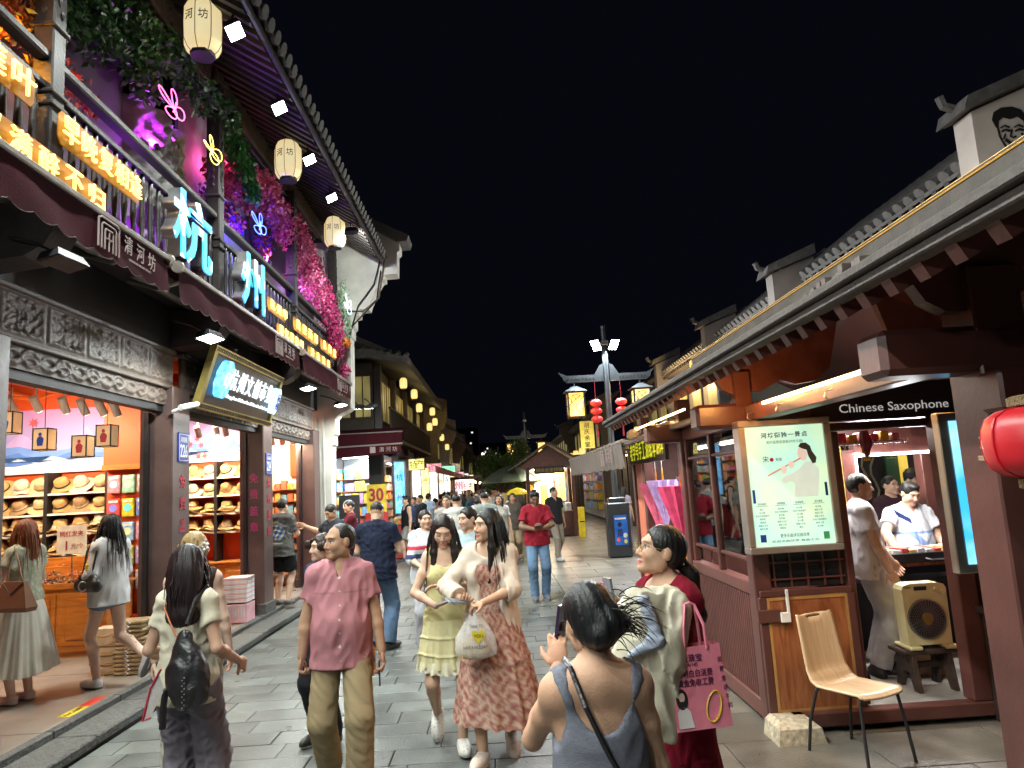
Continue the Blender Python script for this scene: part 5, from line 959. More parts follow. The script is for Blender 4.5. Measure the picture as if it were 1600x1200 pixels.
_b2 = MB().box(-.015, .015, -.015, .015, 0, .74).mesh(); _b2.materials.append(M_wood2); copies('baluster', _b2, tb, [(-2.97, 20.1+k*.13, 3.46) for k in range(90)])
slopebox(MB(), -2.35, 5.35, -5.5, 6.9, 19.3, 32, .08).build('roof_slope', M_tile, tb); _t2 = MB().cyl((-2.3, 0, 5.42), (-4.2, 0, 6.37), .07, .07, 8).mesh(); _t2.materials.append(M_tile)
for k in range(56): link('roof_tile', _t2, None, tb).location = Vector((5, 19.4+k*.225-24, 0))
MB().prism([(-2.3, 5.30), (-2.25, 5.45), (-3.3, 5.75), (-8, 5.9), (-8, 5.6), (-3.4, 5.55)], 19.0, 19.35).build('roof_hip', M_tile, tb)
for k in range(24): MB().cyl((-2.35-k*.235, 19.0, 5.47+min(k*.05, .25)), (-2.35-k*.235, 19.4, 5.62+min(k*.05, .25)), .07, n=7).build('roof_tile', M_tile, tb)
bay(tb, 20.1, 1.05, -4.65, 1.6, (.9, .96, 1), 45, 1, south=True)
box('pier', M_blk, tb, -3.60, -3.25, 19.95, 20.35, .05, 3.1); box('south_wall', M_wood2, tb, -8, -4.66, 20.0, 20.1, .05, 3.1)
for k, (a, b, c) in enumerate(((20.6, 22.8, (.8, .92, 1)), (23.1, 25.7, (1, .85, .6)), (26.0, 28.7, (.9, .95, 1)), (29.0, 31.5, (1, .75, .5)))): bay(tb, a, b, -3.42, 1.5, c, 55, 10+k)
tag(MB().box(-12, -3.66, 15.3, 60, -.05, .05).build('side_pavement', M_slabf), kind='structure')
sa = thing('awning', 'broad maroon awning facing the camera beyond the white gable wall', 'awning', (-3.4, 18.6, 3.1)); MB().add([(-4.6, 19.6, 3.62), (-2.45, 19.6, 3.62), (-2.45, 18.5, 3.13), (-4.6, 18.5, 3.13)], [(0, 1, 2, 3)]).build('canopy', M_awn, sa)
MB().prism([(-4.6, 3.08), (-2.46, 3.08), (-2.46, 3.40), (-4.6, 3.42)], 18.52, 18.55).build('front_panel', M_awn, sa); MB().prism([(-4.6, 2.78), (-2.5, 2.86), (-2.46, 3.075), (-4.6, 3.075)], 18.45, 18.47).build('valance', M_awn, sa); MB().cyl((-4.6, 18.46, 3.08), (-2.44, 18.46, 3.10), .025, n=8).build('front_rail', M_trim, sa); MB().cyl((-4.6, 18.55, 3.42), (-2.44, 18.55, 3.42), .02, n=8).build('back_rail', M_trim, sa)
for k, ch in enumerate('清河坊'): text(ch, M_print, sa, (-2.98+k*.17, 18.445, 2.97), X_, Z_, .14, .001)
box('logo', M_print, sa, -3.28, -3.14, 18.44, 18.446, 2.89, 3.05)
td = thing('direction_sign', 'dark sign with white arrow circle beside the corner shop', 'sign', (-3.6, 17.5, 0)); box('board', M_sgn, td, -3.9, -3.4, 17.5, 17.55, .9, 1.85, ch=.01); box('leg', M_metal, td, -3.7, -3.6, 17.51, 17.54, .05, .9); MB().tube([(-3.66+.13*math.cos(2*PI*i/20), 17.49, 1.6+.13*math.sin(2*PI*i/20)) for i in range(20)], .014, 5, True).build('ring', M_whitep, td); MB().prism([(-3.74, 1.6), (-3.66, 1.67), (-3.66, 1.615), (-3.58, 1.615), (-3.58, 1.585), (-3.66, 1.585), (-3.66, 1.53)], 17.485, 17.495).build('arrow', M_whitep, td); text('杭州小吃', M_whitep, td, (-3.65, 17.495, 1.25), X_, Z_, .1, .001)
s30 = thing('price_banner', 'yellow and red price banner reading 30 on the black pier', 'sign', (-3.4, 19.9, 1.2)); box('banner', mat('banner_yellow', (.85, .6, .03), .5, bump=0), s30, -3.62, -3.08, 19.6, 19.62, 1.35, 2.1); box('red_foot', mat('banner_red', (.65, .04, .04), .5), s30, -3.66, -3.04, 19.55, 19.6, .1, 1.34); text('30', M_redp, s30, (-3.35, 19.595, 1.82), X_, Z_, .4, .002, .03, w=.4, h=.36); text('元', M_redp, s30, (-3.35, 19.595, 1.5), X_, Z_, .15, .001)
g = random.Random(12); fs2 = thing('food_counter', 'red snack counter with jars in front of the timber building', 'counter', (-3.0, 21, 0)); box('counter', mat('counter_red', (.4, .03, .03), .5), fs2, -3.1, -2.6, 20.4, 22.2, .02, .95, ch=.01); box('glass_top', M_steel, fs2, -3.12, -2.58, 20.38, 22.22, .952, .98)
for k in range(7): MB().lathe([(.08, 0), (.09, .12), (.06, .16), (.06, .18)], (-2.95+.1*(k % 3), 20.6+k*.22, .981), 10).build('jar', GOODS[k % 7], fs2)
for k, (y, z, x) in enumerate(((22.3, 5.25, -2.85), (25.2, 5.28, -2.85), (26.7, 4.95, -2.85), (30.5, 5.2, -2.7), (31.6, 4.85, -2.7), (30.0, 4.5, -2.8), (36.5, 4.5, -2.8), (40, 4.2, -2.8))):
    lantern((x, y, z), '%s small yellow lantern from the front under the far left eaves' % ORD[k], 'yellow lanterns on the far left', .6, None, .25, glow('lantern_yellow', (1, .66, .14), .7, col2=(1, .8, .32)))
    if k in (0, 1, 3, 6): lamp('POINT', (x, y, z-.4), (1, .72, .3), 5, .15)
# stepped gable walls and further shop fronts on the left
def stepgable(par, y, x1, zb, zt, xin, m=M_white):
    P = [(xin, 0), (x1-.5, 0), (x1-.5, zb), (x1-.42, zb+.05), (x1-.42, zb+.3), (x1-.3, zb+.4), (x1-.3, zb+.6), (x1-.12, zb+.75), (x1-.08, zb+1.0), (x1, zb+1.05), (x1, zt), (xin, zt+abs(x1-xin)*.32)]
    return MB().prism(P, y, y+.3).build('gable_wall', m, par)
def mirror(par, y, x0, zb, zt, xin, m=M_white, cap=True):
    P = [(xin, 0), (x0+.5, 0), (x0+.5, zb), (x0+.42, zb+.05), (x0+.42, zb+.3), (x0+.3, zb+.4), (x0+.3, zb+.6), (x0+.12, zb+.75), (x0+.08, zb+.95), (x0, zb+1.0), (x0, zt), (xin, zt+abs(x0-xin)*.40)]
    MB().prism(P[::-1], y, y+.35).build('gable_wall', m, par)
    if cap:
        s = abs(x0-xin)*.40; MB().prism([(x0-.16, zt-.02), (xin, zt+s+.0), (xin, zt+s+.22), (x0-.1, zt+.16)], y-.12, y+.47).build('coping', M_tile, par); MB().tube([(x0-.1, y+.17, zt+.14), (x0-.22, y+.17, zt+.18), (x0-.26, y+.17, zt+.30)], .06, 6).build('coping_horn', M_tile, par)
for k, (y0, y1, c, lab) in enumerate(((32.2, 42, (.22, .18, .11), 'yellowish gable house beyond the timber building on the left'), (42.3, 54, (.5, .45, .42), 'second farther shop house on the left with pink awning'), (54.3, 70, (.4, .36, .34), 'third farther shop house on the left of the street'), (70.3, 95, (.3, .28, .28), 'farthest shop house on the left near the vanishing point'))):
    h = thing('shop_house', lab, 'building', (-5, y0, 0)); stepgable(h, y0, -2.2 if k == 0 else -2.4, 3.9, 5.9, -7, mat('limewash_%d' % k, c, .8, var=.3)); box('upper_wall', M_wood2, h, -7, -3.4, y0+.31, y1, 3.1, 5.4); slopebox(MB(), -2.4, 5.2, -6, 7, y0+.31, y1, .12).build('roof_slope', M_tile, h)
    n = max(2, int((y1-y0)/3.2)); w = (y1-y0-.4)/n
    for j in range(n): a = y0+.4+j*w; box('pier', mat('pale_pier', (.5, .5, .52), .6), h, -3.5, -3.2, a, a+.22, .05, 3.1); box('shop_back', M_shopw, h, -4.5, -4.45, a+.23, a+w, .1, 3.0); box('shop_sign', GOODS[(j+k) % 7], h, -3.35, -3.25, a+.3, a+w-.1, 2.5, 3.0); box('tube', M_tubew, h, -4.0, -3.9, a+.4, a+w-.2, 2.8, 2.86); box('goods_table', GOODS[(j*3+k) % 7], h, -3.3, -2.7, a+.4, a+w-.3, .05, .9, ch=.02)
    for j in range(n*2): box('window', M_winl if j % 3 else M_win, h, -3.38, -3.34, y0+.6+j*(y1-y0-.8)/(n*2), y0+.6+j*(y1-y0-.8)/(n*2)+.8, 3.6, 4.9)
    lamp('AREA', (-3.8, (y0+y1)/2, 2.7), (1, .86, .7), 60+30*k, .6, (-2, (y0+y1)/2, 0), y1-y0-1)
    aw = thing('awning', '%s pink-lit shop awning from the front on the far left' % ORD[k], 'awning', (-2.8, (y0+y1)/2, 2.9)); slopebox(MB(), -2.05, 2.62+.05*k, -3.4, 3.15, y0-8.6 if k == 0 else y0, y1-.5, .02).build('canopy', mat('pink_lit_canvas', (.42, .20, .18), .75), aw); box('valance', mat('valance_rose', (.48, .14, .14), .7), aw, -2.07, -2.05, y0-8.6 if k == 0 else y0, y1-.5, 2.42+.05*k, 2.62+.05*k)  # pink of the lit awnings is put into the canvas colour
    lamp('AREA', (-2.7, y0+1.5, 2.45), (1, .75, .55), 25, .5, (-2.2, y0+1, 0), 2)
for k, (x, y, z, w, h, c) in enumerate(((-3.15, 22.85, 2.0, .3, 1.6, (.05, .45, .9)), (-2.95, 25.75, 1.9, .28, 1.7, (.9, .95, 1)), (-2.75, 24.2, 2.75, .5, .35, (1, .8, .1)), (-2.95, 28.75, 1.9, .3, 1.7, (1, .55, .12)), (-2.9, 31.7, 1.9, .35, 1.7, (.95, .95, 1)), (-2.7, 30.2, 2.8, .6, .3, (1, .25, .3)), (-2.9, 35, 1.9, .4, 1.8, (1, .85, .5)), (-2.85, 38.3, 2.0, .45, 1.8, (.85, .95, 1)), (-2.6, 36.5, 2.85, .8, .35, (.2, .9, .45)), (-2.85, 42, 2, .5, 1.9, (1, .7, .25)), (-2.6, 46, 2.3, .7, 1.2, (1, .45, .5)), (-2.6, 52, 2.2, .8, 1.4, (.95, .95, .9)), (-2.5, 58, 2.2, .9, 1.4, (1, .75, .3)))):
    t = thing('added_lightbox_sign', '%s added lit signboard from the front along the far left shops' % ORD[k], 'illuminated sign', (x, y, z-h/2), 0, 'lit signboards on the far left'); box('frame', M_steel, t, x-w/2-.03, x+w/2+.03, y, y+.12, z-h/2-.03, z+h/2+.03); box('lit_sheet', glow('sheet_%d' % k, c, .95, col2=tuple(min(1, q*.7+.3) for q in c), scale=6), t, x-w/2, x+w/2, y-.012, y-.002, z-h/2, z+h/2)
    for j, ch in enumerate('杭州特产小吃茶'[k % 5:k % 5+2]): text(ch, M_redp if k % 2 else M_blk, t, (x, y-.016, z+h*.2-j*h*.4) if h > w else (x-w*.22+j*w*.44, y-.016, z), X_, Z_, min(w, h)*.8, .002)
    MB().tube([(x-w/2, y+.06, z+h/2), (-3.45, y+.06, z+h/2)], .02, 5).build('bracket', M_metal, t)  # signs added for brightness where lit pillars and displays stand
# ================================================================== right background houses behind the stalls
def rhouse(y0, y1, lab, x=6.0, ze=5.35, win=True, c=(.26, .225, .205)):
    h = thing('courtyard_house', lab, 'building', (x+2, y0, 0)); m = mat('plaster_%.2f' % c[0], c, .8, var=.2, scale=1.5, bump=.2)
    mirror(h, y0-.35, x-.15, 3.9, ze+.58 if not win else ze+.5, x+4 if not win else x+.75, m); box('ridge', M_tile, h, x+1.3, x+1.5, y0+.01, y1-.36, ze+.98, ze+1.14); box('front_wall', m, h, x+.35, x+.5, y0, y1-.35, 0, ze); box('eave_board', M_rafter, h, x-.02, x+.34, y0+.01, y1-.36, ze-.12, ze-.04)
    slopebox(MB(), x-.05, ze-.02, x+1.5, ze+1.12, y0+.01, y1-.36, .05).build('roof_slope', M_tile, h)
    t2 = MB().cyl((x-.08, 0, ze+.06), (x+1.3, 0, ze+1.07), .10, .10, 9).mesh(); t2.materials.append(M_tile)
    n = int((y1-y0-.4)/.28)
    for k in range(n): link('roof_tile', t2, None, h).location = Vector((-x-2, y0+.15+k*.28-y0, 0))
    for k in range(n): box('drip_tile', M_trim if False else M_rafter, h, x-.06, x-.03, y0+.1+k*.28, y0+.2+k*.28, ze-.10, ze-.0)
    if win:
        for k in range(int((y1-y0)/1.6)): f = box('window', M_wood2, h, x+.30, x+.345, y0+.4+k*1.6, y0+1.4+k*1.6, 3.4, 4.7); box('pane', M_winl, f, x+.285, x+.299, y0+.47+k*1.6, y0+1.33+k*1.6, 3.48, 4.62)
    return h
h1 = rhouse(8.55, 14.0, 'nearest white courtyard house on the right with laughing face on its gable', x=6.3, ze=5.56, win=False, c=(.6, .53, .48))
h2 = rhouse(14.4, 18.9, 'second courtyard house on the right behind the booth roof'); h3 = rhouse(19.3, 25, 'third courtyard house on the right with warm lit front'); h4 = rhouse(25.4, 33, 'fourth courtyard house on the right beyond the lamp post', c=(.24, .21, .2)); h5 = rhouse(33.4, 45, 'fifth courtyard house on the right with yellow lanterns', x=4.6, ze=4.9, c=(.16, .13, .11)); h6 = rhouse(45.4, 70, 'farthest courtyard house on the right', x=4.2, ze=4.8, c=(.14, .12, .11))
g = random.Random(31)
for k, (hh, y0, y1, col, xo) in enumerate(((h2, 14.6, 18.3, (1, .9, .75), 0), (h3, 19.6, 24.5, (.9, .95, 1), 0), (h4, 25.8, 32.5, (1, .85, .6), 0), (h5, 33.8, 44, (.95, .95, 1), -1.4), (h6, 46, 62, (1, .85, .6), -1.8))):
    box('shop_back', M_shopw, hh, 6.30+xo, 6.34+xo, y0, y1, .1, 3.0); box('tube', M_tube if col[0] < 1 else M_tubew, hh, 5.6+xo, 5.66+xo, y0+.3, y1-.3, 2.85, 2.9); box('canopy', M_wood2, hh, 5.0+xo, 6.35+xo, y0-.1, y1+.1, 3.0, 3.12); lamp('AREA', (5.6+xo, (y0+y1)/2, 2.8), col, 60, .3, (5.2+xo, (y0+y1)/2, 0), y1-y0-.6)
    n = int((y1-y0)/1.2)
    for j in range(n+1): box('pier', M_wood2, hh, 5.2+xo, 5.36+xo, y0+j*(y1-y0)/n-.08, y0+j*(y1-y0)/n+.08, .0, 3.0)
    for r in range(5):
        a = y0+.1
        while a < y1-.3: w = g.uniform(.15, .4); box('goods', g.choice(GOODS), hh, 6.05+xo, 6.28+xo, a, a+w-.03, .5+r*.45, .5+r*.45+g.uniform(.2, .38)); a += w
# laughing face painted on the gable
fd = thing('painted_face', 'black line drawing of a laughing face on the white gable', 'wall painting', (6.6, 8.18, 5.8)); M_bk = mat('black_wall_paint', (.012, .011, .011), .6, bump=0); FY = 8.185; 
def fp(P, nm='stroke'): MB().prism([(6.62+a*.46, 5.83+b*.46) for a, b in P], FY, FY+.008).build(nm, M_bk, fd)
fp([(-.42, .18), (-.5, .4), (-.42, .62), (-.2, .74), (.1, .76), (.34, .66), (.46, .46), (.44, .2), (.38, .12), (.36, .34), (.22, .46), (.0, .40), (-.18, .46), (-.32, .36), (-.36, .14)], 'hair')
def fl(P, r=.022): MB().tube([(6.62+a*.46, FY, 5.83+b*.46) for a, b in P], r*.5, 4).build('stroke', M_bk, fd)
fl([(-.38, .15), (-.36, -.1), (-.26, -.36), (-.1, -.52), (.06, -.54), (.22, -.42), (.34, -.16), (.38, .12)]); fl([(-.3, .16), (-.18, .22), (-.06, .16)]); fl([(.08, .16), (.2, .22), (.32, .16)]); fl([(-.28, .06), (-.16, .10), (-.06, .05)], .03); fl([(.1, .05), (.2, .10), (.31, .06)], .03); fl([(0, .1), (-.07, -.1), (0, -.14), (.08, -.1)]); fl([(-.22, -.18), (-.1, -.3), (.04, -.34), (.18, -.28), (.28, -.14)], .035); fl([(-.16, -.26), (.02, -.42), (.22, -.24)]); fl([(-.2, -.02), (-.26, -.16)]); fl([(.24, -.02), (.3, -.12)])
flood((6.05, 13.4, 4.85), (5.0, 13.2, 0), 'flood lamp under the eave of the nearest courtyard house', 'flood lamps on the right', watts=60)
lamp('AREA', (5.2, 6.9, 4.4), (1, .86, .74), 6, .3, (6.6, 8.2, 5.8)); sw = thing('wall_lamp', 'small spotlight on the booth roof aimed at the painted gable', 'lamp', (5.2, 6.85, 4.3)); MB().cyl((5.15, 6.8, 4.3), (5.22, 6.92, 4.42), .06, n=10).build('housing', M_metal, sw); MB().cyl((5.1, 6.8, 3.0), (5.15, 6.8, 4.3), .03, n=6).build('pole', M_metal, sw)
t = thing('facade_lamps', 'cluster of warm lamps on the third courtyard house front', 'lamp', (5.9, 22, 4.6))
for k in range(4): MB().lathe([(.01, -.12), (.1, -.06), (.12, 0), (.1, .06), (.01, .12)], (5.85, 20.6+k*1.0, 4.75-.1*k), 10).build('globe', glow('globe_warm', (1, .75, .35), 6), t); lamp('POINT', (5.6, 20.6+k*1.0, 4.7), (1, .7, .35), 40, .1)
for k, (y, z) in enumerate(((16.0, 4.0), (26.5, 3.7), (29, 3.7), (36, 3.3), (39, 3.3), (42, 3.3), (46, 3.2), (50, 3.2), (55, 3.2))): lantern((5.8 if y < 33 else 4.3, y, z), '%s yellow lantern from the front on the right-hand houses' % ORD[k], 'yellow lanterns on the right', .85, None, .25, MAT['lantern_yellow'])
for y in (27, 38, 50): lamp('POINT', (4.6, y, 3.0), (1, .78, .45), 40, .2)
# ================================================================== lamp posts
M_lp = mat('lamp_post_steel', (.075, .085, .095), .35, metal=.6, var=.15)
def lamppost(x, y, lab, s=1, floods=True, grp='street lamps'):
    t = thing('street_lamp', lab, 'street lamp', (x, y, 0), 0, grp)
    box('base_column', mat('lamp_base_black', (.03, .032, .036), .4), t, x-.27, x+.27, y-.22, y+.22, .0, 1.3, ch=.03); box('base_cap', M_lp, t, x-.2, x+.2, y-.16, y+.16, 1.301, 1.42, ch=.02)
    MB().cyl((x, y, 1.42), (x, y, 5.7), .075, .07, 12).build('pole', M_lp, t); box('collar', M_steel, t, x-.1, x+.1, y-.1, y+.1, 5.2, 5.32, ch=.01)
    for sgn in (-1, 1):
        P = [(.08, 4.30), (1.0, 4.30), (1.08, 4.36), (1.12, 4.46), (1.2, 4.56), (1.1, 4.52), (1.0, 4.47), (.3, 4.47), (.16, 4.7), (.08, 4.74)]
        MB().prism([(x+sgn*a, b) for a, b in P], y-.05, y+.05).build('roof_arm', M_lp, t)
        for k in range(8): MB().prism([(x+sgn*(.3+k*.09), 4.40), (x+sgn*(.35+k*.09), 4.40), (x+sgn*(.325+k*.09), 4.35)], y-.056, y-.051).build('arm_notch', M_blk, t)
        lx = x+sgn*.82; box('lantern_glass', glow('lamp_amber', (1, .50, .08), 1.15, col2=(1, .66, .28), scale=4), t, lx-.19, lx+.19, y-.19, y+.19, 3.45, 4.02)
        fr = MB()
        for a in (-1, 1):
            for b in (-1, 1): fr.box(lx+a*.2-.02, lx+a*.2+.02, y+b*.2-.02, y+b*.2+.02, 3.42, 4.05)
            for z in (3.41, 4.02): fr.box(lx-.2, lx+.2, y+a*.2-.018, y+a*.2+.018, z, z+.035); fr.box(lx+a*.2-.018, lx+a*.2+.018, y-.2, y+.2, z, z+.035)
        g = random.Random(5)
        for k in range(11): a, b = (g.uniform(-.19, .19), g.uniform(3.46, 4.0)), (g.uniform(-.19, .19), g.uniform(3.46, 4.0)); fr.cyl((lx+a[0], y-.197, a[1]), (lx+b[0], y-.197, b[1]), .008, n=4)
        for sd in (-1, 1):
            for k in range(7): fr.cyl((lx+sd*.197, y+g.uniform(-.19, .19), g.uniform(3.46, 4)), (lx+sd*.197, y+g.uniform(-.19, .19), g.uniform(3.46, 4)), .008, n=4)
        fr.build('lattice', M_blk, t); MB().add([(lx-.28, y-.28, 4.06), (lx+.28, y-.28, 4.06), (lx+.28, y+.28, 4.06), (lx-.28, y+.28, 4.06), (lx-.05, y-.05, 4.2), (lx+.05, y-.05, 4.2), (lx+.05, y+.05, 4.2), (lx-.05, y+.05, 4.2)], [(3, 2, 1, 0), (0, 1, 5, 4), (1, 2, 6, 5), (2, 3, 7, 6), (3, 0, 4, 7), (4, 5, 6, 7)]).build('lantern_cap', M_lp, t); MB().cyl((lx, y, 4.2), (lx, y, 4.3), .02, n=6).build('hanger', M_lp, t)
        lamp('POINT', (lx, y-.3, 3.6), (1, .6, .25), 10, .15)
    return t
l1 = lamppost(2.83, 17.5, 'tall street lamp with two flood heads and amber lattice lanterns, nearest'); l2 = lamppost(1.55, 38, 'farther street lamp beyond the gabled kiosk')
for sgn, lab in ((-1, 'left flood head on the nearest street lamp'), (1, 'right flood head on the nearest street lamp')): flood((2.83+sgn*.22, 17.38, 5.2), (2.83+sgn*2.6-.8, 12.5, 0), lab, 'flood heads on the street lamp', w=.22, h=.30, watts=240, col=(.9, .97, 1), arm=(-sgn*.2, .1, .05))
pp = thing('base_poster', 'small blue poster of a dark-haired boy on the street lamp base', 'poster', (2.83, 17.27, .6)); box('sheet', mat('poster_deep_blue', (.02, .10, .38), .35, var=.5, scale=5, bump=0, em=(.02, .12, .5), es=.15), pp, 2.70, 3.02, 17.268, 17.276, .30, 1.0)
def pf(m, P): MB().prism(P, 17.262, 17.266).build('print', m, pp)
pf(M_bk, el(2.83, .78, .05, .055)); pf(mat('poster_navy', (.02, .04, .15), .5, bump=0), [(2.76, .5), (2.90, .5), (2.88, .68), (2.78, .68)]); pf(GOODS[1], el(2.78, .42, .04, .05)); pf(GOODS[4], el(2.95, .38, .04, .05)); pf(GOODS[2], el(2.95, .52, .05, .06)); pf(GOODS[2], [(2.72, .9), (2.99, .9), (2.99, .94), (2.72, .94)])
for k, x in enumerate((2.5, 3.13)):
    t = thing('lantern_string', ('left' if k == 0 else 'right')+' string of three red globe lanterns on the lamp post', 'lantern string', (x, 17.4, 3.9)); MB().tube([(x, 17.4, 4.3), (x, 17.4, 2.9)], .006, 4).build('cord', M_redp, t)
    for j in range(3): MB().lathe([(.03, -.09), (.09, -.075), (.14, -.03), (.145, 0), (.14, .03), (.09, .075), (.03, .09)], (x, 17.4, 3.75-j*.2), 14).build('globe', glow('red_globe', (.7, .01, .01), .35), t)
    MB().cyl((x, 17.4, 3.2), (x, 17.4, 2.9), .015, .025, 6).build('tassel', M_redp, t)
yb = thing('hanging_banner', 'yellow hanging banner with dark characters under the lamp lanterns', 'banner', (2.36, 19, 3)); box('cloth', mat('banner_gold', (.75, .55, .08), .6, em=(.8, .6, .1), es=.02), yb, 2.25, 2.62, 19, 19.02, 2.72, 3.45)
for k, ch in enumerate('胡庆余堂'): text(ch, M_blk, yb, (2.43, 18.995, 3.34-k*.17), X_, Z_, .15, .001)
# ================================================================== gabled kiosk and stalls down the middle
ki = thing('gabled_kiosk', 'small gabled kiosk with red sign and bright goods in mid street', 'kiosk', (1.8, 25, 0)); MB().prism([(.62, 2.42), (2.95, 2.42), (2.75, 2.52), (1.77, 3.18), (.80, 2.52)], 25.0, 25.1).build('gable', M_mar2, ki)
for s in (-1, 1): slopebox(MB(), 1.78+s*1.4, 2.36, 1.78, 3.24, 24.6, 28.5, .05).build('roof_slope', M_rf, ki)
for x in (.96, 2.54):
    for y in (25.1, 28): box('post', M_mar, ki, x, x+.12, y, y+.12, .0, 2.5)
box('counter', M_mar2, ki, 1.0, 2.6, 25.3, 27.9, .02, .85); box('back_wall', mat('kiosk_wall', (.7, .55, .45), .6), ki, 1.0, 2.6, 27.0, 27.05, .86, 2.4); box('tube', M_tubew, ki, 1.2, 2.4, 25.8, 25.86, 2.35, 2.39); lamp('AREA', (1.8, 25.8, 2.3), (1, .85, .65), 60, 1.2, (1.8, 25.6, 0), .3); lamp('AREA', (1.8, 26.2, 2.3), (1, .85, .65), 40, 1.2, (1.8, 27, 1), .3)
for k in range(6): box('goods', GOODS[(k*2) % 7], ki, 1.05+k*.25, 1.27+k*.25, 26.8, 26.98, 1.0+.1*(k % 2), 2.1-.15*(k % 3)); box('goods', GOODS[(k*3+1) % 7], ki, 1.05+k*.25, 1.26+k*.25, 25.35, 25.6, .86, 1.05+.05*(k % 3), ch=.02)
ks = thing('kiosk_sign', 'dark plaque with gold characters over the gabled kiosk counter', 'sign', (1.77, 24.9, 2.3)); box('board', M_sgn, ks, 1.25, 2.3, 24.92, 24.96, 2.2, 2.45); text('胡庆余堂药铺', M_gold, ks, (1.77, 24.915, 2.32), X_, Z_, .14, .002, w=.92)
kb = thing('kiosk_banner', 'orange vertical banner inside the gabled kiosk', 'banner', (2.2, 26.7, 1.3)); box('cloth', mat('banner_orange', (.85, .42, .12), .6, em=(.85, .42, .12), es=.4), kb, 2.1, 2.45, 26.6, 26.62, 1.2, 2.3)
for k, ch in enumerate('山货手工坊'): text(ch, M_redp, kb, (2.28, 26.595, 2.18-k*.2), X_, Z_, .17, .001)
ys = thing('yellow_stand', 'bright yellow stand beside the gabled kiosk counter', 'stand', (2.75, 24.5, 0)); box('panel', mat('signal_yellow', (.8, .6, .02), .45), ys, 2.62, 2.82, 24.2, 24.5, .0, 1.0, ch=.01); box('strip', M_blk, ys, 2.64, 2.80, 24.195, 24.199, .5, .54)
gu = thing('market_umbrella', 'grey-green market umbrella left of the gabled kiosk', 'umbrella', (.55, 27, 0)); MB().lathe([(.001, 2.62), (.4, 2.5), (.8, 2.28), (1.15, 2.0), (1.13, 1.97), (.4, 2.44)], (.45, 27, 0), 10).build('canopy', mat('umbrella_green', (.14, .19, .15), .7), gu); MB().cyl((.45, 27, 0), (.45, 27, 2.6), .025, n=8).build('pole', M_metal, gu)
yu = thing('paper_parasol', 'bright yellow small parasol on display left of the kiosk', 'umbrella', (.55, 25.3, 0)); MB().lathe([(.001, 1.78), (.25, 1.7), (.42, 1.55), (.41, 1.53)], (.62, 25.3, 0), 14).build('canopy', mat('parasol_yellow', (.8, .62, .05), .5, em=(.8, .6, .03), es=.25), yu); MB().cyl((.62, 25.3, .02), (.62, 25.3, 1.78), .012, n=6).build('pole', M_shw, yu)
# trees, far towers, lights
def tree(x, y, h, r, lab, seed, n=5000):
    t = thing('street_tree', lab, 'tree', (x, y, 0), 0, 'trees down the street'); g = random.Random(seed); MB().tube([(x, y, 0), (x+.05, y, h*.3), (x-.05, y, h*.55), (x, y, h*.75)], [.16, .12, .09, .04], 8).build('trunk', M_stem, t)
    bl_ = []
    for k in range(9): a = g.random()*6.28; rr = r*g.uniform(.2, .75); p = (x+rr*math.cos(a), y+rr*math.sin(a), h*g.uniform(.5, .9)); bl_.append((p[0]-x, p[1]-y, p[2], r*g.uniform(.3, .5))); MB().tube([(x, y, h*.4), ((x+p[0])/2, (y+p[1])/2, h*.55), p], [.06, .04, .015], 5).build('limb', M_stem, t)
    tag(link('crown', leafcloud(bl_, n, .13, [(.06, .13, .02), (.08, .17, .03), (.04, .09, .02)], .2, seed), M_leaf, t), kind='stuff')
tree(.15, 34, 3.8, 1.3, 'round leafy tree above the market umbrella', 2); tree(1.2, 37, 4.2, 1.4, 'second leafy tree behind the gabled kiosk', 3); tree(-.3, 44, 3.4, 1.3, 'lower leafy tree farther down the street', 5); tree(-.8, 62, 4.5, 1.8, 'dark tree near the far end of the street', 6, 3000)
for k, (x, y, w, h) in enumerate(((-22, 300, 14, 27), (-8, 330, 12, 22), (-34, 280, 12, 20))):
    t = thing('distant_tower', ('left', 'right', 'middle')[k]+' dark apartment tower far beyond the street', 'building', (x, y, 0), 0, 'distant towers'); box('block', mat('tower_dark', (.02, .02, .025), .8), t, x, x+w, y, y+12, 0, h); g = random.Random(k)
    for j in range(9): a, z = x+1+g.random()*(w-2.5), 5+g.random()*(h-7); box('window', glow('tower_window', (.9, .95, 1), .7), t, a, a+.7, y-.1, y-.02, z, z+.7)
for k, (x, y, z) in enumerate(((-2.4, 120, 7.4), (-6.5, 118, 3.4+4))):
    t = thing('distant_lamp', ('higher', 'lower')[k]+' pale lamp glowing above the far end of the street', 'lamp', (x, y, z)); MB().lathe([(.01, -.3), (.25, -.15), (.3, 0), (.25, .15), (.01, .3)], (x, y, z), 10).build('globe', glow('far_globe', (1, .86, .6), 3), t); MB().cyl((x, y, 0), (x, y, z-.3), .08, n=6).build('pole', M_metal, t)
for k in range(10): s = (-1)**k; y = 34+k*5.5; t = thing('market_stall', '%s small market stall from the front in the distance, %s side' % (ORD[k], 'left' if s < 0 else 'right'), 'stall', (s*1.0+1.2, y, 0), 0, 'distant stalls'); x = (2.6 if s > 0 else -1.9); box('table', GOODS[k % 7], t, x-.6, x+.6, y, y+1.6, 0, .9, ch=.02); box('canopy', M_rf if k % 2 else mat('stall_red', (.3, .05, .04), .7), t, x-.9, x+.9, y-.3, y+2, 2.35, 2.5, ch=.04); [box('post', M_mar, t, x+a-.05, x+a+.05, y+b-.05, y+b+.05, .0, 2.35) for a in (-.7, .7) for b in (0, 1.7)]; box('tube', M_tubew, t, x-.5, x+.5, y+.5, y+.56, 2.28, 2.32); lamp('POINT', (x, y+.4, 2.15), (1, .85, .65), 18, .1)
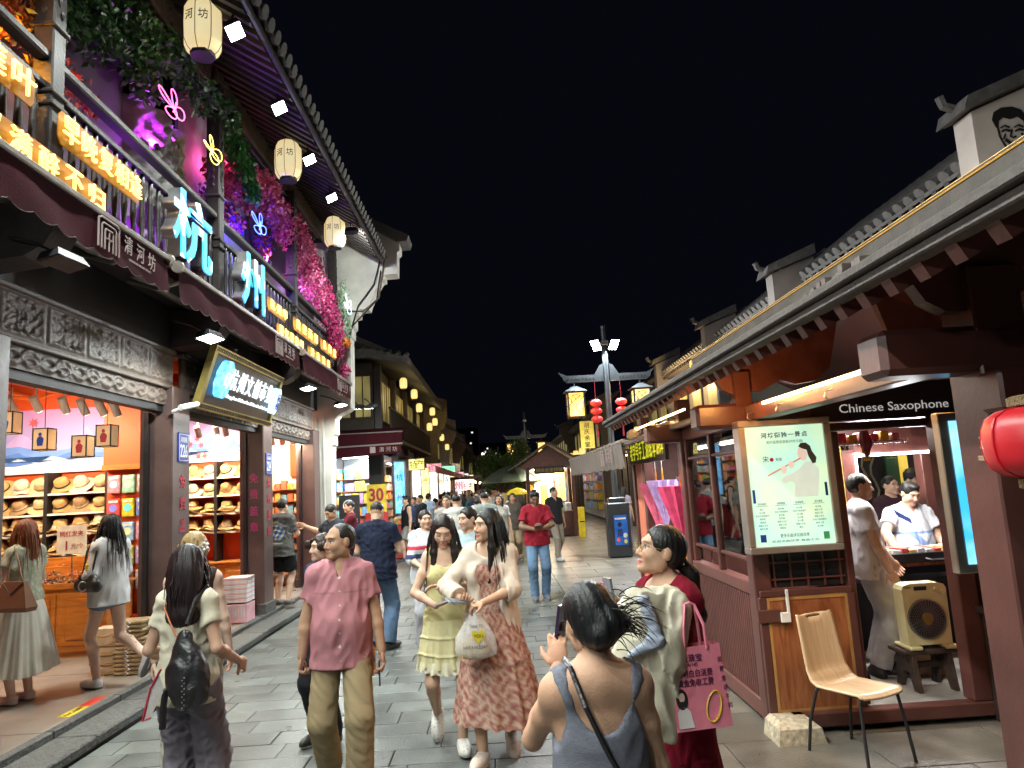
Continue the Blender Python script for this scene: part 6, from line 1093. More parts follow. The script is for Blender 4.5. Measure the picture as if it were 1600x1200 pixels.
# ================================================================== people: smooth implicit bodies meshed once per part
f32 = np.float32
def A3(*v): return np.array(v, f32)
def smin(a, b, k):
    h = np.maximum(k-np.abs(a-b), 0)/k; return np.minimum(a, b)-h*h*k*.25
def cap(a, b, ra, rb, k=.02, sq=None, flat=False, op=1): return ('c', np.array(a, f32), np.array(b, f32), ra, rb, k, None if sq is None else np.array(sq, f32), flat, op)
def ell(c, r, k=.02, M=None, op=1): return ('e', np.array(c, f32), np.array(r, f32), k, M, op)
def wrinkle(seed, amp, wl=.09, aniso=(1, 1, 1)):
    g = np.random.default_rng(abs(seed)); K = g.normal(size=(5, 3)); K /= np.linalg.norm(K, axis=1)[:, None]; K = (K*np.array(aniso)*(2*PI/wl)*g.uniform(.7, 1.5, (5, 1))).astype(f32); ph = g.random(5).astype(f32)*6.28
    def f(P):
        w = np.sin(P@(K[0]*.4)+ph[0])*1.3; r = 0
        for i in range(5): r = r+np.sin(P@K[i]+ph[i]+w)*(1/(1+.4*i))
        r = r*.45; return (amp*(np.abs(r)*1.4-.5+.3*r)).astype(f32)
    return f
def sdfmesh(prims, vox, disp=None, cut=None):
    lo = []; hi = []
    for p in prims:
        if p[-1] < 0: continue
        if p[0] == 'c': r = max(p[3], p[4])*(1 if p[6] is None else p[6].max()); lo += [p[1]-r, p[2]-r]; hi += [p[1]+r, p[2]+r]
        else: r = p[2] if p[4] is None else A3(p[2].max(), p[2].max(), p[2].max()); lo.append(p[1]-r); hi.append(p[1]+r)
    lo = np.min(lo, 0)-3*vox-.01; hi = np.max(hi, 0)+3*vox+.01; n = np.ceil((hi-lo)/vox).astype(int)+1
    D = np.full(n, .5, f32); ax = [(lo[i]+vox*np.arange(n[i])).astype(f32) for i in range(3)]
    for p in prims:
        k = p[5] if p[0] == 'c' else p[3]; m = k+3*vox
        if p[0] == 'c': r = max(p[3], p[4])*(1 if p[6] is None else p[6].max()); a = np.minimum(p[1], p[2])-r-m; b = np.maximum(p[1], p[2])+r+m
        else: r = p[2] if p[4] is None else np.full(3, p[2].max()); a = p[1]-r-m; b = p[1]+r+m
        i0 = np.clip(((a-lo)/vox).astype(int), 0, n); i1 = np.clip(((b-lo)/vox).astype(int)+2, 0, n)
        if np.any(i1 <= i0): continue
        sl = tuple(slice(i0[i], i1[i]) for i in range(3)); X, Y, Z = np.meshgrid(*[ax[i][sl[i]] for i in range(3)], indexing='ij')
        if p[0] == 'c':
            q = p[6] if p[6] is not None else A3(1, 1, 1); d = (p[2]-p[1])/q; L2 = max(float(d@d), 1e-9)
            x, y, z = (X-p[1][0])/q[0], (Y-p[1][1])/q[1], (Z-p[1][2])/q[2]; t0 = (x*d[0]+y*d[1]+z*d[2])/L2; t = np.clip(t0, 0, 1)
            dd = np.sqrt((x-t*d[0])**2+(y-t*d[1])**2+(z-t*d[2])**2)-(p[3]+(p[4]-p[3])*t)
            if p[6] is not None: dd = dd*float(q.min())
            if p[7]: dd = np.maximum(dd, (t0-1)*math.sqrt(L2))
        else:
            x, y, z = X-p[1][0], Y-p[1][1], Z-p[1][2]
            if p[4] is not None: M = p[4]; x, y, z = M[0, 0]*x+M[1, 0]*y+M[2, 0]*z, M[0, 1]*x+M[1, 1]*y+M[2, 1]*z, M[0, 2]*x+M[1, 2]*y+M[2, 2]*z
            r = p[2]; k0 = np.sqrt((x/r[0])**2+(y/r[1])**2+(z/r[2])**2); k1 = np.sqrt((x/r[0]**2)**2+(y/r[1]**2)**2+(z/r[2]**2)**2); dd = np.where(k1 > 1e-6, k0*(k0-1)/np.maximum(k1, 1e-6), -float(r.min()))
        if p[-1] > 0: D[sl] = smin(D[sl], dd.astype(f32), max(k, 1e-4))
        else: D[sl] = -smin(-D[sl], dd.astype(f32), max(k, 1e-4))
    if disp is not None or cut is not None:
        I = np.argwhere(np.abs(D) < .06); P = (lo+vox*I).astype(f32); ii = tuple(I.T)
        if disp is not None: D[ii] += disp(P)
        if cut is not None: D[ii] = np.maximum(D[ii], cut(P))
    D[0], D[-1], D[:, 0], D[:, -1], D[:, :, 0], D[:, :, -1] = (.5,)*6
    s = D < 0; c = s[:-1, :-1, :-1].astype(np.int8)
    for dx in (0, 1):
        for dy in (0, 1):
            for dz in (0, 1):
                if dx+dy+dz: c = c+s[dx:n[0]-1+dx, dy:n[1]-1+dy, dz:n[2]-1+dz]
    I = np.argwhere((c > 0) & (c < 8)); m = len(I)
    if m == 0: return np.zeros((0, 3), f32), np.zeros((0, 4), np.int32)
    idx = np.full(c.shape, -1, np.int32); idx[tuple(I.T)] = np.arange(m)
    O = np.array([(i, j, k) for i in (0, 1) for j in (0, 1) for k in (0, 1)]); val = np.stack([D[tuple((I+o).T)] for o in O], 1); acc = np.zeros((m, 3), f32); cnt = np.zeros(m, f32)
    for a in range(8):
        for b in range(a+1, 8):
            if np.abs(O[a]-O[b]).sum() == 1:
                va, vb = val[:, a], val[:, b]; msk = (va < 0) != (vb < 0); t = np.where(msk, va/np.where(msk, va-vb, 1), 0)
                acc += np.where(msk[:, None], O[a]+t[:, None]*(O[b]-O[a]), 0); cnt += msk
    V = (lo+vox*(I+acc/cnt[:, None])).astype(f32); F = []
    for axn in range(3):
        u, v = (axn+1) % 3, (axn+2) % 3; sA = [slice(1, -1)]*3; sA[axn] = slice(0, -1); sB = [slice(1, -1)]*3; sB[axn] = slice(1, None)
        a, b = s[tuple(sA)], s[tuple(sB)]; J = np.argwhere(a != b); off = np.ones(3, int); off[axn] = 0; G = J+off
        if len(J) == 0: continue
        du = np.zeros(3, int); du[u] = 1; dv = np.zeros(3, int); dv[v] = 1
        q = np.stack([idx[tuple((G-du-dv).T)], idx[tuple((G-dv).T)], idx[tuple(G.T)], idx[tuple((G-du).T)]], 1); fl = ~a[tuple(J.T)]; q[fl] = q[fl][:, ::-1]; F.append(q)
    F = np.concatenate(F); F = F[(F >= 0).all(1)]; return V, F
def rotm(yaw=0, pitch=0, roll=0):                          # head frame -> body frame (yaw + = turn to own left, pitch + = look down)
    cy_, sy = math.cos(yaw), math.sin(yaw); cp, sp_ = math.cos(pitch), math.sin(pitch); cr, sr = math.cos(roll), math.sin(roll)
    return (np.array(((cy_, -sy, 0), (sy, cy_, 0), (0, 0, 1)))@np.array(((1, 0, 0), (0, cp, -sp_), (0, sp_, cp)))@np.array(((cr, 0, sr), (0, 1, 0), (-sr, 0, cr)))).astype(f32)
def ik(S, T, L1, L2, hint):
    S, T = np.array(S, float), np.array(T, float); d = T-S; L = np.linalg.norm(d); m = (L1+L2)*.995
    if L > m: T = S+d*m/L; d = T-S; L = m
    e = d/L; a = (L1*L1-L2*L2+L*L)/(2*L); h = math.sqrt(max(L1*L1-a*a, 0)); p = np.array(hint, float); p = p-e*(p@e); p /= max(np.linalg.norm(p), 1e-6)
    return S+e*a+p*h, T
M_skin = mat('skin', attr=True, rough=.58, var=.1, scale=22, bump=.12, bscale=160, spec=.3)
_b = M_skin.node_tree.nodes['Principled BSDF']; _b.inputs['Subsurface Weight'].default_value = 0; _b.inputs['Subsurface Radius'].default_value = (1, .35, .2); _b.inputs['Subsurface Scale'].default_value = .012
M_fab = mat('woven_fabric', attr=True, rough=.9, var=.07, scale=9, bump=.32, bscale=330, spec=.12, fold=.06)
M_hair = mat('hair_strands', attr=True, rough=.42, var=.3, scale=26, bump=.25, bscale=70, stretch=(3, 3, .12), spec=.35)
M_shoe = mat('shoe_material', attr=True, rough=.5, var=.1, scale=20, bump=.1)
SK = (.52, .32, .22)
def unit(v): v = np.array(v, float); return v/max(np.linalg.norm(v), 1e-9)
class Person:
    def __init__(s, label, loc, face=0, h=1.7, sex='f', w=1., skin=SK, group=None, vox=.010, head=(0, 0, 0), lean=(0, 0), legk=1, la=None, ra=None, lf=None, rf=None, lh=None, rh=None, lhd=None, rhd=None, belly=0, hair=None, feet=True, lo=False, twist=0):
        s.t = thing('person', label, 'person', loc, 0, group); ORG[s.t.name] = Vector(); s.t.rotation_euler = (0, 0, R(face)); s.loc = Vector(loc); s.face = R(face)
        k = s.k = h/1.7; s.sex = sex; s.w = w; s.vox = vox; s.skin = np.array(skin); s.lo = lo; f = sex == 'f'; s.belly = belly; s.legk = legk; s.headp = head[1]
        lx, ly = lean; s.tw = R(twist)
        def up(x, y, z): 
            tt = max(0, (z-.95)/.65); c, q = math.cos(s.tw), math.sin(s.tw); return A3(*(np.array((x*c-y*q+lx*tt, x*q+y*c+ly*tt, z))*k))
        s.up = up; sw = (.136 if f else .160)*w
        s.SL, s.SR = up(sw, .01, 1.375), up(-sw, .01, 1.375); hw = .085
        s.HL, s.HR = A3(hw, 0, .90)*k, A3(-hw, 0, .90)*k
        def arm(S, tgt, hint, sg):
            if tgt is None: tgt = (sg*(.25+.05*(w-1)), -.02, .80); hint = hint or (sg*.3, 1, 0)
            return ik(S, np.array(tgt)*k, .275*k, .245*k, hint or (sg*.6, .6, -.6))
        s.EL, s.WL = arm(s.SL, la, lh, 1); s.ER, s.WR = arm(s.SR, ra, rh, -1)
        def leg(H, ft, sg):
            ft = ft or (sg*.09, 0, .085, 0, 0); a = np.array(ft[:3])*k; K, a = ik(H, a, .425*k, .425*k, (sg*.12+math.sin(R(ft[3]))*.5, -1, 0)); return K, a, ft[3], ft[4]
        s.KL, s.AL, s.tl, s.pl = leg(s.HL, lf, 1); s.KR, s.AR, s.tr, s.pr = leg(s.HR, rf, -1)
        s.NB, s.HC = up(0, .015, 1.43), up(0, -.012, 1.582); s.HM = rotm(R(s_(head[0]))+s.tw, R(head[1]), R(head[2])); s.lhd, s.rhd = lhd, rhd
        s.HC = s.HC+s.HM@A3(0, -.03*math.sin(R(head[1])), 0)*k
        s.parts = {}; s.body()
        if hair: s.hair(*hair)
        if feet and not lo: pass
    def add(s, name, V, Q, m, col, smooth=True):
        if len(Q) == 0: return None
        return link(name, npmesh(V, Q, smooth, col), m, s.t)
    def torso(s, e=0, k=.05):
        f = s.sex == 'f'; w = s.w; u = s.up; K = s.k; P = [ell(u(0, 0, 1.27), np.array((.150 if f else .168, .100, .18))*(w, w, 1)*K+e, k), ell(u(0, .0, 1.10), np.array((.122 if f else .150, .092, .16))*(w, w, 1)*K+e, k), ell(A3(0, .008, .94)*K, np.array((.165 if f else .158, .112, .125))*(w, w, 1)*K+e, k), cap(u(.09, .02, 1.395), u(-.09, .02, 1.395), .055*K+e, .055*K+e, k), cap(s.NB+A3(0, .01, -.02), s.SL, .052*K+e, .056*K+e, k), cap(s.NB+A3(0, .01, -.02), s.SR, .052*K+e, .056*K+e, k)]
        if f: P += [ell(u(x, -.075, 1.255), np.array((.068, .062, .07))*w*K+e*.8, .04) for x in (.07, -.07)]
        if s.belly: P.append(ell(u(0, -.05, 1.06), np.array((.15, .11, .16))*w*K*(1+.3*s.belly)+e, .06))
        return P
    def body(s):
        K = s.k; w = (s.w-1)*.6+1; f = .92 if s.sex == 'f' else 1.08; P = s.torso(0)
        P += [cap(s.NB-A3(0, 0, .05)*K, s.HC+s.HM@A3(0, .012, -.03)*K, .058*K*f, .050*K*f, .035)]
        for S, E, W in ((s.SL, s.EL, s.WL), (s.SR, s.ER, s.WR)):
            mid = (np.array(S)*.55+np.array(E)*.45); fm = np.array(E)*.7+np.array(W)*.3
            P += [cap(S, mid, .050*K*w*f, .046*K*w*f, .03), cap(mid, E, .046*K*w*f, .037*K*w*f, .02), cap(E, fm, .037*K*w*f, .039*K*w*f, .02), cap(fm, W, .039*K*w*f, .026*K*f, .02)]
        for H, Kn, Aa in ((s.HL, s.KL, s.AL), (s.HR, s.KR, s.AR)):
            cf = np.array(Kn)*.7+np.array(Aa)*.3+A3(0, .02, 0)*K; q = s.legk; P += [cap(H, Kn, .083*K*w*q, .056*K*w*q, .03), cap(Kn, cf, .054*K*w*q, .056*K*w*q, .02), cap(cf, Aa, .056*K*w*q, .036*K*q, .02)]
        V, Q = sdfmesh(P, s.vox); Vs, Qs, Cs = [V], [Q], [np.tile(s.skin, (len(V), 1))]; o = len(V)
        for V, Q, C in [s.headmesh()]+([s.hand(s.EL, s.WL, s.lhd, 1), s.hand(s.ER, s.WR, s.rhd, -1)]):
            Vs.append(V); Qs.append(Q+o); Cs.append(C); o += len(V)
        if s.lo is False or True:
            for foot in (1, -1):
                V, Q = s.footframe(sdfmesh([ell((0, -.055, .032), (.04, .115, .034), .02), ell((0, .03, .045), (.035, .045, .05), .03)], max(.012, s.vox)), foot); Vs.append(V); Qs.append(Q+o); Cs.append(np.tile(s.skin*.95, (len(V), 1))); o += len(V)
        s.b = s.add('body', np.concatenate(Vs), np.concatenate(Qs), M_skin, np.concatenate(Cs))
    def headmesh(s):
        K = s.k; f = s.sex == 'f'; e = lambda c, r, k=.02, op=1: ell(s.HC+s.HM@(np.array(c, f32)*K), np.array(r)*K, k*K, s.HM, op); cp = lambda a, b, ra, rb, k=.01, op=1: cap(s.HC+s.HM@(np.array(a, f32)*K), s.HC+s.HM@(np.array(b, f32)*K), ra*K, rb*K, k*K, None, False, op)
        j = .0 if f else .004
        P = [e((0, .012, .03), (.0735, .092, .084)), e((0, -.026, -.04), (.052+j, .062, .066), .04), e((0, -.072, -.088), (.026+j, .022, .02), .03), e((.036, -.055, -.022), (.028, .03, .03), .025), e((-.036, -.055, -.022), (.028, .03, .03), .025), e((.05, -.01, -.06), (.016+j, .03, .028), .03), e((-.05, -.01, -.06), (.016+j, .03, .028), .03),
             e((0, -.070, .035), (.05, .022, .012), .02), e((.032, -.097, .006), (.017, .012, .011), .012, -1), e((-.032, -.097, .006), (.017, .012, .011), .012, -1), e((.031, -.070, .008), (.0145, .0135, .0125), .004), e((-.031, -.070, .008), (.0145, .0135, .0125), .004),
             cp((0, -.082, .018), (0, -.104, -.024), .0075, .0115, .012), e((.011, -.092, -.030), (.009, .010, .008), .008), e((-.011, -.092, -.030), (.009, .010, .008), .008), e((0, -.089, -.056), (.023, .010, .0055), .006), e((0, -.087, -.0665), (.019, .010, .006), .005), cp((.02, -.09, -.0612), (-.02, -.09, -.0612), .0022, .0022, .003, -1),
             e((.075, .012, -.002), (.010, .020, .032), .008), e((-.075, .012, -.002), (.010, .020, .032), .008)]
        V, Q = sdfmesh(P, max(.0042, s.vox*.45)); L = ((V-s.HC)@s.HM)/K; x, y, z = np.abs(L[:, 0]), L[:, 1], L[:, 2]; C = np.tile(s.skin, (len(V), 1)).astype(float); fr = y < -.045
        def mixc(m, c, a=1): C[m] = C[m]*(1-a)+np.array(c)*a
        mixc(fr & (x > .02) & (x < .052) & (z > -.045) & (z < -.01), s.skin*np.array((1.1, .82, .8)), .5)
        mixc(fr & (((L[:, 0]/.024)**2+((z+.0608)/.0125)**2) < 1) & (y < -.078), (.50, .12, .12) if f else (.36, .17, .14), .75)
        mixc(fr & (np.abs(z-.0275-.006*np.cos((x-.032)/.012)) < (.0038 if f else .0055)) & (x > .016) & (x < .048), (.05, .03, .025), .55 if f else .8)
        dn = s.headp > 14; ey = (((x-.0315)/.0155)**2+((z-.008)/.0072)**2) < 1; mixc(fr & ey & (not dn), (.62, .58, .55), .9); mixc(fr & ((((x-.0315)/.0075)**2+((z-.008)/.0078)**2) < 1) & (not dn), (.02, .012, .01), 1); mixc(fr & dn & (np.abs(z-.002-.3*(x-.0315)**2*20) < .0026) & (np.abs(x-.0315) < .016), (.03, .02, .018), .9); mixc(fr & (np.abs(z-.0155+.16*(x-.0315)**2*40) < .003) & (np.abs(x-.0315) < .017), (.04, .025, .02), .3 if dn else .9)
        mixc((y < -.08) & (z < -.03) & (z > -.041) & (x < .012) & (x > .004), s.skin*.55, .7)
        return V, Q, C
    def hand(s, E, W, hd, sg):
        K = s.k*(.94 if s.sex == 'f' else 1.03); d, nrm, curl = hd if hd else (None, None, 35)
        d = unit(np.array(W)-np.array(E)) if d is None else unit(d); nrm = np.array((-sg*1., 0, 0)) if nrm is None else np.array(nrm, float); nrm = unit(nrm-d*(nrm@d)); side = np.cross(d, nrm)*sg   # side -> little finger
        side = -side; W = np.array(W); P = []; M = np.stack([side, d, nrm], 1).astype(f32)
        P.append(ell(W+d*.045*K, np.array((.040, .05, .015))*K, .012, M))
        if s.lo: P.append(ell(W+d*.11*K-nrm*-.01, np.array((.034, .05, .014))*K, .02, M)); V, Q = sdfmesh(P, max(.009, s.vox*.7)); return V, Q, np.tile(s.skin, (len(V), 1))
        for i, (o, L) in enumerate(((-.029, .07), (-.010, .08), (.010, .075), (.028, .058))):
            p = W+(side*o+d*.082)*K; a = R(curl*(.6+.12*i))
            for q, (l, r0, r1) in enumerate(((.45, .0092, .0086), (.32, .0086, .008), (.25, .008, .0068))):
                dd = d*math.cos(a)+nrm*math.sin(a)+side*o*1.5; p2 = p+dd*L*l*K; P.append(cap(p, p2, r0*K, r1*K, .004)); p = p2; a += R(curl*.8)
        p = W+(-side*.03+d*.02)*K
        for l, an, r0, r1 in ((.042, .7, .013, .0105), (.032, .3, .0105, .0085)):
            dd = unit(-side*math.sin(an)+d*math.cos(an)+nrm*.45); p2 = p+dd*l*K; P.append(cap(p, p2, r0*K, r1*K, .008)); p = p2
        V, Q = sdfmesh(P, .0055 if s.vox < .011 else .007); return V, Q, np.tile(s.skin*np.array((1.02, .95, .93)), (len(V), 1))
    def footframe(s, VQ, side):
        V, Q = VQ; Aa, tw, pt = (s.AL, s.tl, s.pl) if side > 0 else (s.AR, s.tr, s.pr); M = rotm(R(tw), R(pt)); return ((V-A3(0, .02, .085))*s.k@M.T+np.array(Aa)).astype(f32), Q
    # ---- clothing
    def top(s, col, hem=.88, sleeve=.55, ease=.016, neck='crew', amp=.007, name='shirt', colf=None, loose=0, seed=1, cuff=.006, flare=0, vox=None, open_=False):
        K = s.k; P = s.torso(ease*K, .035); f = 1 if s.sex == 'm' else .92; ws = (s.w-1)*.6+1
        lx = .175+loose+flare+(.03*s.belly); P.append(cap(s.up(0, 0, 1.2), A3(0, .0, hem-.06)*K, (.13+ease+loose*.4)*s.w*K, (lx+.012)*s.w*K, .06, (1, .76, 1), True))
        if sleeve > 0:
            for S, E, W in ((s.SL, s.EL, s.WL), (s.SR, s.ER, s.WR)):
                S, E, W = map(np.array, (S, E, W)); r0 = (.050*f*ws+ease*.8)*K; r1 = (.048*f*ws+ease*.8+min(cuff, .012))*K
                if sleeve <= 1: P.append(cap(S, S+(E-S)*sleeve, r0, r1, .03, None, True))
                else: P += [cap(S, E, r0, (.042*f*ws+ease)*K, .03), cap(E, E+(W-E)*(sleeve-1), (.042*f*ws+ease)*K, (.032*f+ease+cuff)*K, .02, None, True)]
        P.append(cap(s.NB+A3(0, .005, .0)*K, s.NB+A3(0, -.01, .05)*K, (.058*f+.004)*K, (.062*f+.004)*K, .02, None, True) if neck == 'collar' else cap(s.NB, s.NB+A3(0, 0, .02), .05*K, .05*K, .02))
        if neck == 'crew': P.append(ell(s.NB+A3(0, -.035, .05)*K, np.array((.066, .075, .05))*K, .01, None, -1))
        elif neck == 'collar': P += [cap(s.NB+A3(0, -.03, .1)*K, s.NB+A3(0, -.02, -.0)*K, .052*f*K, .050*f*K, .006, None, False, -1), cap(s.NB+A3(0, -.075, .06)*K, s.NB+A3(0, -.11, -.1)*K, .035*K, .006*K, .006, None, False, -1)]
        elif neck == 'mid': P.append(ell(s.NB+A3(0, -.055, .03)*K, np.array((.088, .10, .115))*K, .012, None, -1))
        elif neck == 'scoop': P.append(ell(s.NB+A3(0, -.05, .02)*K, np.array((.095, .11, .11))*K, .012, None, -1))
        elif neck == 'tank':
            P += [ell(s.NB+A3(0, .05, .0)*K, np.array((.098, .14, .17))*K, .012, None, -1), ell(s.NB+A3(0, -.06, .0)*K, np.array((.098, .14, .12))*K, .012, None, -1)]
            for S, sg in ((s.SL, 1), (s.SR, -1)): P.append(ell(np.array(S)+A3(sg*.045, 0, -.05)*K, np.array((.062, .13, .12))*K, .015, None, -1))
        if open_: P.append(cap(s.up(0, -.22, 1.45), A3(0, -.24, hem-.1)*K, open_*.7, open_*1.1, .01, None, False, -1))
        hz = hem*K
        V, Q = sdfmesh(P, vox or s.vox*.9, wrinkle(seed+int(s.loc.x*37), amp, .11, (1, 1, .8)), lambda p: hz-p[:, 2])
        C = np.tile(np.array(col), (len(V), 1)).astype(float)
        if colf is not None: C = colf(V/K, C)
        return s.add(name, V, Q, M_fab, C)
    def trousers(s, col, hem=.09, wid=(.10, .075, .065), rise=1.0, name='trousers', colf=None, seed=2, amp=.006, shorts=None):
        K = s.k; w = (s.w-1)*.7+1; P = [ell(A3(0, .008, .93)*K, np.array((.168, .118, .12))*(s.w, s.w, 1)*K, .05), cap(A3(.0, 0, .98)*K, A3(0, 0, rise)*K, .135*s.w*K, .135*s.w*K, .03, (1, .75, 1), True)]
        for H, Kn, Aa in ((s.HL, s.KL, s.AL), (s.HR, s.KR, s.AR)):
            H, Kn, Aa = map(np.array, (H, Kn, Aa)); H = H+A3(0, 0, .01)
            if shorts: P.append(cap(H, H+(Kn-H)*shorts, wid[0]*w*K, wid[1]*w*K, .03, None, True))
            else: P += [cap(H, Kn, wid[0]*w*K, wid[1]*w*K, .03), cap(Kn, Aa+(Aa-Kn)*.02+A3(0, .01, 0), wid[1]*w*K, wid[2]*w*K, .02, None, True)]
        V, Q = sdfmesh(P, s.vox*.9, wrinkle(seed+int(s.loc.y*31), amp, .10)); C = np.tile(np.array(col), (len(V), 1)).astype(float)
        if colf is not None: C = colf(V/K, C)
        return s.add(name, V, Q, M_fab, C)
    def skirt(s, col, z0=1.0, z1=.4, r0=.15, r1=.26, folds=9, amp=.10, colf=None, name='skirt', cen=None, seed=3, tiers=(), nz=46, na=110, frill=0, waist=None, sq=.8, sway=(0, 0)):
        g = np.random.default_rng(seed); K = s.k; a = np.linspace(0, 2*PI, na, endpoint=False); v = np.linspace(0, 1, nz); ph = g.random(4)*6.28
        Aa, Vv = np.meshgrid(a, v); rr = r0+(r1-r0)*Vv**.8
        fold = np.sin(folds*Aa+ph[0]+1.2*np.sin(2*Aa+ph[1])+Vv*.8)*.6+.4*np.sin((folds*2+1)*Aa+ph[2]); rr = rr*(1+amp*Vv**.7*fold)
        for t in tiers: rr = rr+.012*np.exp(-((Vv-t-.015)/.02)**2)*(1+.5*np.sin(37*Aa))
        if frill: rr = rr+frill*np.clip((Vv-.9)*10, 0, 1)*np.sin(26*Aa+ph[3])
        z = z0+(z1-z0)*Vv+.012*Vv*np.sin(3*Aa+ph[1]); V = np.stack([rr*np.cos(Aa)+sway[0]*Vv, rr*sq*np.sin(Aa)+sway[1]*Vv, z], 2).reshape(-1, 3)*K
        i = np.arange(nz-1)[:, None]*na; j = np.arange(na)[None]; Q = np.stack([i+j, i+na+j, i+na+(j+1) % na, i+(j+1) % na], 2).reshape(-1, 4)
        C = np.tile(np.array(col), (len(V), 1)).astype(float)
        if colf is not None: C = colf(V/K, C, Aa.ravel(), Vv.ravel())
        return s.add(name, V, Q, M_fab, C)
    def shoes(s, col, sole=(.6, .6, .58), kind='sneaker', names=('shoe', 'shoe')):
        for side, nm in ((1, names[0]), (-1, names[1])):
            tk = {'sneaker': .055, 'flat': .03, 'clog': .055, 'black': .045}[kind]
            P = [ell((0, -.075, .038), (.052, .125, tk), .03), ell((0, .03, .05), (.044, .055, .058), .04), cap((0, -.11, .0125), (0, .045, .0125), .046, .040, .01, (1, 1, .35))]
            if kind in ('flat', 'clog'): P.append(ell((0, .0 if kind == 'flat' else .05, .11), (.036, .10 if kind == 'flat' else .06, .06), .01, None, -1))
            V, Q = sdfmesh(P, max(.0075, s.vox*.8), None, lambda p: -p[:, 2]); C = np.tile(np.array(col), (len(V), 1)).astype(float); z = V[:, 2]
            C[z < .022] = sole
            if kind == 'sneaker': C[(np.abs(V[:, 0]) < .016) & (V[:, 1] < -.03) & (V[:, 1] > -.12) & (z > .06) & (np.sin(V[:, 1]*330) > .2)] = np.array(col)*.55
            if kind == 'clog': C[(np.sin(V[:, 0]*230) > .75) & (np.sin(V[:, 1]*230) > .7) & (z > .05)] = np.array(col)*.35
            V, Q = s.footframe((V, Q), side); s.add(nm, V, Q, M_shoe, C)
    # ---- hair
    def hair(s, style='short', col=(.012, .01, .01), L=.35, seed=1):
        K = s.k; H = lambda p: s.HC+s.HM@(np.array(p, f32)*K); e = lambda c, r, k=.02, op=1: ell(H(c), np.array(r)*K, k*K, s.HM, op); w = lambda c: np.array(c)*K
        P = [e((0, .016, .036), (.083, .100, .090)), e((0, .045, -.01), (.074, .066, .075), .03)]; face = [e((0, -.098, -.022), (.064, .085, .098), .015, -1), e((0, -.055, -.10), (.09, .085, .065), .015, -1)]; down = A3(0, 0, -1); strands = []
        back = s.HM@A3(0, 1, 0); back = unit((back[0], back[1], 0)); rt = np.array((-back[1], back[0], 0)); g = np.random.default_rng(seed)
        if style == 'short': P = [e((0, .014, .042), (.080, .099, .086)), e((0, .05, 0), (.070, .056, .07), .03), e((0, -.05, .105), (.05, .04, .02), .03)]+face[:1]+[e((0, .02, -.115), (.12, .12, .07), .01, -1), e((.08, -.0, -.02), (.02, .03, .045), .01, -1), e((-.08, -.0, -.02), (.02, .03, .045), .01, -1)]
        elif style == 'bald': P = [e((0, .022, .038), (.079, .093, .082)), e((0, .05, 0), (.070, .056, .07), .03), e((0, -.098, .03), (.058, .078, .085), .012, -1), e((.045, -.09, .075), (.03, .06, .05), .01, -1), e((-.045, -.09, .075), (.03, .06, .05), .01, -1), e((0, .02, -.115), (.12, .12, .07), .01, -1), e((.08, -.0, -.02), (.02, .03, .045), .01, -1), e((-.08, -.0, -.02), (.02, .03, .045), .01, -1)]
        elif style in ('long', 'wavy'):
            P += face; top = H((0, .05, .02)); p0 = top; n = 5; wid = .085 if style == 'long' else .098
            for i in range(n): 
                q = top+(down*L*(i+1)/n+back*(.03*math.sin((i+1)/n*2.2)+.012))*K; P.append(cap(p0, q, wid*K*(1-.05*i), wid*K*(1-.06*(i+1)), .03, (1, .62, 1) if abs(back[1]) > .7 else (.62, 1, 1) if abs(back[0]) > .7 else (.8, .8, 1))); p0 = q
            if style == 'wavy': P.append(ell(p0+down*0, np.array((.10, .07, .06))*K, .04))
            for sg in (-1, 1):
                a = H((sg*.068, -.02, .02)); b = a+(down*.17-back*.005+rt*sg*-.012)*K; c = b+(down*(L-.19)*.75-back*.035)*K; P += [cap(a, b, .022*K, .027*K, .02), cap(b, c, .027*K, .014*K, .02)]
        elif style == 'bun': P += face[:1]+[e((0, -.05, -.10), (.1, .09, .055), .015, -1), e((0, .085, -.02), (.06, .055, .055), .025), e((.0, .02, -.12), (.12, .12, .05), .01, -1)]
        elif style == 'messy': P = [e((0, .018, .036), (.084, .101, .092)), e((0, .05, -.02), (.076, .068, .076), .03), e((-.02, .095, -.02), (.055, .045, .05), .02), e((-.055, .10, -.03), (.035, .03, .03), .015), e((-.035, .10, .015), (.03, .026, .026), .012), e((.02, .09, -.05), (.04, .04, .036), .02)]+face[:1]+[e((0, -.05, -.10), (.1, .09, .055), .015, -1)]
        elif style == 'pony':
            P += face[:1]+[e((0, .0, -.115), (.12, .12, .06), .015, -1), e((.08, -.0, -.02), (.02, .03, .04), .01, -1), e((-.08, -.0, -.02), (.02, .03, .04), .01, -1)]; a = H((0, .10, -.03)); b = a+(back*.04+down*.06)*K; c = b+(down*L*.6+back*.02)*K; d = c+(down*L*.4-back*.01)*K; P += [cap(a, b, .028*K, .036*K, .01), cap(b, c, .036*K, .034*K, .02), cap(c, d, .034*K, .008*K, .02)]
        elif style == 'curly': P += [e((g.normal()*.05, .02+g.normal()*.05, .04+g.normal()*.05), (.04, .04, .04), .015) for _ in range(18)]+face
        elif style == 'crop': P = [e((0, .014, .040), (.0775, .096, .084))]+[e((0, -.1, -.02), (.068, .085, .1), .01, -1), e((0, .02, -.115), (.12, .12, .085), .01, -1)]
        fr = 1.0 if style not in ('curly',) else 3
        def disp(p):
            l = (p-s.HC)@s.HM; an = np.arctan2(l[:, 0], l[:, 1]+.02); return (.0013*np.sin(an*26+2.0*np.sin(p[:, 2]*14))+.0010*np.sin(an*47+3*np.sin(p[:, 2]*9)))*fr
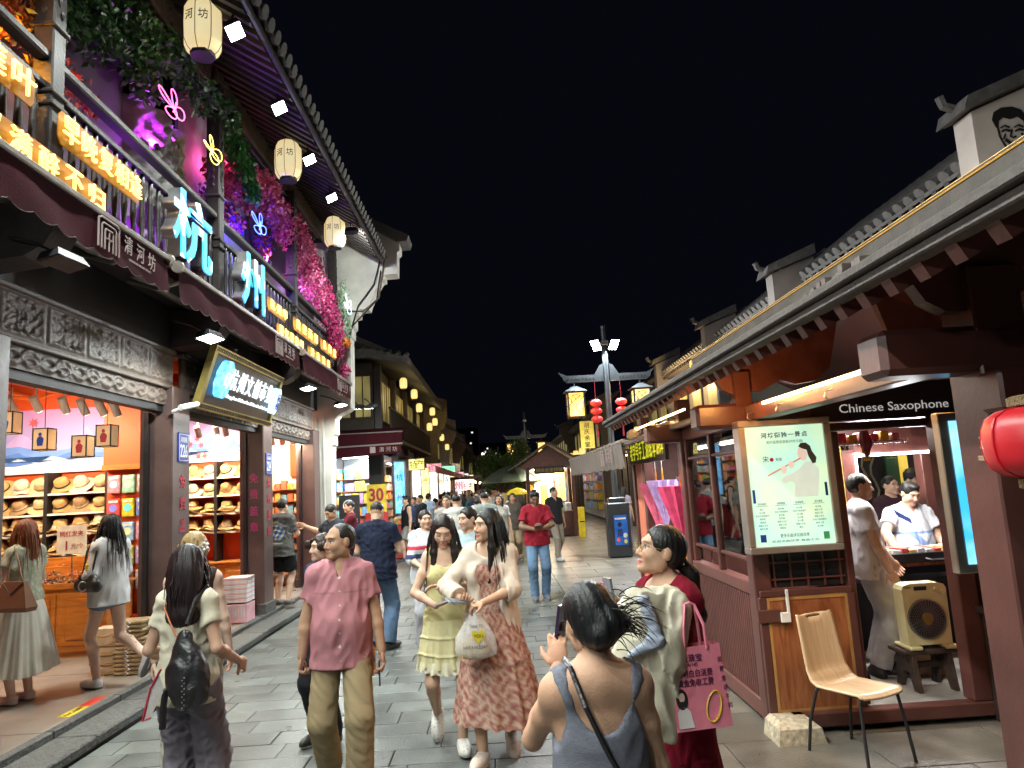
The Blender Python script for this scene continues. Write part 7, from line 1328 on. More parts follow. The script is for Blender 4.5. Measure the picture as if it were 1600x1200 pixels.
        V, Q = sdfmesh(P, max(.006, s.vox*.62), disp); C = np.tile(np.array(col), (len(V), 1)).astype(float); hr = s.add('hair', V, Q, M_hair, C)
        if s.vox < .0105 and style in ('long', 'wavy', 'bun', 'pony'):
            mb = MB()
            for i in range(70 if style != 'bun' else 46):
                th = g.uniform(-2.0, 2.0) if style != 'pony' else g.uniform(-.5, .5); base = H((.079*math.sin(th), .016+.097*math.cos(th), .02+.05*g.random())); out = s.HM@A3(math.sin(th), math.cos(th), 0); ln = (L if style != 'bun' else .10)*g.uniform(.55, 1.12); pts = [base]; dr = out*.35+down
                if style == 'pony': base = H((0, .11, -.04)); pts = [base]
                if style == 'bun': base = H((g.normal()*.035+.03, .10+g.normal()*.02, -.0+g.normal()*.035)); pts = [base]; dr = unit(rt*g.uniform(-1.6, .2)+down*g.uniform(-.5, .9)+back*g.uniform(0, .8))
                for j in range(5): 
                    wv = rt*math.sin(j*1.4+i)*(.012 if style == 'wavy' else .004)+g.normal(size=3)*.002; pts.append(pts[-1]+(unit(dr)*ln/5+wv)*K); dr = dr*.6+down*(.5 if style != 'bun' else .12)+back*.04*(1 if style != 'bun' else 0)
                mb.tube([tuple(q) for q in pts], [.0045*K, .0042*K, .0036*K, .003*K, .002*K, .0006], 4)
            me = mb.mesh(); n = len(me.vertices); c = np.ones((n, 4), f32); c[:, :3] = np.array(col)*1.2; me.attributes.new('Col', 'FLOAT_COLOR', 'POINT').data.foreach_set('color', c.ravel()); tag(link('loose_strands', me, M_hair, s.t), kind='stuff')
        return hr
    def wpt(s, p):                                          # local metres (1.7 m person) -> world
        v = Vector(tuple(float(q)*s.k for q in p)); return Matrix.Rotation(s.face, 3, 'Z')@v+s.loc
    def wv(s, p): return Matrix.Rotation(s.face, 3, 'Z')@Vector(tuple(float(q) for q in p))+s.loc
def s_(v): return v
# ================================================================== the people in the street
BK = (.010, .009, .009)
def stripes(bands, lo=None):
    def f(V, C):
        for a, b, c in bands: C[(V[:, 2] > a) & (V[:, 2] < b)] = c
        return C
    return f
def paisley(V, C, *a):
    x, y, z = V[:, 0], V[:, 1], V[:, 2]; an = np.arctan2(x, -y); u = an*13; w = z*52
    q = np.sin(u+1.4*np.sin(w))*np.cos(w*.8+1.2*np.sin(u*.7)); m = np.abs(q); C[:] = np.array((.38, .20, .17)); C[m < .2] = (.52, .36, .27); C[m > .72] = (.31, .10, .09); C[(m > .45) & (m < .53)] = (.50, .33, .25); return C
def phone(P, W, d, n, lab, col=(.02, .02, .025), screen=None, off=(0, 0, 0), L=.15, Wd=.074):
    c = P.wv(np.array(W)+np.array(off)); Rm = Matrix.Rotation(P.face, 3, 'Z'); d = (Rm@Vector(d)).normalized(); n = Rm@Vector(n); n = (n-d*n.dot(d)).normalized(); s = d.cross(n)
    t = thing('mobile_phone', lab, 'phone', c)
    def bx(w, l, t0, t1): return MB().add([c+s*(i*w)+d*(j*l)+n*k for k in (t0, t1) for j in (-1, 1) for i in (-1, 1)], [(0, 2, 3, 1), (4, 5, 7, 6), (0, 1, 5, 4), (2, 6, 7, 3), (0, 4, 6, 2), (1, 3, 7, 5)])
    bx(Wd/2, L/2, -.005, .004).build('case', mat('phone_%.2f' % col[0], col, .25, bump=0), t); bx(Wd/2-.004, L/2-.004, .0045, .0055).build('screen', screen or mat('phone_screen', (.02, .02, .025), .08, bump=0, em=(.5, .55, .6), es=.25), t); bx(.012, .012, -.009, -.0055).build('lens', M_blk, t)
    return t
def strap(pts, r, m, parent, name='strap'):
    P = [Vector(p) for p in pts]; return MB().tube(P, r, 6).build(name, m, parent)
def sbag(lab, cat, name, prims, vox, m, disp=None, col=None, part='bag_body', loc=None):
    V, Q = sdfmesh(prims, vox, disp); c = V.mean(0); t = thing(name, lab, cat, tuple(float(q) for q in c)); link(part, npmesh(V-c, Q, True, None if col is None else np.tile(np.array(col), (len(V), 1))), m, t); return t
M_lthb = mat('black_leather', (.015, .014, .016), .35, var=.2, bump=.25, bscale=80); M_lthbr = mat('brown_leather', (.22, .10, .06), .42, var=.15, bump=.25, bscale=80)
SKF = (.62, .40, .29); SKM = (.46, .27, .175)
def wp(P, p): return tuple(P.wpt(p))
# --- man in the pink shirt
P = Person('middle-aged man in pink short-sleeved shirt and khaki trousers walking, head turned aside', (-1.06, 4.75, 0), 8, 1.67, 'm', .93, SKM, belly=.4, head=(-58, 2, 0), legk=.8, hair=('bald', (.014, .013, .013)), lf=(.10, -.14, .09, 8, -4), rf=(-.11, .20, .14, -8, 24), la=(.265, -.05, .82), ra=(-.265, .02, .83), lhd=(None, None, 45), rhd=(None, None, 75), twist=3)
def pinkc(V, C):
    C[(np.abs(V[:, 0]-.005) < .016) & (V[:, 1] < 0)] *= .9; C[(np.abs(V[:, 0]) < .006) & (V[:, 1] < -.05) & (np.sin(V[:, 2]*75) > .93)] = (.7, .6, .6)
    pk = (np.abs(np.abs(V[:, 0])-.105) < .075) & (V[:, 1] < -.04); C[pk & (np.abs(V[:, 2]-1.27) < .006)] *= .72; return C
P.top((.46, .20, .225), .80, .62, .018, 'collar', .009, 'short_sleeved_shirt', pinkc, .035, 4, .012); P.trousers((.34, .26, .15), wid=(.099, .094, .088), seed=5, amp=.006); P.shoes((.04, .03, .025), (.05, .05, .05), 'black')
col_ = MB(); K = P.k
for sg in (-1, 1): col_.add([P.wv(P.NB+A3(sg*.005, .062, .055)*K), P.wv(P.NB+A3(sg*.062, .01, .045)*K), P.wv(P.NB+A3(sg*.058, -.055, .005)*K), P.wv(P.NB+A3(sg*.075, -.075, -.055)*K), P.wv(P.NB+A3(sg*.085, -.01, .0)*K), P.wv(P.NB+A3(sg*.02, .085, .02)*K)], [(0, 1, 4, 5), (1, 2, 3, 4)])
o = col_.build('collar', mat('pink_cotton', (.46, .20, .225), .85, bump=.2, bscale=200)); o.parent = P.t; o.matrix_parent_inverse = P.t.matrix_basis.inverted(); o.modifiers.new('solid', 'SOLIDIFY').thickness = .006
phone(P, P.WL, (0, -.15, -1), (1, 0, 0), 'dark phone in the left hand of the man in the pink shirt', off=(-.015, -.02, -.13))
ob = thing('orange_packet', 'orange packet carried behind the hand of the man in pink', 'packet', tuple(P.wv(P.WL+A3(-.06, .05, -.06)))); MB().lathe([(.03, -.1), (.05, -.06), (.05, .06), (.02, .1)], tuple(P.wv(P.WL+A3(-.07, .07, -.06))), 8, sx=.6).build('packet', mat('packet_orange2', (.8, .28, .02), .35), ob)
# --- girl in the yellow dress
G = Person('young woman with long dark hair in pale yellow ruffled dress looking at her phone', (-.44, 5.48, 0), 6, 1.66, 'f', .88, SKF, head=(-6, 24, 3), hair=('long', (.016, .009, .008), .58, 5), lf=(.075, -.10, .085, 4, -4), rf=(-.10, .22, .20, -6, 48), la=(-.02, -.27, 1.20), lh=(.9, .2, -.6), ra=(-.08, -.24, 1.06), rh=(-.9, .3, -.5), lhd=((-1, -.2, .1), (0, -.3, -1), 22), rhd=((.7, -.6, .25), (-.3, .2, 1), 45))
YD = (.66, .60, .30)
G.top(YD, .84, 0, .012, 'tank', .006, 'dress_bodice', None, .012, 6, flare=.02); G.skirt((.68, .63, .36), .93, .60, .17, .235, 12, .07, None, 'dress_skirt', tiers=(.35, .72), frill=.012, seed=4); G.skirt((.70, .67, .5), .64, .565, .225, .245, 14, .06, None, 'lace_hem', frill=.012, seed=4, nz=8)
G.shoes((.72, .70, .66), (.7, .68, .64), 'clog', ('clog', 'clog'))
phone(G, G.WR, (.6, -.7, .25), (-.3, .2, 1), 'white phone held by the young woman in yellow', (.6, .6, .6), off=(.055, -.075, .035))
# --- woman in the cardigan and patterned dress
W = Person('woman with long black hair in beige cardigan and red patterned dress holding plastic bag', (-.10, 5.22, 0), -4, 1.69, 'f', .94, (.56, .34, .23), head=(-52, 0, 0), hair=('long', BK, .50, 8), lf=(.08, .16, .12, 10, 22), rf=(-.10, -.13, .085, -12, -4), la=(-.03, -.28, 1.09), lh=(1, .2, -.5), ra=(-.17, -.25, 1.10), rh=(-1, .3, -.4), lhd=((-.9, -.3, -.15), (0, .3, -1), 60), rhd=((.2, -1, .1), (.2, 0, 1), 40))
W.top((.4, .15, .12), .90, 0, .010, 'mid', .002, 'dress_bodice', paisley, 0, 6); W.skirt((.4, .15, .12), .99, .27, .155, .31, 10, .09, paisley, 'dress_skirt', tiers=(.42,), frill=.016, seed=9, sway=(.02, -.01), sq=.92)
W.top((.64, .55, .46), .76, 1.72, .026, 'mid', .007, 'cardigan', None, .018, 8, .012, flare=.035, open_=.155)
W.shoes((.62, .52, .46), (.66, .62, .58), 'sneaker', ('sneaker', 'sneaker'))
nk = thing('necklace', 'thin gold necklace of the woman in the cardigan', 'necklace', tuple(W.wv(W.NB))); MB().tube([W.wv(W.NB+A3(.055*math.sin(a), -.035-.05*math.cos(a), .01-.075*max(0, math.cos(a)))) for a in np.linspace(-1.6, 1.6, 14)], .0018, 4).build('chain', M_gold, nk)
phone(W, W.WR, (-.75, -.55, .15), (.1, -.2, 1), 'phone with pale blue edge held by the woman in the cardigan', (.35, .5, .65), off=(-.03, -.09, .02))
hb = W.WL+A3(-.06, -.02, -.03); c0 = W.wv(hb); pb = thing('plastic_bag', 'thin white plastic bag with yellow heart print hanging from her hand', 'bag', c0)
M_film, t_, b_ = nodes('plastic_film'); N = t_.nodes; L = t_.links; b_.inputs['Base Color'].default_value = (.75, .73, .72, 1); b_.inputs['Roughness'].default_value = .25; tr_ = N.new('ShaderNodeBsdfTransparent'); mx_ = N.new('ShaderNodeMixShader'); nz_ = N.new('ShaderNodeTexNoise'); nz_.inputs['Scale'].default_value = 14; mr_ = N.new('ShaderNodeMapRange'); mr_.inputs[3].default_value = .35; mr_.inputs[4].default_value = .75; L.new(nz_.outputs[0], mr_.inputs[0]); L.new(mr_.outputs[0], mx_.inputs[0]); L.new(tr_.outputs[0], mx_.inputs[1]); L.new(b_.outputs[0], mx_.inputs[2]); L.new(mx_.outputs[0], N['Material Output'].inputs[0])
MB().lathe([(.012, .02), (.03, -.03), (.085, -.11), (.125, -.19), (.135, -.26), (.12, -.305), (.06, -.325), (.001, -.33)], c0, 40, sy=.6, fn=lambda a, z: 1+.07*math.sin(7*a+z*12)+.05*math.sin(13*a-z*25)).build('film', M_film, pb, True)
for sg in (-1, 1): strap([c0+Vector((sg*.01, 0, .02)), c0+Vector((sg*.05, -.01, -.08)), c0+Vector((sg*.1, -.01, -.16))], .006, M_film, pb, 'handle')
MB().box(c0.x-.10, c0.x+.07, c0.y-.045, c0.y+.045, c0.z-.315, c0.z-.20, ch=.01).build('yellow_carton', mat('carton_yellow', (.62, .40, .08), .6), pb); fy_ = c0.y-.079
MB().prism([(c0.x+.02+.045*math.sin(a)**3, c0.z-.165+.003*(13*math.cos(a)-5*math.cos(2*a)-2*math.cos(3*a)-math.cos(4*a))) for a in [i*PI/12 for i in range(24)]], fy_-.004, fy_).build('heart_print', mat('heart_yellow', (.75, .62, .04), .5, bump=0), pb)
text('YOU', M_blk, pb, (c0.x+.02, fy_-.006, c0.z-.165), X_, Z_, .03, .0005); text('THANK YOU', M_blk, pb, (c0.x+.01, fy_+.014, c0.z-.105), X_, Z_, .03, .0005, w=.09); text('HAVE A NICE DAY!', M_blk, pb, (c0.x, fy_-.006, c0.z-.235), X_, Z_, .03, .0005, w=.16)
# --- foreground woman in the grey tank top, from behind
T = Person('woman from behind in heathered grey tank top holding a phone, nearest the camera', (.25, 2.18, 0), 186, 1.545, 'f', .95, (.50, .29, .19), head=(14, 14, 6), hair=('messy', (.008, .008, .009), .2, 3), la=(.085, -.20, 1.40), lh=(.5, .2, -1), ra=(-.14, -.26, 1.15), rh=(-.35, .4, -1), lhd=((-.1, -.4, .9), (-.3, -1, 0), 40), vox=.009)
T.top((.17, .175, .215), .85, 0, .010, 'tank', .004, 'tank_top', lambda V, C: C*(1+.25*np.sin(V[:, [0]]*900+np.sin(V[:, [2]]*300)*3)*np.sin(V[:, [2]]*700)), 0, 3); T.trousers((.05, .05, .06)); T.shoes((.5, .5, .5))
phone(T, T.WL, (-.15, .15, 1), (.9, -.6, 0), 'dark purple phone held up by the woman in the tank top', (.035, .02, .06), off=(-.03, -.07, .11), screen=glow('lit_screen', (.5, .55, .8), .6))
cs = thing('crossbody_strap', 'black crossbody strap across the back of the tank top', 'strap', tuple(T.wpt((.06, .1, 1.35)))); strap([T.wpt(p) for p in ((.095, -.02, 1.47), (.09, .06, 1.46), (.065, .135, 1.36), (.015, .148, 1.24), (-.05, .145, 1.11), (-.12, .13, .98), (-.17, .06, .92))], .008, M_lthb, cs)
# wisps of the loose bun
mb = MB(); g = np.random.default_rng(5)
for i in range(80):
    b = T.HC+T.HM@A3(-.055+g.normal()*.02, .10+g.normal()*.02, -.01+g.normal()*.035)*T.k; dr = unit((-.9+g.normal()*.25, .15+g.normal()*.3, .05+g.normal()*.4)); pts = [b]
    for j in range(5): pts.append(pts[-1]+dr*(.006+.019*(i % 7)/6)); dr = unit(dr+np.array((0, 0, -.30))+g.normal(size=3)*.12)
    mb.tube([tuple(q) for q in pts], [.0022, .0021, .0018, .0015, .001, .0003], 4)
me = mb.mesh(smooth=True); n = len(me.vertices); c = np.ones((n, 4), f32); c[:, :3] = BK; me.attributes.new('Col', 'FLOAT_COLOR', 'POINT').data.foreach_set('color', c.ravel()); tag(link('flyaway_hair', me, M_hair, T.t), kind='stuff')
# --- woman in maroon with draped cardigan and pink tote
MR = Person('woman with glasses and ponytail in maroon dress looking up, hands clasped', (.70, 3.2, 0), -72, 1.64, 'f', 1.06, (.50, .30, .20), head=(-14, -14, 0), hair=('pony', BK, .30, 4), la=(.05, -.24, 1.29), lh=(.6, .3, -1), ra=(-.03, -.25, 1.29), rh=(-.6, .4, -1), lhd=((-.1, -.25, .95), (-.8, -.2, 0), 30), rhd=((.1, -.25, .95), (.8, -.2, 0), 35), vox=.009)
MAR = (.155, .006, .018)
MR.top(MAR, .72, .85, .022, 'scoop', .007, 'dress_bodice', None, .01, 7, .03); MR.skirt(MAR, .86, .22, .175, .27, 9, .10, None, 'dress_skirt', seed=2); MR.shoes((.03, .02, .02), (.03, .03, .03), 'black')
gl = thing('eyeglasses', 'thin gold-rimmed glasses of the woman in maroon', 'glasses', tuple(MR.wv(MR.HC))); 
for sg in (-1, 1):
    HP = lambda p: MR.wv(MR.HC+MR.HM@(A3(*p)*MR.k)); MB().tube([HP((sg*.033+.022*math.cos(a), -.098, .004+.017*math.sin(a))) for a in [i*PI/8 for i in range(16)]], .0016, 4, True).build('rim', M_gold, gl); MB().tube([HP((sg*.055, -.095, .01)), HP((sg*.076, -.03, .012)), HP((sg*.078, .02, .005))], .0016, 4).build('temple', M_gold, gl)
MB().tube([HP((.012, -.1, .008)), HP((0, -.104, .011)), HP((-.012, -.1, .008))], .0015, 4).build('bridge', M_gold, gl)
hc = thing('hair_tie', 'pearl hair tie on the ponytail of the woman in maroon', 'hair tie', tuple(HP((0, .11, -.04))))
for k in range(7): a = 2*PI*k/7; q = HP((.03*math.cos(a), .105, -.035+.03*math.sin(a))); MB().lathe([(.001, -.006), (.006, 0), (.001, .006)], tuple(q), 6).build('bead', M_whitep, hc)
ph = phone(MR, MR.WL, (-.05, -.1, 1), (0, -1, 0), 'grey phone with pink charms held by the woman in maroon', (.12, .13, .13), off=(-.03, -.045, .12))
cc_ = MR.wv(MR.WL+A3(-.03, -.06, .12)); pc_ = thing('phone_charm', 'string of pink beads dangling from the grey phone', 'charm', cc_)
for k in range(9): MB().lathe([(.001, -.008), (.009, 0), (.001, .008)], (cc_.x-.02+.012*(k % 3), cc_.y-.02, cc_.z+.06-.02*k), 6).build('bead', mat('pink_bead', (.8, .25, .4), .3), pc_)
def W3(p): v = MR.wpt(p); return np.array((v.x, v.y, v.z), f32)
prm = [cap((.66, 3.02, 1.33), (.52, 2.92, 1.35), .075, .06, .05), cap((.68, 3.0, 1.30), (.62, 2.92, 1.14), .075, .07, .05), cap((.53, 2.9, 1.33), (.46, 2.9, 1.16), .055, .05, .04), cap((.58, 2.9, 1.2), (.56, 2.88, .92), .07, .045, .05), cap((.47, 2.88, 1.17), (.42, 2.86, 1.02), .05, .035, .04), cap((.63, 2.92, 1.12), (.60, 2.9, .86), .055, .035, .04), cap((.5, 2.9, 1.38), (.44, 2.92, 1.26), .035, .03, .03)]
sbag('cream linen jacket draped over the arms of the woman in maroon', 'jacket', 'draped_jacket', prm, .008, M_fab, wrinkle(3, .013, .11), (.60, .55, .43), 'cloth')
prm = [cap((.535, 2.835, 1.38), (.575, 2.835, 1.24), .025, .022, .03, (1, .6, 1)), cap((.575, 2.835, 1.23), (.47, 2.82, 1.19), .022, .018, .03)]
sbag('pale blue scarf fold on the draped jacket', 'scarf', 'folded_scarf', prm, .008, M_fab, wrinkle(4, .006, .07), (.36, .40, .50), 'cloth')
tx, ty, tz = .735, 2.93, .88; tb_ = thing('tote_bag', 'pink paper tote bag with dark print and a gold bracelet picture', 'bag', (tx, ty, tz), R(10)); M_pk = mat('pink_nonwoven', (.72, .20, .27), .6, var=.12, scale=5, bump=.15, bscale=30)
MB().add([(-.115, -.05, 0), (.115, -.05, 0), (.115, .06, .02), (-.115, .06, .02), (-.105, -.025, .30), (.10, -.025, .305), (.10, .03, .305), (-.105, .03, .30)], [(3, 2, 1, 0), (0, 1, 5, 4), (1, 2, 6, 5), (2, 3, 7, 6), (3, 0, 4, 7)]).build('bag_body', M_pk, tb_)
for yy in (-.027, .03): MB().tube([(-.05, yy, .29), (-.045, yy, .38), (-.02, .0, .46), (.0, 0, .465), (.02, 0, .455), (.04, yy, .38), (.045, yy, .29)], .006, 5).build('handle', M_pk, tb_)
_pe = Vector((0, .025, .30)).normalized(); _d = mat('plum_print', (.10, .015, .06), .6, bump=0)
def tpt(a, b): return (a, -.0525+.025*b/.30, b)
for s_t, a, b, w, h in (('爱珠宝', -.025, .262, .085, .03), ('AI ND', -.025, .237, .045, .012), ('明明白白消费', -.02, .205, .15, .028), ('黄金免收工费', -.02, .172, .15, .028)): text(s_t, _d, tb_, tpt(a, b), X_, _pe, .04, .0005, .01, w=w, h=h)
for k, ch in enumerate('买黄金送手镯'): text(ch, _d, tb_, tpt(.092+.004*k, .245-k*.034), X_, _pe, .022, .0005)
MB().tube([tpt(.045+.03*math.cos(a)*1+.012*math.sin(a), .078+.055*math.sin(a)) for a in [i*PI/12 for i in range(24)]], .004, 5, True).build('gold_ring_print', mat('print_gold', (.62, .38, .04), .4, bump=0), tb_)
def tflat(nm, m, P): MB().add([(*tpt(a, b)[:1], tpt(a, b)[1]-.001, b) for a, b in P], [tuple(range(len(P)))]).build(nm, m, tb_)
tflat('hair_print', M_bk, [(-.085+.024*math.cos(a), .115+.038*math.sin(a)) for a in [i*PI/8 for i in range(16)]]); MB().add([(-.085+.012*math.cos(a), -.0545+.01, .122+.018*math.sin(a)) for a in [i*PI/6 for i in range(12)]], [tuple(range(12))]).build('face_print', mat('print_skin', (.7, .45, .38), .6, bump=0), tb_); tflat('dress_print', mat('print_white', (.72, .66, .64), .6, bump=0), [(-.108, .012), (-.045, .012), (-.055, .07), (-.075, .088), (-.095, .088), (-.108, .07)])
# --- woman in the cream tee with backpack, from behind
C4 = Person('woman from behind in cream t-shirt and grey trousers with a black backpack', (-1.78, 4.15, 0), 172, 1.62, 'f', .9, (.50, .30, .21), head=(12, 4, 0), legk=.8, hair=('wavy', (.014, .008, .009), .30, 6), la=(.22, -.18, 1.02), ra=(-.23, -.16, 1.0), lh=(.3, .9, -.6), rh=(-.3, .9, -.6))
C4.top((.58, .53, .41), .82, .5, .012, 'crew', .007, 't_shirt', None, .03, 8, .008); C4.trousers((.20, .175, .21), wid=(.115, .10, .10), seed=9, amp=.011); C4.shoes((.4, .4, .4))
bpk = sbag('black backpack slung over the right shoulder of the woman in cream', 'backpack', 'backpack', [cap(tuple(C4.wpt((-.10, .20, 1.20))), tuple(C4.wpt((-.15, .22, .93))), .05, .10, .04, (1, .6, 1)), ell(tuple(C4.wpt((-.125, .21, 1.02))), (.105, .06, .13), .05)], .010, M_lthb, wrinkle(5, .006, .1)); strap([C4.wpt(p) for p in ((-.10, .17, 1.28), (-.115, .11, 1.40), (-.125, .02, 1.46), (-.13, -.08, 1.40))], .014, M_lthb, bpk); strap([C4.wpt(p) for p in ((-.02, .24, .95), (.0, .23, .85), (.01, .22, .74))], .018, M_lthb, bpk, 'hanging_strap')
for k in range(12): q = C4.wpt((-.16+.012*(k % 2), .295, 1.02-.014*k)); MB().lathe([(.001, -.005), (.005, 0), (.001, .005)], tuple(q), 5).build('stud', M_steel, bpk)
os_ = thing('crossbody_strap', 'thin orange crossbody strap over the cream t-shirt', 'strap', tuple(C4.wpt((0, .14, 1.2)))); strap([C4.wpt(p) for p in ((.09, .05, 1.43), (.07, .12, 1.36), (.0, .15, 1.25), (-.07, .16, 1.15))], .005, mat('orange_strap', (.5, .14, .05), .5), os_)
fn_ = thing('hand_fan', 'dark and white folded paper fan with red edge beside the backpack', 'fan', tuple(C4.wpt((.03, .24, .98)))); MB().add([C4.wpt(p) for p in ((.02, .25, 1.05), (.10, .25, .80), (.05, .26, .82), (-.02, .255, .95))], [(0, 1, 2, 3)]).build('leaf', mat('fan_pale', (.4, .36, .34), .7), fn_); MB().tube([C4.wpt(p) for p in ((-.0, .255, 1.06), (.06, .255, .96), (.105, .255, .79), (.05, .265, .81))], .006, 5).build('edge', M_redp, fn_)
# --- blonde woman behind her
B = Person('blonde woman with pinned-up hair in brown sleeveless top, seen behind the cream t-shirt', (-2.10, 4.98, 0), 205, 1.66, 'f', .96, (.66, .46, .36), head=(20, 5, 0), legk=.85, hair=('bun', (.30, .20, .085), .2, 2)); B.top((.06, .038, .028), .85, 0, .010, 'tank', .004, 'sleeveless_top'); B.trousers((.5, .47, .4), wid=(.11, .1, .1)); B.shoes((.3, .22, .15))
fl_ = thing('hair_clip', 'white flower hair clip in the blonde hair', 'hair clip', tuple(B.wv(B.HC+B.HM@A3(-.02, .13, .01))))
for k in range(5): a = 2*PI*k/5; q = B.wv(B.HC+B.HM@A3(-.02+.022*math.cos(a), .14, .01+.022*math.sin(a))); MB().lathe([(.001, -.014), (.014, 0), (.001, .014)], tuple(q), 6).build('petal', M_whitep, fl_)
# --- woman in the white shirt walking into the shop
S2 = Person('woman with long black hair in loose white shirt and denim shorts stepping into the shop', (-3.93, 7.35, .137), -112, 1.66, 'f', .92, (.60, .40, .31), head=(0, 8, 0), hair=('long', BK, .52, 2), lf=(.07, -.06, .085, 0, 0), rf=(-.08, .42, .30, 0, 62), la=(.12, -.20, 1.0), ra=(-.12, -.22, 1.0))
S2.trousers((.13, .18, .26), name='denim_shorts', shorts=.3, wid=(.105, .11, .1)); S2.top((.66, .66, .68), .80, 1.85, .03, 'crew', .009, 'white_shirt', None, .03, 5, .02, flare=.03); S2.shoes((.62, .61, .62), (.12, .12, .12), 'sneaker', ('sneaker', 'sneaker'))
hb2 = sbag('black glossy shoulder bag under the arm of the woman in white', 'bag', 'handbag', [cap(tuple(S2.wpt((.24, .12, 1.02))), tuple(S2.wpt((.22, -.14, 1.02))), .05, .05, .03, (1, 1, 1.3)), cap(tuple(S2.wpt((.23, .06, 1.10))), tuple(S2.wpt((.23, -.08, 1.10))), .035, .035, .04)], .009, M_lthb); strap([S2.wpt(p) for p in ((.235, -.08, 1.12), (.20, -.07, 1.35), (.16, -.02, 1.46), (.2, .06, 1.35), (.24, .05, 1.12))], .010, M_lthb, hb2)
dz_ = S2.wpt((.26, .02, 1.20)); df = thing('flower_charm', 'yellow daffodil charm on the black shoulder bag', 'charm', dz_)
for k in range(6): a = 2*PI*k/6; MB().lathe([(.001, -.02), (.012, 0), (.001, .02)], (dz_.x+.022*math.cos(a)*.5, dz_.y-.02, dz_.z+.025*math.sin(a)), 6).build('petal', mat('daffodil', (.85, .65, .03), .5), df)
bk_ = S2.wpt((.285, -.01, 1.02)); MB().tube([(bk_.x+.04*math.cos(a), bk_.y-.004, bk_.z+.045*math.sin(a)) for a in [i*PI/8 for i in range(16)]], .006, 5, True).build('buckle', M_steel, hb2)
# --- woman at the left edge
E1 = Person('auburn-haired woman in floral blouse and white tulle skirt at the left edge', (-4.54, 7.0, .137), -105, 1.66, 'f', .95, (.62, .42, .33), head=(0, 14, 0), hair=('long', (.20, .06, .025), .42, 7), la=(.2, -.25, 1.05), ra=(-.16, -.26, 1.06))
E1.top((.38, .42, .34), .93, .5, .02, 'crew', .006, 'floral_blouse', lambda V, C: np.where((np.sin(V[:, [0]]*90+V[:, [1]]*70)*np.sin(V[:, [2]]*85) > .45), np.array((.55, .50, .34)), C), .0, 5, .035); E1.skirt((.66, .65, .58), 1.0, .27, .15, .33, 15, .08, None, 'tulle_skirt', frill=.006, seed=3); E1.shoes((.62, .45, .40), (.6, .55, .5), 'flat')
lb = thing('handbag', 'brown leather shoulder bag hanging at the side of the auburn-haired woman', 'bag', tuple(E1.wpt((.25, .18, .9))))
MB().add([E1.wpt(p) for p in ((.20, .37, .87), (.31, .37, .87), (.31, -.01, .87), (.20, -.01, .87), (.195, .385, .91), (.32, .385, .91), (.32, -.025, .91), (.195, -.025, .91), (.235, .30, 1.14), (.275, .30, 1.14), (.275, .06, 1.14), (.235, .06, 1.14))], [(3, 2, 1, 0), (0, 1, 5, 4), (1, 2, 6, 5), (2, 3, 7, 6), (3, 0, 4, 7), (4, 5, 9, 8), (5, 6, 10, 9), (6, 7, 11, 10), (7, 4, 8, 11), (8, 9, 10, 11)]).build('bag_body', M_lthbr, lb)
MB().tube([E1.wpt(p) for p in ((.278, .30, 1.135), (.30, .18, 1.03), (.278, .06, 1.135))], .004, 5).build('flap_seam', M_lthb, lb); strap([E1.wpt(p) for p in ((.25, .08, 1.13), (.19, .05, 1.36), (.15, .04, 1.45), (.2, .14, 1.34), (.25, .26, 1.13))], .008, M_lthbr, lb)
# --- grey tee man by the third bay
g5 = Person('man from behind in charcoal printed t-shirt and black shorts at the shop step', (-3.6, 11.95, .137), 165, 1.72, 'm', .98, SKF, head=(0, 18, 0), hair=('short', BK), la=(.12, -.3, 1.12), ra=(-.1, -.3, 1.15))
def gprint(V, C):
    m = (((V[:, 0]+.01)/.105)**2+((V[:, 2]-1.16)/.115)**2 < 1) & (V[:, 1] > .03); C[m] = (.10, .2, .5); C[m & (np.sin(V[:, 0]*70+V[:, 2]*40) > .2)] = (.5, .5, .4); C[(np.abs(V[:, 0]) < .09) & (np.abs(V[:, 2]-1.0) < .012) & (V[:, 1] > .03)] = (.45, .45, .45); return C
g5.top((.115, .11, .105), .78, .7, .022, 'crew', .008, 't_shirt', gprint, .03, 3, .03, vox=.0075); g5.trousers((.015, .015, .016), name='shorts', shorts=.85, wid=(.105, .11, .1)); g5.shoes((.03, .03, .03), (.4, .38, .35), 'sneaker', ('sneaker', 'sneaker'))
# --- leaning man, maroon tee man, navy man
P6 = Person('man in dark grey tee leaning with one arm stretched to the white wall', (-2.62, 11.3, 0), -38, 1.73, 'm', 1.0, SKM, head=(-5, 28, 0), legk=.8, hair=('crop', (.02, .02, .02)), ra=(-.55, -.10, 1.38), la=(.05, -.25, 1.12), rhd=((-1, -.2, .3), (0, -1, 0), 25)); P6.top((.035, .04, .05), .82, .6, .02, 'crew', .008, 't_shirt'); P6.trousers((.03, .03, .035)); P6.shoes((.03,)*3, kind='black')
P7 = Person('man with folded arms in maroon t-shirt beside the snack counter', (-2.95, 14.2, 0), -75, 1.74, 'm', 1.06, SKM, head=(5, 0, 0), legk=.8, hair=('crop', (.025, .02, .02)), la=(-.14, -.20, 1.18), ra=(.14, -.22, 1.16), lh=(1, -.1, -.4), rh=(-1, -.1, -.4), belly=.5); P7.top((.10, .015, .025), .80, .65, .02, 'crew', .007, 't_shirt'); P7.trousers((.03, .03, .035)); P7.shoes((.03,)*3, kind='black')
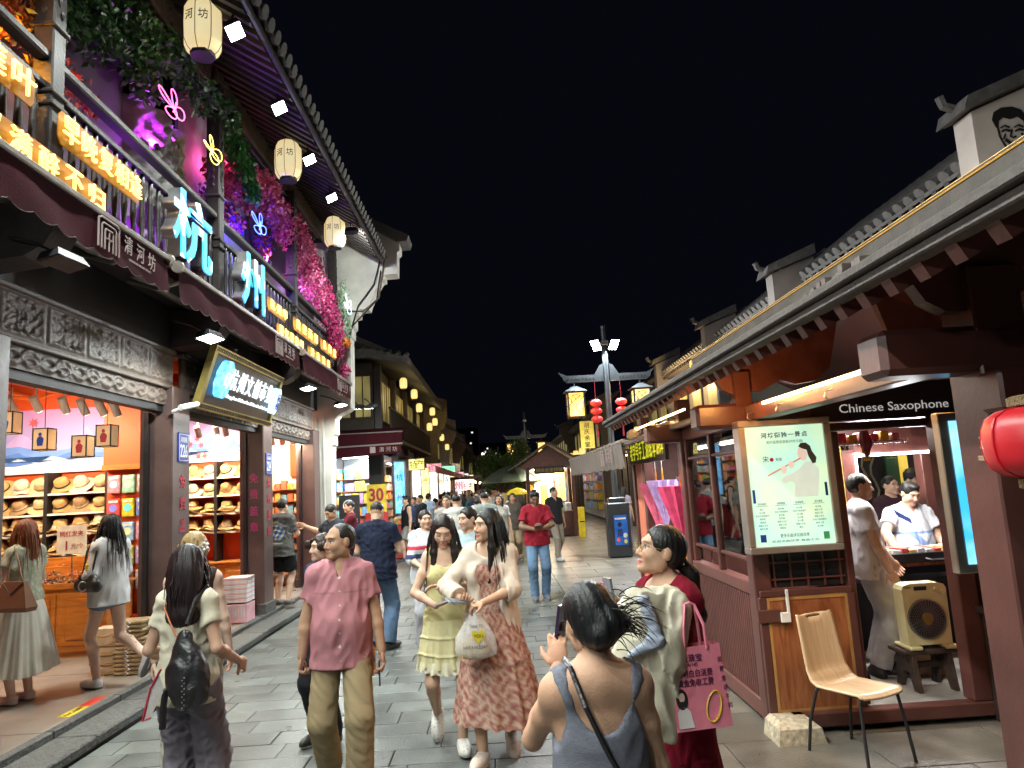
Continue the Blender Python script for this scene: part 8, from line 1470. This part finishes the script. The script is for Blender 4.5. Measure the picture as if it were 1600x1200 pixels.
P8 = Person('man from behind in navy polo shirt and blue jeans in mid street', (-1.53, 8.92, 0), 172, 1.75, 'm', 1.10, SKF, head=(-4, 22, 0), legk=.8, hair=('crop', (.022, .02, .02)), la=(.14, -.27, 1.12), ra=(-.16, -.26, 1.08), lf=(.11, .0, .085, 15, 0), rf=(-.11, .04, .085, -25, 0), vox=.009); P8.top((.016, .021, .042), .80, .58, .024, 'collar', .008, 'polo_shirt', None, .03, 2, .025); P8.trousers((.085, .135, .215), wid=(.105, .085, .085), seed=6, colf=lambda V, C: C*(1+.35*np.sin(V[:, [2]]*9+V[:, [0]]*12))); P8.shoes((.02,)*3, (.03,)*3, 'black')
P10 = Person('curly-haired woman in navy half hidden behind the man in pink', (-1.41, 5.75, 0), -30, 1.56, 'f', 1.0, SKF, head=(-30, 0, 0), legk=.8, hair=('curly', (.03, .015, .012)), vox=.012); P10.top((.02, .03, .07), .85, .6, .02, 'crew', .006, 'navy_top'); P10.trousers((.02, .02, .025)); P10.shoes((.02,)*3)
# --- striped top woman, woman behind
P13 = Person('woman in white top with red and navy chest stripes behind the yellow dress', (-.90, 8.6, 0), 10, 1.62, 'f', 1.05, SKF, head=(12, 0, 0), legk=.8, hair=('pony', (.02, .013, .012), .2), la=(.10, -.28, 1.05), ra=(-.1, -.3, 1.05), vox=.010); P13.top((.55, .58, .62), .82, 1.3, .024, 'crew', .007, 'striped_top', stripes([(1.23, 1.275, (.6, .05, .09)), (1.13, 1.18, (.03, .045, .12))]), .02, 4); P13.trousers((.45, .45, .5)); P13.shoes((.6,)*3)
P14 = Person('woman in pale blue top mostly hidden behind the cardigan woman', (-.33, 7.3, 0), -15, 1.66, 'f', 1.0, SKF, head=(-35, 5, 0), legk=.8, hair=('pony', BK, .2), vox=.012); P14.top((.40, .52, .56), .82, .8, .02, 'crew', .006, 'blue_top'); P14.trousers((.2, .2, .22)); P14.shoes((.5,)*3)
# --- man in red tee, man behind him, woman in brown
P15 = Person('man in red t-shirt and jeans looking down at his phone', (.57, 11.85, 0), 4, 1.76, 'm', .98, (.22, .125, .08), head=(0, 30, 0), legk=.8, hair=('short', (.008, .007, .007)), la=(.06, -.26, 1.10), ra=(-.06, -.26, 1.10), lh=(1, .2, -.6), rh=(-1, .2, -.6), lf=(.09, -.02, .085, 5, 0), rf=(-.09, -.10, .085, -5, 0), lhd=((-.7, -.5, .3), (-.3, .3, .8), 55), rhd=((.7, -.5, .3), (.3, .3, .8), 55), vox=.0095); P15.top((.27, .018, .032), .84, .72, .024, 'crew', .008, 't_shirt', None, .03, 3, .03); P15.trousers((.115, .19, .30), wid=(.098, .078, .068), seed=3, colf=lambda V, C: C*(1+.3*np.sin(V[:, [2]]*11))); P15.shoes((.10, .11, .15), (.6, .6, .6), 'sneaker', ('sneaker', 'sneaker')); phone(P15, (P15.WL+P15.WR)/2, (1, 0, .1), (0, .3, 1), 'phone held in both hands by the man in red', off=(0, -.06, .04))
P16 = Person('man in black polo and grey trousers walking behind the man in red', (1.32, 17.6, 0), 30, 1.75, 'm', 1.02, SKM, head=(30, 0, 0), legk=.8, hair=('crop', BK), rf=(-.1, -.2, .09, 0, 0), lf=(.1, .15, .1, 0, 15), vox=.013); P16.top((.02, .02, .025), .84, .6, .02, 'collar', .006, 'polo_shirt'); P16.trousers((.26, .23, .19)); P16.shoes((.5,)*3)
P17 = Person('woman in brown sheer blouse and khaki trousers walking right of mid street', (.32, 18.3, 0), -5, 1.66, 'f', 1.05, SKM, head=(0, 0, 0), legk=.8, hair=('bun', (.03, .02, .02)), rf=(-.08, -.2, .085, 0, 0), lf=(.08, .25, .16, 0, 40), vox=.013); P17.top((.10, .085, .075), .78, 1.0, .03, 'crew', .008, 'blouse', None, .04); P17.trousers((.5, .38, .24), wid=(.11, .1, .09)); P17.shoes((.55, .5, .45))
# --- people at the booth
V20 = Person('stout man in white polo with blue geometric print leaning at the booth hatch', (4.10, 7.28, 0), 6, 1.66, 'm', 1.18, SKF, belly=.8, head=(0, 26, 0), lean=(0, -.12), legk=.8, hair=('short', BK), ra=(-.36, -.36, 1.02), rh=(-1, .3, .2), la=(.2, -.35, 1.02))
def geo(V, C):
    x, z, fr = V[:, 0], V[:, 2], V[:, 1] < .02
    def band(a, b, c, w, col): C[fr & (np.abs(a*x+b*z-c) < w)] = col
    C[fr & (np.abs(z-1.19) < .011)] = (.22, .34, .62); m = fr & (z < 1.18); d = x*.75+z*.66; C[m & (np.abs(d-.72) < .03)] = (.24, .36, .66); C[m & (z < 1.06) & (x > -.08) & (x < .08) & (np.abs(x)+np.abs(z-1.0) < .085)] = (.03, .05, .18); C[m & (np.abs(x*.7-z*.7+.72) < .014) & (z > 1.05)] = (.3, .42, .66)
    C[fr & (np.abs(x*.6+z*.8-1.005) < .022) & (x < -.06) & (x > -.2) & (z > 1.26)] = (.02, .035, .13); return C
V20.top((.66, .68, .72), .82, .62, .018, 'collar', .006, 'polo_shirt', geo, .02, 3, .03, vox=.0075); V20.trousers((.03, .03, .04)); V20.shoes((.02,)*3)
W21 = Person('vendor in plain white t-shirt and pale trousers standing in the booth doorway', (3.10, 6.15, .121), 75, 1.66, 'm', .95, SKF, head=(0, 4, 0), legk=.8, hair=('bald', (.02, .02, .02)), ra=(-.24, -.14, .80), la=(.18, -.24, .9), rhd=(None, None, 40)); W21.top((.66, .66, .70), .80, .62, .02, 'crew', .007, 't_shirt', None, .02, 4, .02); W21.trousers((.42, .41, .42), wid=(.105, .09, .085), amp=.009); W21.shoes((.02,)*3, kind='black')
for lab, loc, h, sx_, c, hr in (('person in plum jacket behind the stout man at the hatch', (4.72, 8.6, 0), 1.70, 'm', (.06, .03, .04), 'crop'), ('person in salmon shirt at the back of the hatch', (5.3, 9.1, 0), 1.74, 'm', (.5, .25, .18), 'short'), ('child in pale shirt beyond the left of the hatch', (4.28, 8.35, 0), 1.25, 'f', (.5, .36, .3), 'bun')): q = Person(lab, loc, 10, h, sx_, 1.05, SKF, head=(10, 0, 0), hair=(hr, BK), legk=.8, vox=.012); q.top(c, .82, .7, .02); q.trousers((.04, .04, .05)); q.shoes((.05,)*3)
q = None; MB().lathe([(.105, -.02), (.1, .04), (.06, .09), (.001, .1)], (5.3, 9.1, 1.68), 14).build('baseball_cap', M_blk)
o = bpy.data.objects['baseball_cap']; tag(o, 'black cap worn at the back of the hatch', 'hat')
# --- the nearer crowd
CR = [('man in black sleeveless top and grey shorts at the snack counter', -2.55, 19.6, -60, 1.74, 'm', (.015,)*3, 0, 'short', 's', (.25, .24, .22)), ('man in black tee perched on a barrier eating', -2.3, 20.8, -50, 1.74, 'm', (.018, .02, .025), .6, 'crop', 't', (.012,)*3), ('person in dark blue cap and jacket beside the perched man', -2.55, 21.6, -40, 1.68, 'm', (.03, .045, .09), 1.6, 'short', 't', (.05, .07, .1)), ('man in pale blue shirt with backpack on the left of the crowd', -2.3, 23.2, 150, 1.76, 'm', (.40, .50, .60), .6, 'short', 't', (.05, .05, .06)), ('woman in orange top deep in the crowd', -2.1, 27, 5, 1.62, 'f', (.75, .34, .04), .6, 'long', 't', (.05,)*3), ('heavyset man in grey tee facing the camera in the crowd', -1.05, 14.2, -12, 1.74, 'm', (.30, .29, .27), .65, 'crop', 't', (.06, .06, .07)), ('man in white tee from behind in the crowd', -.76, 12.6, 176, 1.76, 'm', (.52, .52, .50), .65, 'crop', 't', (.12, .12, .13)), ('man in navy polo facing the camera in the crowd', -.62, 19, 4, 1.74, 'm', (.02, .025, .05), .6, 'short', 't', (.05,)*3), ('man in cream tee from behind, tall in the crowd', -.5, 21, 180, 1.84, 'm', (.60, .52, .38), .6, 'short', 't', (.05,)*3), ('man in grey-green tee from behind in the crowd', -.30, 14.2, 174, 1.76, 'm', (.26, .31, .30), .65, 'crop', 't', (.05, .06, .08)), ('woman in pale grey tee and jeans with long hair in the crowd', -.02, 15.6, -10, 1.68, 'f', (.42, .41, .38), .55, 'long', 't', (.16, .24, .34)), ('woman in white tee behind the grey-green tee man', -.55, 17, 178, 1.66, 'f', (.58, .57, .55), .6, 'bun', 't', (.1,)*3), ('blonde-haired woman in white deep in the crowd', .12, 20.5, 160, 1.66, 'f', (.6, .58, .55), .6, 'long', 't', (.3, .28, .25)), ('woman in lilac dress near the lamp post', 3.35, 19.5, 160, 1.64, 'f', (.32, .28, .33), .6, 'long', 't', (.30, .26, .31)), ('person in black beyond the lamp post', 2.35, 30, 10, 1.7, 'f', (.02,)*3, .6, 'bun', 't', (.03,)*3), ('man in black tee beyond the man in black polo', 1.75, 30.5, 10, 1.72, 'm', (.03,)*3, .6, 'short', 't', (.2, .2, .2)), ('woman in beige beside the yellow stand', 2.15, 29, 190, 1.64, 'f', (.5, .44, .36), .6, 'pony', 't', (.3, .28, .24)), ('man in white shirt left of the gabled kiosk', -.1, 25, 0, 1.74, 'm', (.5, .5, .5), .6, 'short', 't', (.04,)*3), ('woman in teal top left of the gabled kiosk', -1.2, 24, 170, 1.64, 'f', (.06, .25, .28), .6, 'long', 't', (.06,)*3), ('man in dark checked shirt left of mid street', -1.6, 22.3, 178, 1.75, 'm', (.06, .05, .07), .6, 'short', 't', (.05,)*3)]
for i, (lab, x, y, fc, h, sx_, c, slv, hr, kind, c2) in enumerate(CR):
    ph_ = (i % 2)*2-1; q = Person(lab, (x, y, 0), fc, h, sx_, 1.0+.06*((i % 4) == 1), SKM if i % 3 else SKF, group='people in the crowd', vox=.015, lo=True, hair=(hr, (.012, .01, .01) if 'blonde' not in lab else (.35, .24, .1), .35), legk=.8, lf=(.09, ph_*.14, .09, 0, 8), rf=(-.09, -ph_*.14, .09, 0, 8), ra=(-.14, -.22, 1.1) if i % 3 == 0 else None)
    q.top(c, .82, slv, .022, 'tank' if slv == 0 else 'crew', .007)
    if kind == 's': q.trousers(c2, shorts=.85, wid=(.105, .105, .1), name='shorts')
    else: q.trousers(c2, seed=i)
    q.shoes((.3, .3, .3) if i % 2 else (.03,)*3)
# --- the distant crowd: one mesh each, a few figures reused with their own place
def farmesh(c1, c2, hc, sx_, seed):
    sw = .15; P = [(ell((0, 0, 1.25), (.2, .12, .24), .05), c1), (ell((0, 0, .95), (.18, .12, .15), .05), c2), (cap((sw, 0, 1.38), (.24, -.05, 1.05), .06, .05), c1), (cap((-sw, 0, 1.38), (-.24, -.05, 1.05), .06, .05), c1), (cap((.24, -.05, 1.08), (.2, -.18, .9), .042, .04), SKM), (cap((-.24, -.05, 1.08), (-.2, -.18, .9), .042, .04), SKM), (cap((.09, 0, .9), (.09, -.08, .1), .09, .06), c2), (cap((-.09, 0, .9), (-.09, .1, .1), .09, .06), c2), (ell((0, -.01, 1.57), (.078, .095, .115), .02), SKM), (cap((0, 0, 1.4), (0, 0, 1.5), .055, .05), SKM), (ell((0, .03, 1.63), (.085, .095, .09), .02), hc), (ell((.09, -.12, .04), (.05, .12, .05)), (.1,)*3), (ell((-.09, .06, .04), (.05, .12, .05)), (.1,)*3)]
    V, Q = sdfmesh([a for a, _ in P], .028); C = np.zeros((len(V), 3)); best = np.full(len(V), 9.)
    for a, c in P:
        if a[0] == 'e': d = np.sqrt((((V-a[1])/a[2])**2).sum(1))-1; d *= float(a[2].min())
        else: t = np.clip(((V-a[1])@(a[2]-a[1]))/((a[2]-a[1])@(a[2]-a[1])), 0, 1); d = np.linalg.norm(V-a[1]-t[:, None]*(a[2]-a[1]), axis=1)-(a[3]+(a[4]-a[3])*t)
        m = d < best; best[m] = d[m]; C[m] = c
    me = npmesh(V, Q, True, C); me.materials.append(M_fab); return me
CN = [('white', (.55, .55, .53)), ('black', (.02, .02, .02)), ('red', (.35, .04, .04)), ('blue', (.08, .14, .3)), ('pink', (.55, .25, .28)), ('yellow', (.6, .45, .1)), ('grey', (.2, .2, .2)), ('green', (.08, .2, .1))]
FM = [farmesh(c, ((.03, .03, .04), (.1, .14, .2), (.3, .26, .2))[i % 3], (.012, .01, .01), 'm', i) for i, (_, c) in enumerate(CN)]
g = random.Random(21); placed = 0
while placed < 46:
    i = g.randrange(8); y = 23+45*g.random()**1.3; x = g.uniform(-2.4, 1.0 if y < 36 else 1.6); 
    if y < 29 and -.1 < x: continue
    o = link('person', FM[i], None, None, (x, y, 0), (0, 0, g.choice((0, PI))+g.uniform(-.5, .5)), (1, 1, g.uniform(.92, 1.05))); tag(o, 'distant pedestrian in %s top far down the crowded street' % CN[i][0], 'person', 'distant crowd in %s tops' % CN[i][0]); placed += 1
